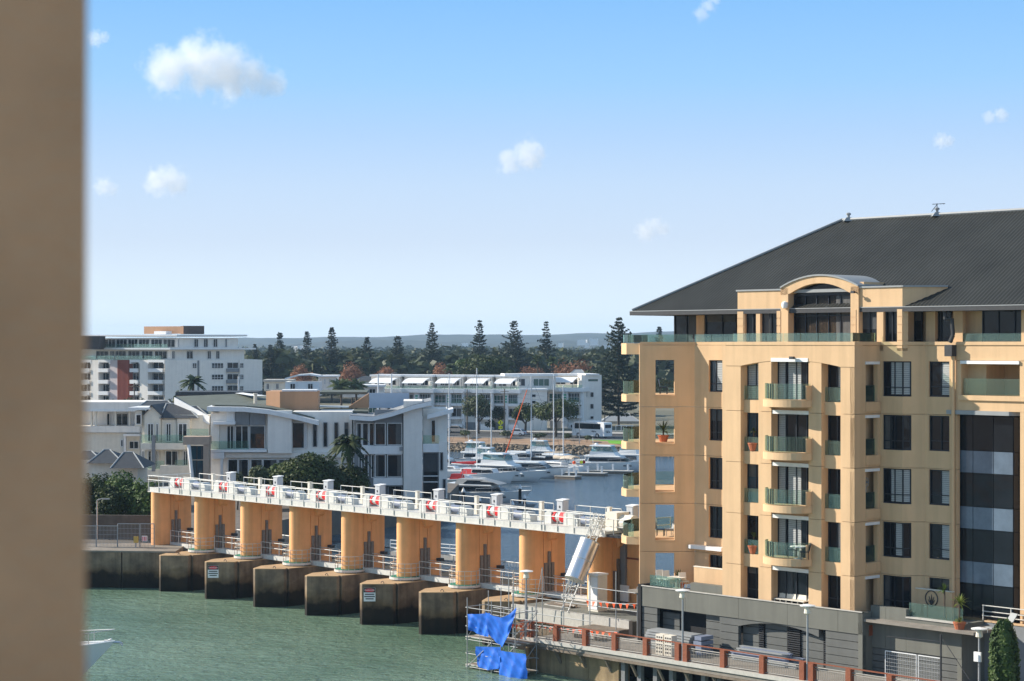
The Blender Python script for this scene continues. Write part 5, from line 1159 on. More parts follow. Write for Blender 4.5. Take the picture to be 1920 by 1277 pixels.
# ---- low white building at far left
LB = thing('terrace_building', 'low white flat roofed building with an open colonnade at the far left', 'building', at(210, 262, 2.6)); f = Face(at(150, 262), (1, -.02))
pbox(LB, 'parapet', f, 120, 754, 281, 770, M_offwhite, -10, .0); pbox(LB, 'back_wall', f, 120, 771, 262, 799, M_white, -6, -4); pbox(LB, 'band', f, 120, 799, 262, 811, M_offwhite, -8, .3); pbox(LB, 'wall', f, 120, 811.5, 262, 905, M_cream, -8, -.2); pbox(LB, 'cornice', f, 120, 769.5, 281, 771.5, M_white, -5, .25)
for x in (170, 178, 215, 241): pbox(LB, 'column', f, x, 771, x+3, 799, M_cream, -.6, -.2)
for x0, x1 in ((200, 206), (217, 240)): pwin(LB, f, x0, 775, x1, 798, -3.95, (.5,) if x1-x0 > 8 else ())
pbox(LB, 'canopy', f, 231, 814, 262, 818, M_white, -.2, 1.0); pwin(LB, f, 226, 824, 231, 838, -.15, ()); pwin(LB, f, 242, 827, 260, 842, -.15, (.5,)); pbox(LB, 'column', f, 232, 818, 236, 850, M_white, .3, .8)
TR = thing('tiled_cottage', 'small cottage under dark hipped tile roofs in front of the low white building', 'house', at(210, 225, 2.6))
hip(TR, 163, 232, 869, 196, 206, 843, 222, 8); hip(TR, 207, 270, 878, 232, 250, 848, 220, 8); fq2 = Face(at(160, 223), (1, 0)); pbox(TR, 'wall', fq2, 166, 868, 258, 915, M_cream, -6, 0); hip(TR, 140, 190, 862, 155, 172, 846, 226, 7)
# ---- apartment block at left, far
AB = thing('apartment_block', 'long white apartment block with stepped upper floors and a rust red wall strip', 'building', at(320, 520, 2.6))
c0 = at(309, 520); fl2 = Face(c0-Vector((.86,-.5,0))*60, (.86, -.5)); fr2_ = Face(c0, (.96, .28))
FLd = Vector((.86,-.5,0)).normalized()
def faceL(off): return Face(fl2.o+fl2.n*off, fl2.d)
zs = lambda y, f, x: f.z(y, f.a(x))
b = MB(); aR = fr2_.a(492); q = [fl2.p(0,0), c0, fr2_.p(aR,0), fr2_.p(aR,0)+fr2_.n*-22, fl2.p(0,0)+fl2.n*-22]
zt = zat(675, 520); b.prism([(p.x,p.y) for p in [q[0]-fl2.n*2.2, q[1]-fl2.n*2.2+Vector((1,0,0)), fr2_.p(0,0,-.3), fr2_.p(aR,0,-.3), q[3], q[4]]], 2.6, zt); b.build('core_wall', M_offwhite, AB)
h = 3.0
pbox(AB, 'wall_panel', fr2_, 309, 675, 370, 760, M_offwhite, -.29, .1); pbox(AB, 'wall_panel', fr2_, 374, 675, 424, 760, M_offwhite, -.29, .0); pbox(AB, 'wall_panel', fr2_, 449, 674.5, 492, 760, M_offwhite, -.29, .15)
pbox(AB, 'drain_recess', fr2_, 370.3, 676, 373.7, 760, M_grey, -.29, -.1)
for k in range(3):
    y = 680.5+21.4*k; pwin(AB, fr2_, 397, y, 419, y+10, .04, (.25,.5,.75), (.4,), fm=M_white); pwin(AB, fr2_, 450, y, 457, y+9.5, .19, (.5,), (.4,)); 
    if k == 0: pwin(AB, fr2_, 361, y, 369, y+10, .14, (.5,), (.4,))
    pbox(AB, 'balcony', fr2_, 425, y+10.5, 448.5, y+17, M_grey, -2, .6); pwin(AB, fr2_, 426, y-1, 447, y+10.5, -.27, (.5,))
# balcony side: white frames with rounded corners read as arches; slabs and rails per storey
segs = [(150, 171), (184, 206), (243, 262), (277, 308)]
for x0, x1 in ((171, 184.5), (206, 220), (262, 277)): pbox(AB, 'pier_wall', fl2, x0, 675, x1, 760, M_offwhite if x0 != 206 else MATS.setdefault('pinkish_wall', mat('pinkish_wall', (.60,.52,.50), .8, .05, 1)), -2.1, 0 if x0 != 206 else -.4)
pbox(AB, 'red_cladding', fl2, 220.2, 675, 241, 760, M_cladred, -2.1, -.2)
for i in range(9): pbox(AB, 'cladding_rib', fl2, 220.5+2.3*i, 675, 221.3+2.3*i, 760, M_cladred, -.19, -.05)
for x0, x1 in segs:
    for k in range(4):
        y = 678+21.4*k; pbox(AB, 'balcony', fl2, x0, y+13, x1-4, y+20, M_white, -2.1, .25 if x0 != 277 else .1); pwin(AB, fl2, x0+1, y, x1-1, y+14, -2.05, (.33,.66), fm=M_white)
    pbox(AB, 'arch_head', fl2, x0, 674.5, x1, 679.5, M_white, -2.1, .05)
    for x, w in ((x0, 2), (x1-2, 2)): pbox(AB, 'arch_haunch', fl2, x, 679.6, x+w, 682, M_white, -2.1, .04)
# set back upper floors
def tier(y0, y1, x0, xc, x1, slab_y, so, name='upper_wall'):
    c = at(xc, 522); fL, fR_ = Face(c-FLd*70, FLd), Face(c, (.96, .28)); zb, zt_ = zat(y1, 522), zat(y0, 522); b = MB()
    p0, p1, p2 = fL.p(fL.a(x0), 0), c, fR_.p(fR_.a(x1), 0); q = [p0, p1, p2, p2+Vector((-5,18,0)), p0+Vector((5,20,0))]
    b.prism([(p.x,p.y) for p in q], zb, zt_); b.build(name, M_offwhite, AB)
    e = lambda p, k: p+Vector(k)
    q = [e(p0,(-3,-so,0)), e(p1,(0,-so*1.2,0)), e(p2,(so*1.6,-.5,0)), e(p2,(-3,20,0)), e(p0,(2,22,0))]; b = MB(); zs_ = zat(slab_y, 521); b.prism([(p.x,p.y) for p in q], zs_-.42, zs_); b.build('roof_slab', M_white, AB); return fL, fR_
fL, fR_ = tier(656, 675, 140, 322, 458, 652.5, 2.0)
for x0, x1 in ((180,203),(206,214),(216,236),(240,262),(265,286),(290,313)): pwin(AB, fL, x0, 658, x1, 673, .08, (.33,.66))
for x0, x1 in ((322.5,328),(350,362),(389,396),(405,412)): pwin(AB, fR_, x0, 658, x1, 673, .08, (.5,))
for x0, x1 in ((150,180),(182,214),(216,268),(270,302)): pglass(AB, faceL(-1.2), x0, 667, x1, 675, .0)
fL, fR_ = tier(634, 653, 178, 334, 446, 627.5, 1.6)
for x0, x1 in ((197,216),(218,238),(240,258),(260,280),(283,304),(306,328)): pwin(AB, fL, x0, 636, x1, 651, .08, (.33,.66))
for x0, x1 in ((333,336),(364,372),(382,390),(400,408),(422,426)): pwin(AB, fR_, x0, 635.5, x1, 651, .08, (.5,))
for x0, x1 in ((182,215),(217,245),(247,300),(302,314)): pglass(AB, fL, x0, 645, x1, 653, 2.0)
ct = at(344, 532); b = MB(); zb, zt_ = zat(626.5, 530), zat(611, 530); fA_ = Face(ct-FLd*40, FLd); fB_ = Face(ct, (.96,.28))
pbox(AB, 'plant_screen', fA_, 270, 612, 344, 626, M_skin, -.4, 0); pbox(AB, 'plant_screen', fB_, 344, 611, 383, 626.5, M_cladbrown if 'M_cladbrown' in globals() else mat('dark_brown_screen', (.06,.045,.04), .7, .15, 1), -6, 0); pbox(AB, 'plant_unit', fA_, 289, 621, 311, 627, M_white, .6, 3)
pbox(AB, 'upper_wall', Face(at(150,524),(1,0)), 150, 630, 186, 655, MATS['dark_brown_screen'], -8, 0)
# ---- white terraces beyond the road
def terrace_unit(lab, x0, x1, Y, ytop, seed, gable=False, d=(.93, -.36)):
    r = random.Random(seed); t = thing('town_house', lab, 'town house', at((x0+x1)/2, Y, 2.2), 'white town houses beyond the road'); f = Face(at(x0, Y), d); w = x1-x0
    X = lambda k: x0+w*k
    pbox(t, 'wall', f, x0, ytop+8, x1, 815, M_offwhite, -11, -.6); pbox(t, 'roof_fascia', f, x0-1, ytop, x1+.5, ytop+7.5, M_white, -12, .9)
    pbox(t, 'pier', f, X(.40), ytop+8, X(.56), 815, M_white, -.59, .25); pbox(t, 'pier', f, X(.93), ytop+8, X(1.), 815, M_white, -.59, .1)
    pwin(t, f, X(.02), ytop+11, X(.38), ytop+26, -.5, (.33,.66), (.35,), pm=M_paneteal); pwin(t, f, X(.58), ytop+10, X(.91), ytop+27, -.52, (.25,.5,.75), (.55,), pm=M_pane if seed % 2 else M_paneteal)
    pbox(t, 'balcony', f, X(.56), ytop+27, X(.94), ytop+32, M_white, -.58, .7); pglass(t, f, X(.57), ytop+22, X(.93), ytop+27, .6)
    for i in range(3): pbox(t, 'green_pane', f, X(.44), ytop+12+5*i, X(.52), ytop+15+5*i, M_greenpane, .26, .3)
    pbox(t, 'storey_band', f, x0, ytop+27.5, X(.4), ytop+30.5, M_white, -.58, .2)
    pwin(t, f, X(.02), ytop+35, X(.38), ytop+52, -.5, (.33,.66), (.4,), pm=M_paneteal); pwin(t, f, X(.58), ytop+36, X(.91), ytop+52, -.52, (.5,)); pbox(t, 'balcony', f, X(.56), ytop+53, X(.94), ytop+57, M_white, -.58, .7)
    pbox(t, 'garage_door', f, X(.05), ytop+62, X(.38), 815, M_grey, -.55, -.4); pbox(t, 'front_wall', f, X(.58), ytop+66, X(.93), 815, M_white, .6, 1.0)
    # upper set-back storey and barrel canopy
    g = f.moved(-7); pbox(t, 'upper_wall', g, X(.1), ytop-23, X(.95), ytop, M_offwhite, -6, 0); pbox(t, 'upper_roof', g, X(.05), ytop-26, X(1.0), ytop-22.5, M_white, -6.5, .6)
    pwin(t, g, X(.2), ytop-17, X(.5), ytop-6, .08, (.5,)); pwin(t, g, X(.62), ytop-16, X(.85), ytop-6, .08, (.5,))
    c = f.moved(-2.5); a0, a1 = c.a(X(.12)), c.a(X(.78)); zb = c.z(ytop, (a0+a1)/2); b = MB(); N = 8
    for i in range(N):
        u0, u1 = i/N, (i+1)/N; zf = lambda u: zb+1.2+1.05*(1-(1-u)**2)
        b.hexa([c.p(a0,zf(u0),1.8-4.5*u0), c.p(a1,zf(u0),1.8-4.5*u0), c.p(a1,zf(u1),1.8-4.5*u1), c.p(a0,zf(u1),1.8-4.5*u1), c.p(a0,zf(u0)+.1,1.8-4.5*u0), c.p(a1,zf(u0)+.1,1.8-4.5*u0), c.p(a1,zf(u1)+.1,1.8-4.5*u1), c.p(a0,zf(u1)+.1,1.8-4.5*u1)])
    b.build('barrel_canopy', M_white, t); b = MB()
    for a in (a0+.1, a1-.1): 
        for o, hh in ((1.7, 1.1), (-2.6, 2.5)): b.tube(c.p(a, zb-.2, o), c.p(a, zb+hh, o), .07, 5)
    b.build('canopy_posts', M_grey, t); pglass(t, f, x0+1, ytop-5.5, x1-1, ytop, .5)
    if r.random() < .6: b = MB(); c_ = f.p(f.a(X(.85)), f.z(ytop, 0), -1.5); b.lathe([(.35,0),(.35,.9),(.5,1.0),(.5,1.6),(.2,1.7)], c_, 8); b.build('chimney', M_cream, t)
M_paneteal = mat('green_tinted_glass', (.02, .09, .075), .08, .3, .6, spec=.6); M_greenpane = mat('green_glass_pane', (.05, .36, .22), .2, .1, 2)
tl = ['white town house partly behind the blue-grey screen of the modern house', 'white town house left of the first sailing mast', 'white town house with green panes behind the leafy street tree', 'white town house behind the yellow crossing sign', 'white town house left of the plain grey gable wall']
for i, (a, c) in enumerate(((690, 752), (752, 812), (814, 870), (870, 924), (925, 974))): terrace_unit(tl[i], a, c, 442-i*1.5, 728.5+(.4*i), i)
GW = thing('gable_block', 'plain grey gable end of the white terrace behind the orange mast', 'building', at(1000, 436, 2.2)); f = Face(at(972, 434), (1, .12)); pbox(GW, 'wall', f, 974, 731, 1026, 812, M_offwhite, -10, 0); pbox(GW, 'roof', f, 972, 729, 1028, 732, M_white, -10, .4)
g_ = f.moved(-8); pbox(GW, 'upper_wall', g_, 950, 705, 1042, 731, M_offwhite, -6, 0); pbox(GW, 'upper_roof', g_, 946, 701, 1046, 705.5, M_white, -7, .6); pwin(GW, g_, 960, 710, 985, 724, .02, (.33,.66)); pwin(GW, g_, 1000, 710, 1030, 724, .02, (.33,.66), pm=M_paneteal)
for x, y in ((1001, 739), (1001, 751)): pwin(GW, f, x-4, y, x+4, y+6, .05, ())
terrace_unit('white town house with wide green windows right of the grey gable wall', 1028, 1093, 446, 727, 8)
EB = thing('end_block', 'white end block of the terrace with small dark windows beside the tall pine', 'building', at(1110, 448, 2.2)); f = Face(at(1092, 446), (1, .15)); pbox(EB, 'wall', f, 1090, 703, 1128, 812, M_offwhite, -10, 0); pbox(EB, 'roof', f, 1098, 701, 1124, 704, M_white, -10, .5)
for x, y, h_ in ((1098, 735, 10), (1110, 735, 10), (1110, 757, 10), (1110, 780, 6), (1097, 786, 18)): pwin(EB, f, x-3.5, y, x+3.5, y+h_, .05, ())
pbox(EB, 'window_band', f, 1103, 711, 1121, 715, M_paneteal, -.2, .03)
# roofs and walls between the block and the terraces
def smallhouse(lab, x0, x1, y0, yw, y1, Y, m, rm, kind='hip', ws=2):
    t = thing('house', lab, 'house', at((x0+x1)/2, Y, 2.2)); f = Face(at(x0, Y), (1, .03)); pbox(t, 'wall', f, x0+1, yw, x1-1, y1, m, -8, 0)
    if kind == 'hip': hip(t, x0, x1, yw, x0+(x1-x0)*.3, x0+(x1-x0)*.7, y0, Y-.5, 9, rm)
    elif kind == 'flat': pbox(t, 'roof', f, x0-1, y0, x1+1, yw-.2, rm, -9, .7)
    else:
        proof(t, 'roof', f, [(x0, y0+8), (x0+(x1-x0)*.35, y0+1.5), (x0+(x1-x0)*.7, y0), (x1, y0+3)], .3, 8, rm, .8)
    for i in range(ws): xa = x0+(x1-x0)*(i+.3)/ws; pwin(t, f, xa, yw+3, xa+(x1-x0)*.3/ws, min(yw+14, y1-2), .06, (.5,))
    return t
smallhouse('white house with a curved pale roof above the modern house', 534, 600, 701, 716, 742, 400, M_white, M_white, 'curve', 2)
smallhouse('pale flat roofed house right of the curved roof house', 596, 632, 704, 707, 735, 425, M_offwhite, M_white, 'flat', 4)
smallhouse('low cream house beside the white apartment block', 494, 548, 712, 716, 732, 470, M_cream, M_planter, 'flat', 3)
smallhouse('low white house under a flat roof behind the palms', 640, 720, 722, 726, 745, 430, M_offwhite, M_white, 'flat', 2)
smallhouse('grey roofed house under the autumn trees', 660, 730, 706, 714, 730, 560, M_cream, M_tile, 'hip', 2)
smallhouse('dark roofed brown house in front of the apartment block', 330, 480, 735, 742, 765, 300, M_skin, M_tile, 'flat', 4)
smallhouse('small white house with pale hipped roof behind the terrace', 1068, 1100, 693, 702, 720, 520, M_cream, M_trimgrey, 'hip', 1)
smallhouse('grey hipped roof house behind the tall pine', 1128, 1200, 775, 790, 812, 470, M_cream, M_trimgrey, 'hip', 2)
# far white blocks at the foot of the hills
rr = random.Random(5)
for i, (x, y, w, h_) in enumerate(((1090, 637, 16, 5), (1112, 635, 14, 7), (1136, 646, 12, 6), (1100, 643, 8, 3), (548, 649, 5, 7), (560, 648, 4, 8), (870, 643, 8, 3), (1050, 643, 7, 3), (585, 652, 5, 2))):
    t = thing('far_building', ['pale tower block at the foot of the hills, left of a pair', 'pale tower block at the foot of the hills, right of a pair', 'white box building on the plain beside the tall pine', 'low pale building below the pair of tower blocks', 'tiny pale tower far on the plain, left one above the pines', 'tiny pale tower far on the plain, right one above the pines', 'small pale building far away left of the round pine', 'small pale building far away between two pines', 'tiny pale shed on the far plain'][i], 'building', at(x, 3000, 2)); f = Face(at(x-w/2, 3000 if y < 646 else 1700), (1, -.2))
    b = pbox(t, 'wall', f, x-w/2, y, x+w/2, y+h_+6, M_white, -15, 0)
# ------------------------------------------------------------------ trees and plants
def leaf_mesh(name, pos, nrm, size, m, parent=None, aspect=1.6, org=None):
    """one quad per leaf or leaf spray; pos (n,3), nrm (n,3) facing direction, size (n,)"""
    n = len(pos); nrm = nrm/np.linalg.norm(nrm, axis=1, keepdims=True); rv = rng.normal(size=(n, 3)); a = np.cross(nrm, rv); a /= np.linalg.norm(a, axis=1, keepdims=True); b = np.cross(nrm, a)
    sz = size[:, None]; v = np.stack([pos-a*sz*aspect/2, pos-b*sz/2, pos+a*sz*aspect/2, pos+b*sz/2], 1).reshape(-1, 3)
    o0 = np.array(ORG[parent]) if parent is not None else np.array(org if org is not None else (0, 0, 0))
    me = bpy.data.meshes.new(name); me.vertices.add(4*n); me.loops.add(4*n); me.polygons.add(n)
    me.vertices.foreach_set('co', (v-o0).ravel()); me.loops.foreach_set('vertex_index', np.arange(4*n, dtype=np.int32)); me.polygons.foreach_set('loop_start', np.arange(0, 4*n, 4, dtype=np.int32))
    me.update(calc_edges=True); me.materials.append(m); o = bpy.data.objects.new(name, me); COL.objects.link(o)
    if parent is not None: o.parent = parent; ORG[o] = ORG[parent]
    else: o.location = o0
    return o
def crown_pts(c, rad, n, lumps, seed, fill=.35, flat=.6):
    r = np.random.default_rng(seed); c = np.array(c); rad = np.array(rad); L = []
    for _ in range(lumps):
        d = r.normal(size=3); d /= np.linalg.norm(d); d[2] = abs(d[2])*1.0-.35*r.random(); L.append((c+d*rad*(.35+.4*r.random()), rad*(.28+.22*r.random())))
    w = np.array([l[1].prod()**.67 for l in L]); w /= w.sum(); idx = r.choice(lumps, n, p=w); d = r.normal(size=(n, 3)); d /= np.linalg.norm(d, axis=1, keepdims=True)
    k = np.where(r.random(n) < fill, r.random(n)**.5, .82+.25*r.random(n))[:, None]
    cc = np.array([l[0] for l in L])[idx]; rr = np.array([l[1] for l in L])[idx]; pos = cc+d*rr*k
    nr = d+np.array([0, 0, flat])+r.normal(size=(n, 3))*.55; return pos, nr
def broad_tree(name, lab, base, h, rad, m, n=2500, lumps=16, leaf=.35, seed=0, cz=None, group=None, trunk=.3, fill=.35):
    base = Vector(base); t = thing(name, lab, 'tree' if 'bush' not in name and 'shrub' not in name else 'shrub', base, group); cz = cz if cz is not None else h-rad[2]
    b = MB(); top = base+Vector((0, 0, cz)); b.tube(base-Vector((0,0,.3)), base+Vector((.1,0,cz*.6)), trunk, 7, trunk*.7); r = random.Random(seed)
    for i in range(6):
        a = r.uniform(0, 6.28); q = top+Vector((math.cos(a)*rad[0]*.55, math.sin(a)*rad[1]*.55, r.uniform(-.2, .5)*rad[2])); b.tube(base+Vector((.1,0,cz*(.4+.2*r.random()))), q, trunk*.5, 5, trunk*.12)
    b.build('trunk', M_bark, t); p, q = crown_pts(top, rad, n, lumps, seed+11, fill); leaf_mesh('crown', p, q, leaf*rng.uniform(.6, 1.3, n), m, t); return t
def pine(lab, base, h, wid, seed, top_open=.0, group='Norfolk pines above the rooftops', cols=1.0):
    r = np.random.default_rng(seed); base = Vector(base); t = thing('norfolk_pine', lab, 'pine tree', base, group); b = MB(); b.tube(base-Vector((0,0,.5)), base+Vector((0,0,h*.97)), .022*h*.55, 7, .04); b.build('trunk', M_bark, t)
    P, N_, S_ = [], [], []; z = .10*h; bb = MB()
    while z < h*.985:
        f = z/h; env = (1-f)**.85+.05; L0 = 1.15*wid*env*(.62+.6*r.random())*(1 if f > .15 else .8); k = 6 if f < .8 else 5; ph = r.random()*6.28
        for i in range(k):
            if r.random() < .10: continue
            a = ph+6.283*i/k+r.normal()*.12; L_ = L0*(.7+.45*r.random()); up = -.05+.38*f; d = np.array([math.cos(a), math.sin(a), 0]); m_ = max(3, int(L_/.42)); 
            ends = np.array([*(base+Vector((0,0,z)))])
            tip = ends+d*L_+np.array([0,0,L_*(up+.18)]); bb.tube(tuple(ends), tuple(ends+d*L_*.9+np.array([0,0,L_*.9*up])), .05, 3, .015)
            for j in range(m_):
                u = (j+.6)/m_; 
                if u < .22: continue
                for q in range(6):
                    c = ends+d*L_*u+np.array([0,0,L_*(up*u+.16*u*u)]); s = .13*L_*(1.15-u*.6)+.16; c = c+np.array([-d[1],d[0],0])*r.normal()*s*.9+np.array([0,0,r.normal()*.10])
                    P.append(c); N_.append(np.array([0,0,1.])+r.normal(size=3)*.55+d*.15); S_.append((.30+.26*r.random())*(.8+.02*h*.5))
        z += h*(.042-.014*f)*(.8+.4*r.random())
    bb.build("branches", M_bark, t); leaf_mesh('crown', np.array(P), np.array(N_), np.array(S_)*.9, L_pine, t, 1.9); return t
def px_tree(px, ytop, Y, g=2.2): return at(px, Y, g), zat(ytop, Y)-g
PINES = [(525, 622, 660, 4.6, 'tall pine just right of the white apartment block'), (507, 645, 640, 4.2, 'shorter pine at the right edge of the white apartment block'), (575.5, 621, 690, 4.6, 'slender pine between the curved roof house and the round pine'), (622, 613, 640, 5.6, 'full round topped pine above the pale flat roofed house'),
         (688, 632, 650, 5.2, 'low broad pine between two autumn trees'), (746, 627, 650, 5.6, 'pine with an open crown left of the pine with a thin bare tip'), (810, 606, 650, 5.4, 'pine with a long thin tip above the terraces'), (899, 598, 660, 5.4, 'dense conical pine above the spreading fig tree'),
         (964, 600, 640, 7.2, 'widest pine with clear tiers right of the conical pine'), (1024, 603, 650, 5.6, 'dark pine right of the widest tiered pine'), (1236, 612, 640, 5.0, 'pine top showing behind the roof terrace of the apricot building'), (478, 645, 700, 3.6, 'faint pine beside the roof of the apartment block'), (1160, 593, 455, 7.0, 'very tall pine left of the curved balconies')]
for i, (px, yt, Y, w, lab) in enumerate(PINES):
    p, h_ = px_tree(px, yt, Y); pine(lab, p, h_, w, 40+i)
AUT = [(562, 684, 590, 4.5, 'small rust coloured tree right of the paired pines'), (660, 683, 600, 5, 'pale brown bare tree left of the low broad pine'), (716, 684, 600, 4.3, 'copper tree left of the open crowned pine'), (838, 678, 620, 5, 'brown tree right of the thin tipped pine'), (1000, 681, 600, 4, 'rust tree between the tiered pine and the fan palm'), (1074, 671, 560, 6.5, 'large copper tree behind the end of the terrace')]
for i, (px, yt, Y, w, lab) in enumerate(AUT):
    p, h_ = px_tree(px, yt-3, Y-30); broad_tree('autumn_tree', lab, p, h_, (w, w, h_*.38), L_autumn, 2600, 14, .34, 70+i, group='autumn trees beyond the terraces', fill=.6)
p, h_ = px_tree(915, 664, 540); broad_tree('fig_tree', 'wide spreading green fig tree behind the terrace roofs', p, h_, (7.8, 6, 4.2), L_dark, 5200, 26, .5, 90)
p, h_ = px_tree(880, 668, 545); broad_tree('fig_tree', 'smaller green crown at the left of the spreading fig tree', p, h_, (4.5, 5, 4.0), L_mid, 2600, 14, .45, 91)
for i, (px, yt, Y, w, m, lab) in enumerate(((962, 692, 500, 3.0, L_olive, 'olive green bushy tree in front of the tiered pine'), (1097, 692, 505, 2.6, L_dark, 'dark rounded bush behind the end of the terrace roof'), (1130, 680, 600, 6, L_dark, 'dark tree crown left of the tall pine'), (590, 668, 760, 9, L_dark, 'wide dark crown behind the slender pine'), (1050, 662, 700, 7, L_olive, 'grey green crown right of the dark pine'), (780, 668, 720, 8, L_dark, 'dark crown left of the thin tipped pine'), (470, 668, 620, 4, L_dark, 'dark tree beside the apartment block'))):
    p, h_ = px_tree(px, yt, Y); broad_tree('broad_tree', lab, p, h_, (w, w, h_*.36), m, 2200, 14, .45, 120+i)
# wood on the plain: one mass of crowns
P, N_, S_ = [], [], []; r = np.random.default_rng(3)
for i in range(2000):
    Y = 640+ (r.random()**1.6)*2400; px = 380+r.random()*1000; g = at(px, Y, 2.2); h_ = 9+r.random()*6.5+(2.5 if r.random() < .12 else 0); w = 4+r.random()*5
    n = int(46*max(.55, 1.6-Y/1500)); d = r.normal(size=(n, 3)); d /= np.linalg.norm(d, axis=1, keepdims=True); d[:, 2] = np.abs(d[:, 2]); P.append(np.array(g)+np.array([0,0,h_*.5])+d*np.array([w, w, h_*.5])*(.8+.25*r.random((n, 1)))); N_.append(d+r.normal(size=(n, 3))*.5); S_.append(np.full(n, 1.35+w*.10)*r.uniform(.6, 1.3, n)*(1+Y/3500))
o = leaf_mesh('distant_wood', np.concatenate(P), np.concatenate(N_), np.concatenate(S_), L_wood); tag(o, 'dark wooded plain of tree crowns reaching to the blue hills', 'wood', kind='stuff')
# street trees and shrubs on the shore
def sh(px, y, ground=2.2): return at(px, (EYE-ground)*FPX/(y-HY), ground)
for px, yb, yt, w, m, lab, n in ((897, 812, 737, 3.1, L_olive, 'leafy grey green street tree above the parked car', 2600), (936, 806, 757, 2.0, L_dark, 'small dark street tree behind the yellow sign', 1200), (985, 812, 752, 2.6, L_dark, 'dark street tree crossed by the orange mast', 1900), (1042, 818, 745, 3.9, L_dark, 'broad dark street tree left of the white coach', 3400)):
    p = sh(px, yb); broad_tree('street_tree', lab, p, zat(yt, p.y)-2.2, (w*1.25, w*1.25, (zat(yt, p.y)-2.2)*.42), m, int(n*1.5), 20, .32, int(px), group='street trees along the shore road')
for px, yb, w, lab in ((921, 815, 1.3, 'round dark shrub on the earth bank under the yellow sign'), (872, 822, 1.6, 'low shrub on the bank below the parked beige car'), (950, 823, 1.7, 'low shrub on the bank beside the silver car'), (1010, 826, 1.5, 'low shrub on the bank left of the dark pile'), (1060, 826, 1.3, 'low shrub on the bank below the white coach'), (1100, 828, 1.2, 'low shrub at the left end of the lawn')):
    p = sh(px, yb, 1.9); broad_tree('shrub', lab, p, w*1.1 if px != 921 else 3.4, (w, w, w*.5 if px != 921 else 1.3), L_dark if px == 921 else L_olive, 420, 8, .28, int(px), group='shrubs on the shore bank', trunk=.06)
# palms
def palm(lab, base, h, fr, m=None, n=26, seed=0, fan=False, trunk=.28, droop=1.0):
    r = random.Random(seed); base = Vector(base); t = thing('palm_tree', lab, 'palm tree', base, None); top = base+Vector((0,0,h)); b = MB(); b.tube(base-Vector((0,0,.3)), top, trunk, 8, trunk*.8); b.build('trunk', M_bark, t); b = MB()
    for i in range(n):
        a = r.uniform(0, 6.28); e = r.uniform(-.35, 1.25); L_ = fr*r.uniform(.8, 1.1); d = Vector((math.cos(a), math.sin(a), 0)); s = Vector((-d.y, d.x, 0)); prev = None
        for k in range(7):
            u = k/6; c = top+d*(L_*(math.cos(e)*u))+Vector((0,0,L_*(math.sin(e)*u-.55*droop*u*u))); w = (.42 if not fan else .75)*fr*.33*math.sin(math.pi*min(1, .18+.82*u))**.7 if k < 6 else .02
            cur = (c+s*w+Vector((0,0,-w*.55)), c, c-s*w+Vector((0,0,-w*.55)))
            if prev:
                for q in range(2):      # split leaflets with a gap
                    A, B_, C_, D_ = prev[q], prev[q+1], cur[q+1], cur[q]
                    b.face([A.lerp(D_, .05), B_.lerp(C_, .05), B_.lerp(C_, .55), A.lerp(D_, .75)]); b.face([A.lerp(D_, .85), B_.lerp(C_, .6), C_, D_.lerp(A, -.15)])
            prev = cur
    b.build('crown', m or L_palm, t, recalc=False); return t
p = at(655, 228, 2.6); palm('dark palm with drooping fronds before the right wing of the white house', p, zat(830, 228)-2.6, 3.1, L_dark, 46, 1, droop=1.3)
p = at(362, 330, 2.6); palm('palm in front of the white apartment block', p, zat(716, 330)-2.6, 2.9, None, 34, 2)
for i, (px, y, Y, fr, lab) in enumerate(((845, 690, 500, 2.3, 'shaggy palm left of the spreading fig tree'), (1008, 672, 500, 2.0, 'left fan palm of the pair above the terrace roof'), (1036, 676, 498, 2.2, 'right fan palm of the pair above the terrace roof'), (640, 722, 415, 3.2, 'bushy palm right of the curved roof house'), (668, 721, 418, 3.0, 'bushy palm behind the blue-grey screen wall'))):
    p = at(px, Y, 2.2); palm(lab, p, zat(y, Y)-2.2, fr, L_palm, 34, 5+i, fan=True, droop=.7)
# trees behind the weir, left bank
NB = [(575, 846, 222, 4.0, L_dark, 11000, 'big dense dark green tree behind the catwalk'), (484, 866, 222, 1.7, L_olive, 2600, 'pale olive shrub before the ground floor windows of the white house'), (517, 858, 223, 1.9, L_mid, 3200, 'bright green shrub left of the big dense tree'), (612, 862, 224, 2.4, L_dark, 4200, 'dark green tree at the right of the big dense tree'), (656, 866, 227, 2.3, L_dark, 4200, 'dark bush around the foot of the dark palm'), (445, 884, 221, 1.1, L_olive, 1200, 'small grey green shrub beside the white columns'),
      (182, 880, 192, 2.8, L_dark, 6500, 'dark tree at the far left beside the blurred wall'), (236, 884, 190, 2.9, L_mid, 7500, 'mid green tree above the mesh fence'), (276, 893, 188, 2.1, L_mid, 5200, 'mid green tree beside the first weir column'), (205, 902, 187, 1.6, L_dark, 2600, 'small dark tree between the two trees at the far left')]
for i, (px, yt, Y, w, m, n, lab) in enumerate(NB):
    p = at(px, Y, 2.6); h_ = zat(yt, Y)-2.6; broad_tree('bushy_tree' if h_ < 4.2 else 'garden_tree', lab, p, h_, (w, w, h_*.47), m, n, 30 if n > 4000 else 16, .22 if Y < 200 else .27, 200+i, trunk=.12, cz=h_*.53)
for px, yt, lab in ((250, 738, 'dark bush in front of the rust red wall strip'), (335, 730, 'dark bush left of the apartment block palm'), (208, 742, 'dark bush below the apartment balconies'), (555, 722, 'small dark bush beside the low cream house')):
    p = at(px, 330 if px < 500 else 440, 2.6); h_ = zat(yt, p.y)-2.6; broad_tree('garden_tree', lab, p, h_, (2.6, 2, h_*.3), L_dark, 1500, 12, .3, int(px), trunk=.15)
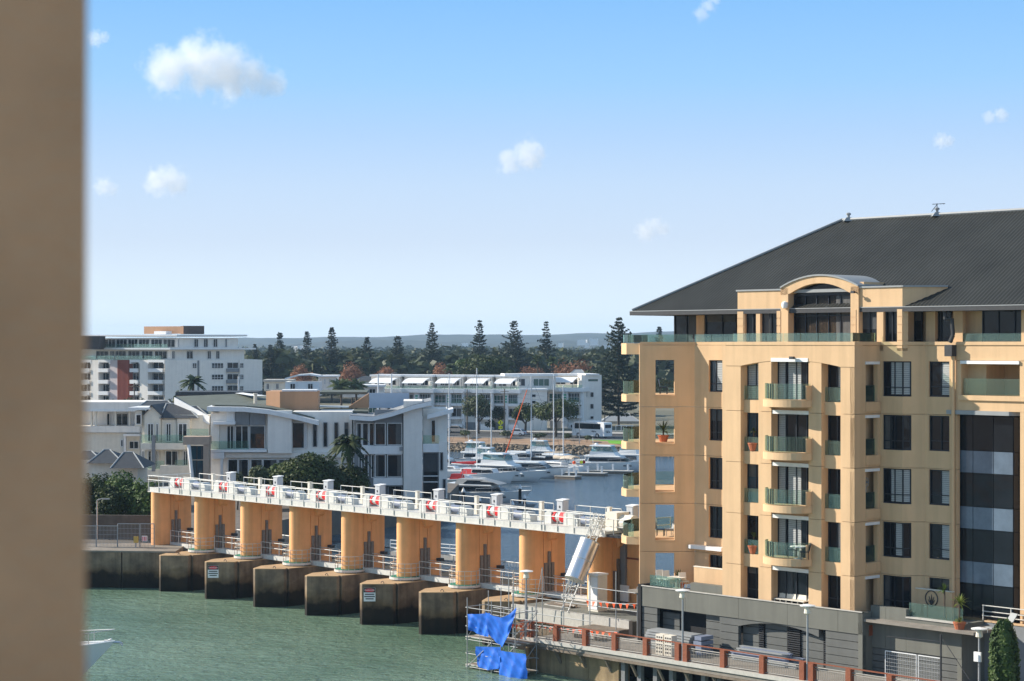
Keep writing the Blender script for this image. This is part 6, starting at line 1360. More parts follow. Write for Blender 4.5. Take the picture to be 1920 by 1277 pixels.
# ivy column, yucca, terrace plants
fi = Face(S(0, -2.6), U); a = fi.a(1882); p = fi.p(a, 2.1); t = thing('ivy_column', 'tall clipped dark green cypress hedge column at the right edge', 'shrub', p); hh = zat(1166, p.y)-2.1
r = np.random.default_rng(8); n = 9000; th = r.random(n)*6.28; z = r.random(n)*hh; rad = .72*(1-.35*(z/hh-.25)**2)*(1-(z/hh)**9*.6)*(.9+.16*np.sin(th*5+z*1.2)); pos = np.stack([p.x+np.cos(th)*rad, p.y+np.sin(th)*rad, 2.1+z], 1)+r.normal(size=(n,3))*.05; leaf_mesh('foliage', pos, np.stack([np.cos(th), np.sin(th), .4+0*th], 1)+r.normal(size=(n,3))*.4, .13*r.uniform(.6,1.4,n), L_mid, t); b = MB(); b.tube(p, p+Vector((0,0,hh*.9)), .1, 6); b.build('stem', M_bark, t)
def spiky(lab, base, h, L_, n, seed, pot=True, name='yucca_plant', m=None, stems=1):
    r = random.Random(seed); base = Vector(base); t = thing(name, lab, 'potted plant' if pot else 'plant', base)
    if pot: b = MB(); b.lathe([(.22,0),(.34,.4),(.37,.42),(.37,.48),(.3,.48)], base, 12); b.build('pot', M_terra, t)
    b = MB(); b.tube(base+Vector((0,0,.3 if pot else 0)), base+Vector((0,0,h)), .05, 6); b.build('trunk', M_bark, t); b = MB()
    for lev in ((h, 1), (.55, .5)) if pot and h > .9 else ((h, 1),):
        for i in range(n):
            a = r.uniform(0, 6.28); e = r.uniform(-.3, 1.4); d = Vector((math.cos(a)*math.cos(e), math.sin(a)*math.cos(e), math.sin(e))); s = d.cross(Vector((0,0,1))).normalized()*.035; q = base+Vector((0,0,lev[0])); b.face([q-s, q+d*L_*.5*lev[1]-s*1.2, q+d*L_*lev[1]-Vector((0,0,.12)), q+d*L_*.5*lev[1]+s*1.2, q+s])
    b.build('leaves', m or L_mid, t, recalc=False); return t
M_yuc = leaf_mat('yucca_leaves', (.16, .20, .04), (.34, .38, .09), .3)
f8 = Face(S(0, -.55), U); p = f8.p(f8.a(1799), z5-.3); spiky('yucca with bright spiky leaves in a terracotta pot on the grey podium corner', p, 1.5, .75, 34, 1, m=M_yuc)
f8 = Face(S(0, .9), U); p = f8.p(f8.a(1771), z5-.3); spiky('dark spiky plant beside the emblem wall', p, 1.9, .6, 26, 2, pot=False)
p = S(2.6, .9, 5.3); spiky('small leafy plant beside the apricot privacy wall on the terrace', p, .8, .75, 30, 3, pot=True, name='terrace_plant', m=L_olive)
p = FA.p(FA.a(1246), HEAD[1]-2.25, -1.0); spiky('spiky palm plant in the corner balcony window, second window from the top', p, .75, .9, 26, 4, name='balcony_plant', m=L_dark)
p = FC.p(FC.a(1404), HEAD[1]-2.32, -.45); spiky('palm in a pot behind the balustrade, second floor of the projecting bay', p, 1.2, .35, 16, 5, name='balcony_plant', m=L_dark)
p = FC.p(FC.a(1404), HEAD[3]-2.32, -.45); spiky('leafy plant in a pot behind the balustrade, fourth floor of the projecting bay', p, 1.0, .5, 14, 6, name='balcony_plant', m=L_dark)
# ------------------------------------------------------------------ rock wall, boats, pontoons, road things
r = np.random.default_rng(21)
def rocks(n):
    t_ = (1+5**.5)/2; ico = np.array([(-1,t_,0),(1,t_,0),(-1,-t_,0),(1,-t_,0),(0,-1,t_),(0,1,t_),(0,-1,-t_),(0,1,-t_),(t_,0,-1),(t_,0,1),(-t_,0,-1),(-t_,0,1)])/1.9
    fc = np.array([(0,11,5),(0,5,1),(0,1,7),(0,7,10),(0,10,11),(1,5,9),(5,11,4),(11,10,2),(10,7,6),(7,1,8),(3,9,4),(3,4,2),(3,2,6),(3,6,8),(3,8,9),(4,9,5),(2,4,11),(6,2,10),(8,6,7),(9,8,1)])
    V, F_ = [], []
    for i in range(n):
        x = -42+r.random()*130; d = r.random(); s = (.22+.38*r.random()**2); c = np.array([x, shore(x)-.4+d*3.9, -.15+1.55*d+r.normal()*.1]); q = ico*(1+.28*r.normal(size=(12,1)))*s*np.array([1.2,1,.75]); a = r.random()*6.28; rot = np.array([[math.cos(a),-math.sin(a),0],[math.sin(a),math.cos(a),0],[0,0,1]]); V.append(q@rot.T+c); F_.append(fc+12*i)
    return np.concatenate(V), np.concatenate(F_)
V, F_ = rocks(3200); me = bpy.data.meshes.new('rock_wall'); me.from_pydata(V.tolist(), [], F_.tolist()); me.materials.append(mat('tan_grey_rock', (.09, .068, .05), .9, .45, .9, .3, 8, hue=(.33, .26, .18))); o = bpy.data.objects.new('rock_wall', me); COL.objects.link(o)
tag(o, 'bank of tan and grey rocks edging the marina basin', 'rock wall', kind='stuff')
b = MB(); x = -60
while x < 200: b.face([(x,shore(x)-.6,-.5),(x+8,shore(x+8)-.6,-.5),(x+8,shore(x+8)+3.1,1.3),(x,shore(x)+3.1,1.3)]); x += 8
b.build('bank', M_timber)['kind'] = 'structure'
class Loc:
    def __init__(s, p, h): s.b = Vector((p[0], p[1], p[2] if len(p) > 2 else 0)); s.h = Vector((h[0], h[1], 0)).normalized(); s.n = Vector((-s.h.y, s.h.x, 0))
    def __call__(s, x, y, z): return s.b+s.h*x+s.n*y+Vector((0, 0, z))
def trap(m, P, x0, x1, z0, z1, w0, w1, rf=0, rb=0):
    m.hexa([P(x0,-w0,z0), P(x1,-w0*.92,z0), P(x1,w0*.92,z0), P(x0,w0,z0), P(x0+rb,-w1,z1), P(x1-rf,-w1*.85,z1), P(x1-rf,w1*.85,z1), P(x0+rb,w1,z1)])
def hull(par, P, L_, B, zb, zs, m, deckm=None, rake=.12, stripe=None):
    rings = []; N = 12; deck = []
    for i in range(N+1):
        u = i/N; w = B/2*(.86+.14*min(1, u*3))*(1-max(0, (u-.42)/.58)**2.4) if u < 1 else .02; zz = zs+(zb-zs)*u**1.8; x = -L_/2+L_*u*(1-rake); xs_ = -L_/2+L_*u*(1-rake*.0) if u > .6 else -L_/2+L_*u
        xt = x+(L_*rake)*u**3; kz = -.45+.5*max(0, u-.75)**1*1.6; row = [P(xt, w, zz), P(x+(xt-x)*.5, w*.93, zz*.5), P(x, w*.78, .08), P(x, 0, kz), P(x, -w*.78, .08), P(x+(xt-x)*.5, -w*.93, zz*.5), P(xt, -w, zz)]; rings.append(row); deck.append((P(xt, w*.97, zz-.04), P(xt, -w*.97, zz-.04)))
    b = MB(); b.loft(rings, cap=False); b.face(rings[0]); h_ = b.build('hull', m, par, smooth=True)
    b = MB()
    for p, q in zip(deck, deck[1:]): b.face([p[0], p[1], q[1], q[0]])
    b.build('deck', deckm or M_plastic, par); b = MB(); b.path([r_[0]+Vector((0,0,.03)) for r_ in rings], .05, 5); b.path([r_[-1]+Vector((0,0,.03)) for r_ in rings], .05, 5); b.build('gunwale', stripe or M_plastic, par); return rings
def bowrail(par, rings, k0=6, h=.6):
    b = MB()
    for side in (0, -1):
        pts = [r_[side]+Vector((0,0,h)) for r_ in rings[k0:]]; b.path(pts, .022, 4)
        for r_ in rings[k0::2]: b.tube(r_[side], r_[side]+Vector((0,0,h)), .02, 4)
    b.build('bow_rail', M_steel, par)
def boat(lab, bowpx, yw, h, L_, cat='boat', name='motor_boat'):
    Y = 21*FPX/(yw-HY); bow = at(bowpx, Y, 0); hh = Vector((h[0], h[1], 0)).normalized(); c = bow-hh*L_*.44; t = thing(name, lab, cat, (c.x, c.y, 0), 'boats in the marina basin'); return t, Loc((c.x, c.y, 0), hh)
H1 = (.86, -.5)
def cruiser(lab, bowpx, yw, h, L_, B=3.9, fly=True, hm=None, stripe=None, covers=None):
    t, P = boat(lab, bowpx, yw, h, L_); rg = hull(t, P, L_, B, 1.75, 1.25, hm or M_plastic, stripe=stripe); bowrail(t, rg); k = L_/13
    b = MB(); trap(b, P, -4.6*k, 3.3*k, 1.25, 2.35, B*.42, B*.34, 2.0*k, .2); b.build('cabin', M_plastic, t)
    b = MB(); trap(b, P, -4.3*k, 2.75*k, 1.62, 2.15, B*.425, B*.385, 1.0*k, .1); b.build('windscreen', M_pane, t)
    b = MB(); trap(b, P, -5.0*k, 1.5*k, 2.36, 2.55, B*.42, B*.40, .5*k, -.2); b.build('cabin_roof', M_plastic, t)
    if fly:
        b = MB(); trap(b, P, -4.2*k, .6*k, 2.56, 3.2, B*.36, B*.34, .7*k, .1); b.build('flybridge', M_plastic, t)
        b = MB(); trap(b, P, -3.9*k, .1*k, 3.21, 4.05, B*.33, B*.3, .6*k, .1); b.build('clear_screen', M_clear, t)
        b = MB(); trap(b, P, -4.2*k, -.3*k, 4.06, 4.22, B*.34, B*.32, .3, .0); b.build('flybridge_roof', M_plastic, t)
        b = MB(); b.tube(P(-4.0*k,0,4.2), P(-4.1*k,0,5.4), .04, 5); b.lathe([(.3,0),(.34,.1),(.2,.22)], P(-3.4*k,0,4.3), 10); b.build('radar_mast', M_white, t)
    for x in (2.2, 3.2): 
        for s_ in (1, -1): b = MB(); c = P(x*k, s_*B*.37, .95); b.obox(c, P.h, .5, .1, .86, 1.02); b.build('porthole', M_pane, t)
    return t, P
M_clear = glass_mat('clear_plastic_screen', (.70, .74, .76), .3)
cruiser('large white flybridge cruiser with bow towards the open water', 1016, 904, H1, 13.2)
cruiser('white sports cruiser with dark green hull stripe behind the flybridge cruiser', 1058, 897, (.9, -.42), 11, 3.4, False, M_plastic, M_navy)
t, P = cruiser('white flybridge cruiser moored at the pontoon beside the apartment building', 1213, 884, (.93, -.36), 12.5, 4)
t, P = cruiser('silver grey cruiser lying behind the weir catwalk', 986, 945, (.93, -.36), 13, 3.9, False); b = MB(); trap(b, P, -3.8, 2.6, 2.56, 3.15, 1.5, 1.1, 2.4, .3); b.build('hard_top', M_trimgrey, t); b = MB(); trap(b, P, -2.6, 2.2, 2.58, 3.0, 1.52, 1.2, 1.4, .5); b.build('side_window', M_pane, t)
# timber launch with red covers
t, P = boat('white timber launch with raked bow and red covers left of the flybridge cruiser', 961, 907, H1, 9.5); rg = hull(t, P, 9.5, 3.0, 1.9, 1.15, M_plastic, M_timber, .1); bowrail(t, rg)
b = MB(); trap(b, P, -2.6, 1.6, 1.1, 2.2, 1.0, .9, .6, .2); b.build('cabin', M_plastic, t); b = MB(); trap(b, P, -2.4, 1.35, 1.55, 2.0, 1.03, .96, .35, .1); b.build('window_band', M_pane, t); b = MB(); trap(b, P, -4.4, -1.4, 1.3, 1.95, 1.2, .5, .4, .2); b.build('red_cover', M_canvasred, t)
t, P = boat('small cream open boat with red cockpit covers at the left end of the moorings', 908, 911, (.95, -.3), 6.8); rg = hull(t, P, 6.8, 2.4, 1.15, .85, M_cream, None, .08); b = MB(); trap(b, P, -2.2, -.2, .9, 1.7, .9, .6, .3, .2); b.build('red_cover', M_canvasred, t); b = MB(); trap(b, P, .2, 1.2, .9, 1.5, .8, .7, .5, .0); b.build('cuddy', M_plastic, t)
b = MB(); b.path([P(-.2,-.9,.9), P(-.1,-.8,2.2), P(-.1,.8,2.2), P(-.2,.9,.9)], .03, 5); b.build('frame', M_steel, t)
t, P = boat('low grey inflatable dinghy with outboard behind the catwalk railing', 1000, 957, (.95, -.3), 5.2); rg = hull(t, P, 5.2, 2.0, .75, .6, M_trimgrey, M_grey, .1, M_trimgrey); b = MB(); trap(b, P, -2.9, -2.4, .5, 1.3, .2, .18, .05, .05); b.build('outboard_motor', M_black, t); b = MB(); trap(b, P, -.6, .2, .6, 1.3, .35, .3, .1, .1); b.build('console', M_grey, t)
# sailing boats
def sloop(lab, mpx, yw, ytop, h, L_, cover, covm, furl=None):
    Y = 21*FPX/(yw-HY); c = at(mpx, Y, 0); t = thing('sailing_boat', lab, 'sailing boat', (c.x, c.y, 0), 'boats in the marina basin'); P = Loc((c.x, c.y, 0), h); P0 = Loc(tuple(c-P.h*L_*.08), h); rg = hull(t, P0, L_, L_*.3, 1.35, 1.05, M_plastic, None, .14)
    zt = zat(ytop, Y); b = MB(); b.tube(P(0,0,.9), P(0,0,zt), .1, 7, .07); b.build('mast', M_white, t); b = MB(); b.tube(P(0,0,2.1), P(-L_*.4,0,2.2), .08, 6); b.build('boom', M_white, t)
    if cover: b = MB(); b.loft([[P(-L_*.4*u, .03+.22*math.sin(math.pi*min(1,u+.12))*math.cos(a), 2.38+.26*(1.25-u)*math.sin(a)) for a in [i*math.pi/4 for i in range(9)]] for u in (0,.15,.35,.6,.8,1)]); b.build('sail_cover', covm, t, smooth=True)
    b = MB(); trap(b, P, -L_*.22, L_*.18, 1.1, 1.62, L_*.1, L_*.08, .6, .1); b.build('coachroof', M_plastic, t); b = MB(); trap(b, P, -L_*.2, L_*.13, 1.25, 1.48, L_*.1+.01, L_*.092, .3, .1); b.build('window_band', M_pane, t)
    b = MB()
    for q in (P(L_*.42,0,1.4), P(-L_*.54,0,1.2), P(-.2,L_*.14,1.1), P(-.2,-L_*.14,1.1)): b.tube(P(0,0,zt-.2), q, .014, 4)
    b.tube(P(0,-1,zt*.55), P(0,1,zt*.55), .03, 5); b.build('rigging', M_darkmetal, t)
    if furl: b = MB(); b.tube(P(L_*.42,0,1.6), P(L_*.06,0,zt*.86), .12, 6, .06); b.build('furled_sail', furl, t)
    return t, P
sloop('sailing boat with a long red boom cover behind the timber launch', 894, 897, 690, (.9, -.4), 11, True, M_canvasred)
sloop('sailing boat with a thin mast at the corner of the white house', 842, 893, 700, (.9, -.4), 10, True, M_canvasblack)
sloop('sailing boat with an orange furled headsail behind the flybridge cruiser', 996, 888, 705, (-.95, .25), 11.5, True, M_canvasblack, mat('orange_furled_sail', (.75, .12, .03), .7, .1, 3))
t, P = sloop('sailing boat with a beige boom cover and a beige bimini near the pontoon', 1038, 884, 700, (-.75, .6), 10.5, True, M_beige)
b = MB(); b.loft([[P(-4.6+2.4*u, 1.2*math.cos(a), 2.2+.45*math.sin(a)+.15*math.sin(math.pi*u)) for a in [math.pi*i/6 for i in range(7)]] for u in (0, .3, .7, 1)], cap=False); b.build('bimini', M_beige, t); 
for x, y, m, nm in ((-4.9, .9, M_orange, 'orange_buoy'), (-5.1, -.8, M_yellow, 'yellow_buoy'), (-5.2, -1.3, M_canvasred, 'red_buoy')): b = MB(); b.lathe([(.05,-.3),(.26,-.15),(.28,.1),(.05,.3)], P(x, y, 1.7), 10); b.build(nm, m, t)
# moored boat bow at the lower left
c = at(212, 122.5, 0); P = Loc(tuple(c-Vector((1,0,0))*6.3), (1, -.06)); t = thing('motor_boat', 'white motor boat bow with anchor at the lower left corner', 'boat', tuple(P.b), 'boats near the weir'); rg = hull(t, P, 13, 4.2, 2.75, 1.7, M_plastic, None, .2); bowrail(t, rg, 7, .75)
b = MB(); p = P(6.35, 0, 2.72); b.tube(p-P.h*.5, p+P.h*.5, .07, 6); b.tube(p+P.h*.5, p+P.h*.62+Vector((0,0,-.22)), .06, 5); b.tube(p+P.h*.55+P.n*.25+Vector((0,0,-.1)), p+P.h*.55-P.n*.25+Vector((0,0,-.1)), .05, 5); b.build('anchor', M_steel, t); b = MB(); trap(b, P, -5, 2.6, 1.9, 3.2, 1.6, 1.3, 2.2, 0); b.build('cabin', M_plastic, t); b = MB(); b.obox(P(4.6,1.35,1.6), (1,-.3), .5, .12, 1.55, 1.75); b.obox(P(4.2,-1.5,1.6), (1,.35), .5, .12, 1.55, 1.75); b.build('porthole', M_pane, t)
# mooring piles and pontoons
pl_ = None
for px, y0, y1, lab in ((869, 914, 958, 'black mooring pile with white cap beside the silver grey cruiser'), (899, 931, 957, 'black mooring pile just right of the one by the silver grey cruiser'), (975, 908, 951, 'tall black mooring pile with white cap in open water'), (983.5, 926, 956, 'black mooring pile just right of the tall one in open water'), (961, 938, 960, 'short black mooring pile behind the dinghy'), (1040, 850, 876, 'black mooring pile below the beige boom cover')):
    Y = 21*FPX/(y1-HY); p = at(px, Y, 0); zt = zat(y0, Y); t = thing('mooring_pile', lab, 'mooring pile', p, 'mooring piles'); b = MB(); b.tube(p-Vector((0,0,1.5)), (p.x,p.y,zt-.6), .2, 10); b.build('shaft', M_black, t); b = MB(); b.lathe([(.24,0),(.25,.12),(.02,.6)], (p.x,p.y,zt-.6), 12); b.build('cap', M_white, t)
for x0, x1, y0, w, lab in ((1046, 1084, 897, 2.0, 'short dark finger pontoon right of the sports cruiser'), (1062, 1136, 891, 2.2, 'long pontoon with pale edges between the boats'), (1105, 1186, 887, 2.0, 'pontoon alongside the cruiser by the apartment building')):
    Y = 21*FPX/(y0-HY); p, q = at(x0, Y, 0), at(x1, Y-2, 0); t = thing('pontoon', lab, 'pontoon', p, 'pontoons of the marina'); b = MB(); b.obox((p+q)/2, q-p, (q-p).length, w, -.1, .38); b.build('float', M_timber, t); b = MB(); b.obox((p+q)/2, q-p, (q-p).length+.1, w+.12, .382, .5); b.build('deck', M_planter, t)
    for u in (.2, .55, .9): b = MB(); c = p.lerp(q, u); b.box(c.x-.15, c.x+.15, c.y-.15, c.y+.15, .5, 1.5); b.build('power_pedestal', M_white, t)
# pontoon and gangway behind the weir
t = thing('pontoon', 'white railed pontoon in the dark water behind the weir', 'pontoon', (-9, 190, 0)); f = Face(at(732, 196), (.8, -.6)); b = MB(); f.box(b, 0, 9, -1.4, 0, .2, .6); b.build('float', M_planter, t); b = MB(); railing(b, [f.p(0,.6), f.p(9,.6)], 1.1, (.4,.75,1.1), .04, 1.5); b.build('railing', M_white, t)

# coach, cars, signs, poles
def wheel(par, c, ax, r_, w): b = MB(); c = Vector(c); ax = Vector(ax).normalized(); b.tube(c-ax*w/2, c+ax*w/2, r_, 14); o = b.build('wheel', M_tyre, par); b = MB(); b.tube(c-ax*(w/2+.01), c+ax*(w/2+.01), r_*.55, 10); b.build('rim', M_steel, o)
p = at(1110, 402.5, 2.12); h = Vector((-.72, .69, 0)); P = Loc(tuple(p), h); t = thing('coach', 'white coach with dark windows parked on the road beside the lawn', 'bus', p); Lb, Wb = 8.6, 2.45
b = MB(); pr = [(-Lb/2,.35),(Lb/2,.35),(Lb/2,1.5),(Lb/2-.25,2.95),(Lb/2-.6,3.15),(-Lb/2+.15,3.15),(-Lb/2,2.9)]; b.vprism([(x,z+2.12) for x, z in pr], P(0,-Wb/2,0), h, Wb); b.build('body', M_white, t)
b = MB(); b.vprism([(x,z+2.12) for x, z in ((-3.3,1.75),(3.6,1.75),(3.55,2.85),(-3.3,2.85))], P(0,Wb/2+.003,0), h, .03); b.vprism([(x,z+2.12) for x, z in ((-3.3,1.75),(3.6,1.75),(3.55,2.85),(-3.3,2.85))], P(0,-Wb/2-.033,0), h, .03); b.build('side_windows', M_pane, t)
b = MB(); 
for s_ in (1,): b.hexa([P(Lb/2+.01,-1.1,1.3), P(Lb/2+.03,-1.1,1.3), P(Lb/2+.03,1.1,1.3), P(Lb/2+.01,1.1,1.3), P(Lb/2-.22,-1.05,2.8), P(Lb/2-.19,-1.05,2.8), P(Lb/2-.19,1.05,2.8), P(Lb/2-.22,1.05,2.8)])
b.build('windscreen', M_pane, t); b = MB(); b.hexa([P(-Lb/2-.03,-.9,2.0), P(-Lb/2-.004,-.9,2.0), P(-Lb/2-.004,.9,2.0), P(-Lb/2-.03,.9,2.0), P(-Lb/2-.03,-.9,2.7), P(-Lb/2-.004,-.9,2.7), P(-Lb/2-.004,.9,2.7), P(-Lb/2-.03,.9,2.7)]); b.build('rear_window', M_frame, t)
b = MB(); b.vprism([(x, z+2.12) for x, z in ((-1.6,3.155),(1.2,3.155),(1.0,3.4),(-1.4,3.4))], P(0,-.8,0), h, 1.6); b.build('air_conditioner', M_white, t)
for x in (-2.5, 2.6):
    for s_ in (1, -1): wheel(t, P(x, s_*(Wb/2-.1), .48), P.n, .48, .3)
b = MB()
for (xa, za), (xb, zb) in (((-2.2,1.2),(-1.5,1.45)), ((-1.7,1.15),(-1.1,1.5)), ((-1.4,1.2),(-.8,1.35))): b.tube(P(xa,Wb/2+.02,za), P(xb,Wb/2+.02,zb), .09, 4, .02); b.tube(P(-Lb/2-.02,xa+1.7,za-.1), P(-Lb/2-.02,xb+1.6,zb+.1), .1, 4, .02)
b.build('dark_emblem', M_darkmetal, t); b = MB(); b.obox(P(Lb/2+.1,1.35,0), P.n, .25, .15, 4.0, 4.6); b.build('mirror', M_black, t)
def car(lab, px, yw, h, col, seed):
    Y = (EYE-2.12)*FPX/(yw-HY); p = at(px, Y, 2.12); P = Loc(tuple(p), h); t = thing('parked_car', lab, 'car', p, 'cars on the shore road'); m = mat('car_paint_'+str(seed), col, .3, .03, 2, spec=.5) if False else mat(['beige_car_paint','silver_car_paint'][seed], col, .3, .03, 2, spec=.5)
    b = MB(); prof = [(-2.1,.32),(-2.15,.75),(-2.0,.95),(-1.2,1.0),(1.0,.95),(1.95,.75),(2.1,.5),(2.05,.3)]; b.vprism([(x,z+2.12) for x, z in prof], P(0,-.86,0), P.h, 1.72); bo = b.build('body', m, t); b = MB(); trap(b, P, -1.7, 1.05, .97, 1.45, .8, .62, .75, .55); b.build('cabin', m, t); b = MB(); trap(b, P, -1.5, .9, 1.02, 1.38, .81, .68, .6, .42); trap(b, P, -1.72, 1.1, 1.03, 1.37, .7, .58, .72, .5); b.build('windows', M_pane, t)
    for x in (-1.3, 1.3):
        for s_ in (1, -1): wheel(t, P(x, s_*.78, .32), P.n, .32, .22)
    for s_ in (1, -1): b = MB(); b.obox(P(2.03, s_*.6, 0), P.n, .35, .12, 2.12+.6, 2.12+.78); b.build('headlight', M_steel, t); b = MB(); b.obox(P(-2.1, s_*.6, 0), P.n, .3, .12, 2.12+.65, 2.12+.85); b.build('tail_light', M_red, t)
car('beige hatchback parked at the left end of the shore road', 857, 811.5, (.93, -.37), (.50, .42, .34), 0); car('silver car driving on the road left of the dark street tree', 968, 817, (-.9, .43), (.55, .58, .62), 1)
p = sh(938.5, 815); t = thing('crossing_sign', 'fluorescent yellow pedestrian crossing sign on a grey pole', 'sign', p); zt = zat(788, p.y); b = MB(); b.tube(p, (p.x, p.y, zt), .05, 6); b.build('pole', M_steel, t); f = Face(p-Vector((0,.08,0)), (1, .05)); 
b = MB(); cz = zat(792.5, p.y); b.hexa([f.p(0,cz-.62,.0),f.p(.62,cz,.0),f.p(.62,cz,.03),f.p(0,cz-.62,.03),f.p(-.62,cz,.0),f.p(0,cz+.62,.0),f.p(0,cz+.62,.03),f.p(-.62,cz,.03)]); b.build('diamond_board', M_yellow, t); b = MB(); f.box(b, -.42, .42, .0, .03, cz-1.3, cz-.7); b.build('plate', M_yellow, t)
b = MB(); b.lathe([(.02,-.08),(.09,0),(.02,.08)], f.p(0, cz+.28, .06), 8); b.tube(f.p(0,cz+.18,.05), f.p(.02,cz-.05,.05), .06, 5); b.tube(f.p(.02,cz-.05,.05), f.p(.14,cz-.32,.05), .035, 4); b.tube(f.p(.02,cz-.05,.05), f.p(-.13,cz-.32,.05), .035, 4); b.tube(f.p(-.02,cz+.14,.05), f.p(.16,cz-.02,.05), .03, 4); b.build('walking_figure', M_black, t); b = MB(); b.tube(f.p(-.3,cz-1.0,.045), f.p(.3,cz-1.0,.045), .05, 4); b.build('arrow', M_black, t)
def pole(lab, px, yb, yt, Y=None, r_=.1, m=None, arm=None, z0=2.2):
    Y = Y or (EYE-z0)*FPX/(yb-HY); p = at(px, Y, z0); t = thing('utility_pole' if not arm else 'lamp_post', lab, 'pole' if not arm else 'lamp post', p); q = Vector((p.x, p.y, zat(yt, Y))); b = MB(); b.tube(p, q, r_, 7, r_*.75); b.build('shaft', m or M_steelpaint2, t)
    if arm: b = MB(); b.path([q, q+Vector((arm*.5,-.2,.15)), q+Vector((arm,-.3,.15))], .05, 5); b.obox(q+Vector((arm,-.3,0)), (1,0), .6, .22, q.z+.08, q.z+.2); b.build('lamp_head', M_trimgrey, t)
    else: b = MB(); b.tube(q+Vector((-.9,0,-.6)), q+Vector((.9,0,-.6)), .06, 4); b.build('crossarm', M_timber, t)
    return q
q1_ = pole('dark timber power pole behind the yellow crossing sign', 946, 812, 729, r_=.16, m=M_timber); q2_ = pole('dark steel pole in front of the white end block', 1134, 798, 742, r_=.12, m=M_darkmetal); q3_ = pole('dark timber power pole behind the leafy street tree', 876, 812, 730, r_=.14, m=M_timber)
pole('slim grey lamp post in front of the white coach', 1086.5, 832, 738, r_=.08, arm=-1.0, z0=1.8); pole('white lamp post left of a pair above the modern house', 709, 735, 702, 330, .16, M_white, arm=.6); pole('white lamp post right of a pair above the modern house', 734, 735, 701, 330, .16, M_white, arm=.6); pole('pale lamp post in front of the white apartment block', 447, 740, 706, 320, .13, M_white, arm=.5); pole('timber power pole before the apartment balconies', 252, 748, 718, 320, .12, M_timber); pole('leaning pale lamp arm over the mesh fence on the left bank', 182, 965, 938, 182, .07, M_steel, arm=.9, z0=3.2)
for i, (a, c, dz) in enumerate(((q3_, q1_, -.6), (q1_, q2_, -.6), (q1_, q2_, -1.5), (q2_, q2_+Vector((30,-8,1)), -.6), (q2_, q2_+Vector((30,-8,1)), -2))):
    b = MB(); a = a+Vector((0,0,dz)); c = c+Vector((0,0,dz)); b.path([a.lerp(c, u/10)+Vector((0,0,-1.2*4*u/10*(1-u/10)*.4)) for u in range(11)], .02, 3); o = b.build('power_line', M_darkmetal, None, org=a); tag(o, ['overhead wire left of the power pole by the crossing sign', 'upper overhead wire between the two dark poles', 'lower overhead wire between the two dark poles', 'upper overhead wire right of the dark steel pole', 'lower overhead wire right of the dark steel pole'][i], 'wire', 'overhead wires')
t = thing('roadside_fence', 'low cream wall and white fence behind the coach', 'fence', at(1165, 425, 2.2)); f = Face(at(1142, 428), (1, -.1)); pbox(t, 'wall_panel', f, 1142, 807, 1172, 814, M_cream, -.3, 0)
for x in (1154, 1164, 1174, 1186): pbox(t, 'post', f, x, 797, x+1.2, 808, M_white, -.1, .05)
pbox(t, 'rail', f, 1154, 797, 1187, 798.2, M_white, -.08, .02)
# fence and clutter on the left bank
t = thing('mesh_fence', 'grey steel mesh fence panels on the left quay', 'fence', (-33, 174, 3.2)); f = Face((-60, 177.2), (1, -.1))
for x0, x1 in ((150, 180), (181, 220), (221, 262), (263, 289)):
    a0, a1, z0, z1 = f.r(x0, 982 if x0 > 200 else 986, x1, 1027); b = MB(); b.path([f.p(a0,z0), f.p(a1,z0), f.p(a1,z1), f.p(a0,z1)], .04, 5, True); n_ = int((a1-a0)/.12)
    for i in range(1, n_): x = a0+(a1-a0)*i/n_; b.tube(f.p(x,z0), f.p(x,z1), .012, 3)
    for i in range(1, 5): z = z0+(z1-z0)*i/5; b.tube(f.p(a0,z), f.p(a1,z), .012, 3)
    b.build('fence_panel', M_trimgrey, t)
f2 = Face((-60, 176.4), (1, -.1))
for x0, x1, y0, y1, m, nm, lab, cat in ((250.5, 259, 1006, 1018, M_yellow2 if 'M_yellow2' in globals() else mat('faded_yellow', (.55, .36, .09), .7, .1, 3), 'yellow_box', 'small faded yellow box on a post before the mesh fence', 'box'), (266, 276, 1005, 1015, M_white, 'notice', 'white notice with red bars on the mesh fence', 'sign')):
    t = thing(nm, lab, cat, f2.p(f2.a(x0), 3.2)); pbox(t, 'panel', f2, x0, y0, x1, y1, m, -.1, 0)
    if nm == 'yellow_box': pbox(t, 'post', f2, 253.5, 1018.2, 255.5, 1030, M_trimgrey, -.08, -.02)
    else:
        for i in range(3): pbox(t, 'red_bar', f2, 267+3*i, 1006, 268.5+3*i, 1014, M_red, .002, .01)
t = thing('bank_wall', 'low dark wall under the trees on the left bank', 'wall', (-33, 180, 3)); f = Face((-70, 186), (1, -.1)); pbox(t, 'wall_panel', f, 150, 966, 290, 1012, mat('dark_brown_bank_wall', (.11,.09,.07), .9, .25, 1), -.3, 0)
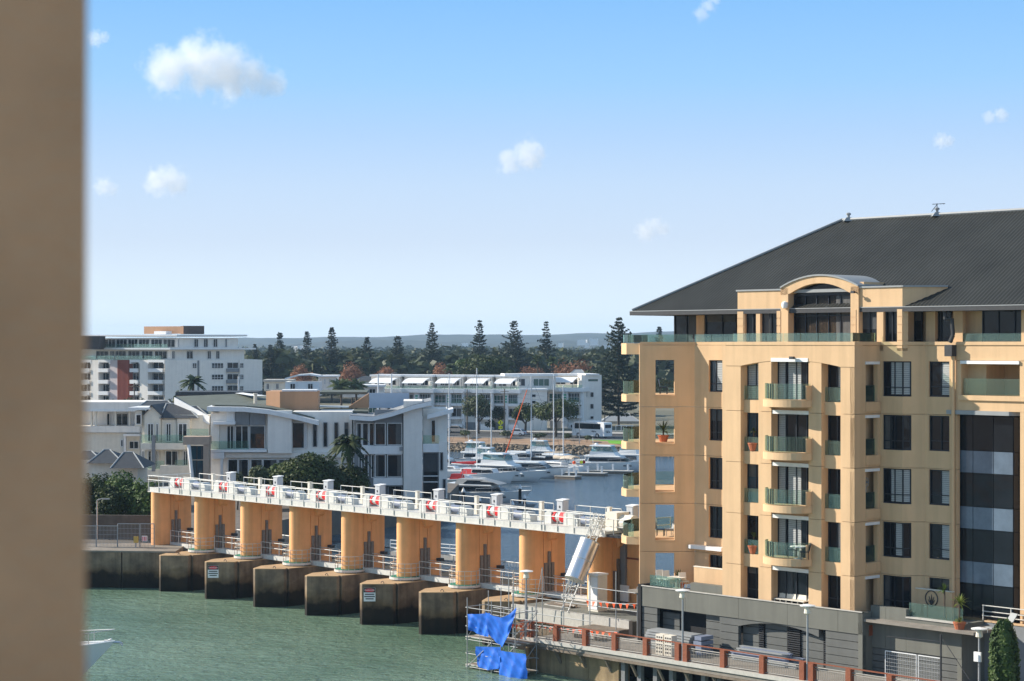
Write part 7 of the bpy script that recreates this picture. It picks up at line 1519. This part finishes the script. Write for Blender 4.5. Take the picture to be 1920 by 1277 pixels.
# furniture on terrace and balconies
def chair(lab, p, face_dir, m, group, name='chair'):
    p = Vector(p); P = Loc(tuple(p), face_dir); t = thing(name, lab, 'chair', p, group); b = MB(); trap(b, P, -.25, .25, .42, .47, .25, .25); b.build('seat', m, t); b = MB(); b.hexa([P(-.28,-.24,.48), P(-.24,-.24,.48), P(-.24,.24,.48), P(-.28,.24,.48), P(-.38,-.24,.95), P(-.34,-.24,.95), P(-.34,.24,.95), P(-.38,.24,.95)]); b.build('backrest', m, t)
    for x in (-.22, .22):
        for y in (-.22, .22): b = MB(); b.tube(P(x,y,0), P(x,y,.42), .022, 5); b.build('leg', m, t)
    return t
def table(lab, p, m, r_=.5, h_=.74, cat='table'):
    p = Vector(p); t = thing('table', lab, cat, p); b = MB(); b.lathe([(r_,h_-.04),(r_,h_)], p, 16); b.build('tabletop', m, t); b = MB(); b.tube(p, p+Vector((0,0,h_-.04)), .05, 6); b.lathe([(.28,0),(.26,.04)], p, 10); b.build('pedestal', m, t); return t
M_ivory = mat('ivory_resin', (.68, .64, .55), .5, .05, 4)
zf_ = pz-.34; fz = Face(S(0, .2), U)
for px, lab in ((1240, 'ivory chair at the left end of the podium terrace'), (1252, 'ivory chair left of the ivory terrace table'), (1283, 'ivory chair right of the ivory terrace table')): chair(lab, fz.p(fz.a(px), zf_+.3), (.3, -1), M_ivory, 'ivory chairs on the podium terrace')
table('ivory round table on the podium terrace below the corner balcony', Face(S(0,-.1),U).p(Face(S(0,-.1),U).a(1268), zf_+.25), M_ivory, .6)
fz = Face(S(0, -1.12), U); 
g = MB(); FPo.box(g, xs(1215), xs(1272), -.2, -.185, pz+.07, pz+.75); g.build('glass_panel', M_glass, POD)
ch0 = None
for i, px in enumerate((1462, 1473, 1484, 1495, 1506)):
    fz = Face(S(0, -.62), U); chair(f'pale slatted terrace chair in the row under the lowest balcony, {ho[i]} from the left', fz.p(fz.a(px), pz-.28), (-.73, -.68), M_cream, 'row of chairs under the lowest balcony')
f9 = Face(S(0, -1.4), U); zb_ = FC.z(749.6, (c3+c4)/2, .7)-3.1*3
table('white round table on the balcony of the fourth floor down', f9.p(f9.a(1497), zb_), M_white, .5); chair('dark chair beside the white round balcony table', f9.p(f9.a(1508), zb_), (-1, 0), M_frame, 'dark balcony chairs'); chair('dark chair in the shade left of the white round balcony table', Face(S(0,-1.1),U).p(Face(S(0,-1.1),U).a(1484), zb_), (1, 0), M_frame, 'dark balcony chairs')
for k, px, lab, m in ((0, 1247, 'dark chair in the topmost corner balcony window', M_frame), (3, 1241, 'dark chair in the corner balcony window above the terrace', M_frame), (3, 1257, 'pale chair in the corner balcony window above the terrace', M_trimgrey)):
    chair(lab, FA.p(FA.a(px), zsl[k]+.02, -1.2), (1, -.2) if px < 1250 else (-1, -.2), m, 'chairs on the corner balconies')
pf_ = FR.p(FR.a(1634), HEAD[2]-2.2, -.4); t = thing('pedestal_fan', 'grey pedestal fan on the side balcony of the third floor', 'fan', pf_); b = MB(); b.tube(pf_, pf_+Vector((0,0,1.2)), .03, 5); b.lathe([(.2,0),(.2,.04)], pf_, 10); b.build('stand', M_trimgrey, t); b = MB(); b.path([pf_+FR.d*(.26*math.cos(6.283*i/14))+Vector((0,0,1.4+.26*math.sin(6.283*i/14))) for i in range(14)], .025, 4, True); b.build('guard_ring', M_trimgrey, t); b = MB(); 
for i in range(3): a = 2.09*i; b.tube(pf_+Vector((0,0,1.4)), pf_+FR.d*(.2*math.cos(a))+Vector((0,0,1.4+.2*math.sin(a))), .05, 4)
b.build('blade', M_grey, t)
fl3 = Face(S(0, .7), U); p = fl3.p(fl3.a(1880), z5-.35); P = Loc(tuple(p), (.8, .3)); t = thing('sun_lounger', 'grey sun lounger behind the glass at the foot of the stair tower', 'sun lounger', p); b = MB(); b.hexa([P(-.9,-.3,.3),P(.2,-.3,.3),P(.2,.3,.3),P(-.9,.3,.3),P(-.9,-.3,.38),P(.2,-.3,.38),P(.2,.3,.38),P(-.9,.3,.38)]); b.build('seat', M_trimgrey, t); b = MB(); b.hexa([P(.21,-.3,.3),P(.26,-.3,.3),P(.26,.3,.3),P(.21,.3,.3),P(.75,-.3,1.05),P(.8,-.3,1.05),P(.8,.3,1.05),P(.75,.3,1.05)]); b.build('backrest', M_trimgrey, t)
for x in (-.8, .1):
    for y in (-.25, .25): b = MB(); b.tube(P(x,y,0), P(x,y,.3), .025, 4); b.build('leg', M_trimgrey, t)
# gull on the rail of the bow at lower left, gull on the rear balustrade
def gull(lab, p):
    p = Vector(p); t = thing('gull', lab, 'bird', p); P = Loc(tuple(p), (.9, -.4)); rg = []
    for x, r_, z in ((-.26,.01,.16),(-.14,.05,.15),(0,.085,.16),(.1,.075,.19),(.16,.045,.25),(.2,.045,.28),(.25,.03,.28),(.31,.006,.265)): rg.append([P(x, r_*math.cos(a), z+r_*math.sin(a)) for a in [i*math.pi/4 for i in range(9)]])
    b = MB(); b.loft(rg); b.build('body', M_white, t, smooth=True); b = MB(); b.tube(P(0,.03,0), P(0,.03,.1), .008, 4); b.tube(P(0,-.03,0), P(0,-.03,.1), .008, 4); b.build('legs', M_orange, t)
    b = MB(); 
    for s_ in (1,-1): b.hexa([P(-.3,s_*.02,.17),P(.06,s_*.085,.17),P(.06,s_*.09,.2),P(-.3,s_*.03,.18),P(-.26,s_*.03,.2),P(.06,s_*.08,.23),P(.05,s_*.075,.24),P(-.26,s_*.02,.21)])
    b.build('wings', M_trimgrey, t)
Pb = at(203, 122.3, 0); gull('white gull standing on the bow rail of the boat at lower left', (Pb.x, Pb.y, zat(1206, 122.3)))
p = S(-22.6, 12.1, 4.06); gull('white gull on the rear balustrade between two ochre piers', p)
# more moorings behind: smaller craft filling the row
cruiser('small white cabin cruiser between the red boom cover and the flybridge cruiser', 968, 889, (.9, -.42), 9, 3.0, True, None, M_navy)
cruiser('small white runabout with dark windows left of the pontoon pedestals', 1092, 881, (.85, -.5), 8.5, 2.9, False)
cruiser('white hardtop cruiser half hidden behind the beige bimini', 1122, 877, (-.9, .4), 9.5, 3.0, True)
cruiser('white cabin boat at the far left of the moorings against the house corner', 876, 889, (.92, -.4), 9, 3.1, True)
sloop('distant sailing boat with a bare thin mast right of the red boom cover', 921, 874, 735, (.9, -.3), 9, True, M_canvasblack)

cruiser('white flybridge boat in the back row left of the orange furled sail', 952, 876, (.9, -.42), 10, 3.3, True, None, M_canvasblack)
cruiser('small white boat in the back row right of the orange furled sail', 1018, 875, (.88, -.47), 8, 2.8, False)
cruiser('white boat with clear screens in the back row behind the beige boom cover', 1066, 872, (.9, -.4), 9, 3.0, True)
cruiser('low white motor boat in the back row against the rocks at left', 900, 876, (-.9, .42), 8.5, 2.9, False, None, M_canvasred)
sloop('sailing boat with a beige boom cover in the back row beside the tall dark pile', 1056, 876, 722, (.9, -.42), 9, True, M_beige)
# ------------------------------------------------------------------ near wall, clouds, haze
t = thing('balcony_wall', 'tan rendered balcony wall edge close to the camera, out of focus', 'wall', (-.66, 1.6, 19.5))
x1 = (164.5-CX)/FPX*1.5
b = MB(); b.hexa([(x1-.9,1.5,19.4),(x1-.004,1.5,19.4),(x1-.08,1.8,19.4),(x1-.9,1.8,19.4),(x1-.9,1.5,22.4),(x1+.002,1.5,22.4),(x1-.08,1.8,22.4),(x1-.9,1.8,22.4)]); b.build('wall_panel', M_foreground, t)
# cumulus puffs: each cloud a closed shell filled with scattering vapour whose density falls off towards its ragged edge
def cloud(lab, px, py, wpx, hpx, lobes, Y=2600, dens=.05, seed=0):
    c = Vector((*at(px, Y)[:2], zat(py, Y))); k = Y/FPX; w, h = wpx*k, hpx*k
    bpy_me = bpy.data.meshes.new('cloud'); bm = bmesh.new(); bmesh.ops.create_icosphere(bm, subdivisions=3, radius=1); bm.to_mesh(bpy_me); bm.free()
    o = bpy.data.objects.new('cloud', bpy_me); COL.objects.link(o); o.location = c; o.scale = (w*.72, w*.5, h*.85); tag(o, lab, 'cloud', 'small cumulus clouds')
    m = bpy.data.materials.new('cloud_vapour'); m.use_nodes = True; nt = m.node_tree; nt.nodes.remove(nt.nodes['Principled BSDF']); out = nt.nodes['Material Output']
    tc = nd(nt, 'ShaderNodeTexCoord'); prev = None
    g = nd(nt, 'ShaderNodeNewGeometry'); no = nd(nt, 'ShaderNodeTexNoise'); no.inputs['Scale'].default_value = 3.2/w*2; no.inputs['Detail'].default_value = 8; no.inputs['Roughness'].default_value = .68
    mp0 = nd(nt, 'ShaderNodeMapping'); mp0.inputs['Location'].default_value = (seed*37., seed*11., 0); nt.links.new(g.outputs['Position'], mp0.inputs['Vector']); nt.links.new(mp0.outputs['Vector'], no.inputs['Vector'])
    for lx, lz, lr in lobes:     # lobe centre in half widths, radius in half widths
        sb = nd(nt, 'ShaderNodeVectorMath', operation='SUBTRACT'); sb.inputs[1].default_value = (lx/1.44, 0, lz*.5/.85); nt.links.new(tc.outputs['Object'], sb.inputs[0])
        ml = nd(nt, 'ShaderNodeVectorMath', operation='MULTIPLY'); ml.inputs[1].default_value = (1.44/lr, 1.3/lr, 1.44*(.85*h)/(.72*w)/lr); nt.links.new(sb.outputs[0], ml.inputs[0])
        ln = nd(nt, 'ShaderNodeVectorMath', operation='LENGTH'); nt.links.new(ml.outputs[0], ln.inputs[0])
        iv = nd(nt, 'ShaderNodeMath', operation='SUBTRACT'); iv.inputs[0].default_value = 1; nt.links.new(ln.outputs['Value'], iv.inputs[1])
        if prev is None: prev = iv
        else: mx = nd(nt, 'ShaderNodeMath', operation='SMOOTH_MAX'); mx.inputs[2].default_value = .15; nt.links.new(prev.outputs[0], mx.inputs[0]); nt.links.new(iv.outputs[0], mx.inputs[1]); prev = mx
    ad = nd(nt, 'ShaderNodeMath', operation='MULTIPLY_ADD'); ad.inputs[1].default_value = 2.3; nt.links.new(no.outputs['Fac'], ad.inputs[0]); nt.links.new(prev.outputs[0], ad.inputs[2])
    mr = nd(nt, 'ShaderNodeMapRange'); mr.interpolation_type = 'SMOOTHSTEP'; mr.inputs['From Min'].default_value = 1.14; mr.inputs['From Max'].default_value = 1.75; mr.inputs['To Max'].default_value = dens; nt.links.new(ad.outputs[0], mr.inputs['Value'])
    pv = nd(nt, 'ShaderNodeVolumePrincipled'); pv.inputs['Color'].default_value = (1, 1, 1, 1); pv.inputs['Anisotropy'].default_value = .2; nt.links.new(mr.outputs['Result'], pv.inputs['Density']); nt.links.new(pv.outputs[0], out.inputs['Volume'])
    m.cycles.volume_step_rate = .6 if hasattr(m.cycles, 'volume_step_rate') else 1
    bpy_me.materials.append(m); return o
CL = [('largest white cumulus cloud at upper left', 392, 128, 250, 96, [(-.6,-.1,.42),(-.12,.15,.5),(.28,-.1,.5),(.62,-.3,.36),(.92,-.6,.26),(-.2,.5,.28)]), ('medium white cloud at left below the largest cloud', 312, 338, 105, 54, [(-.3,-.1,.6),(.3,-.1,.6),(0,.25,.5)]), ('small cloud touching the blurred wall left of the medium cloud', 200, 350, 60, 44, [(-.2,0,.7),(.3,-.2,.55)]), ('small cloud at the upper left beside the blurred wall', 185, 72, 56, 40, [(-.2,0,.7),(.35,.1,.5)]),
      ('white cloud in the middle of the sky', 980, 294, 110, 60, [(-.45,-.3,.5),(.2,.1,.65),(.55,.2,.35)]), ('small ragged cloud left of the hipped roof', 1224, 427, 80, 50, [(-.3,-.25,.6),(.1,.3,.45),(.45,-.1,.45)]), ('cloud cut by the top edge of the picture', 1325, 14, 70, 62, [(-.3,-.4,.5),(.1,.1,.5),(.4,.6,.5)]), ('faint small cloud at right above the roof', 1770, 264, 50, 32, [(-.2,0,.7),(.3,-.1,.6)]), ('thin streaky cloud at far right', 1868, 218, 62, 26, [(-.4,-.1,.5),(.3,.2,.55)])]
for i, (lab, x, y, w, h, lb) in enumerate(CL): cloud(lab, x, y, w, h, lb, dens=.035 if i < 7 else .045, seed=i+1)
# haze: even air round the whole scene
b = MB(); b.box(-7000, 7000, -600, 9500, -4.0, 105); hz = b.build('haze', bpy.data.materials.new('haze_air'), None); hz['kind'] = 'stuff'; hz['label'] = 'thin blue air fading the far hills'; hz['category'] = 'haze'
m = hz.data.materials[0]; m.use_nodes = True; nt = m.node_tree; nt.nodes.remove(nt.nodes['Principled BSDF']); pv = nd(nt, 'ShaderNodeVolumePrincipled'); pv.inputs['Color'].default_value = (.52, .75, 1, 1); pv.inputs['Density'].default_value = .000085; pv.inputs['Anisotropy'].default_value = .0
nt.links.new(pv.outputs[0], nt.nodes['Material Output'].inputs['Volume'])
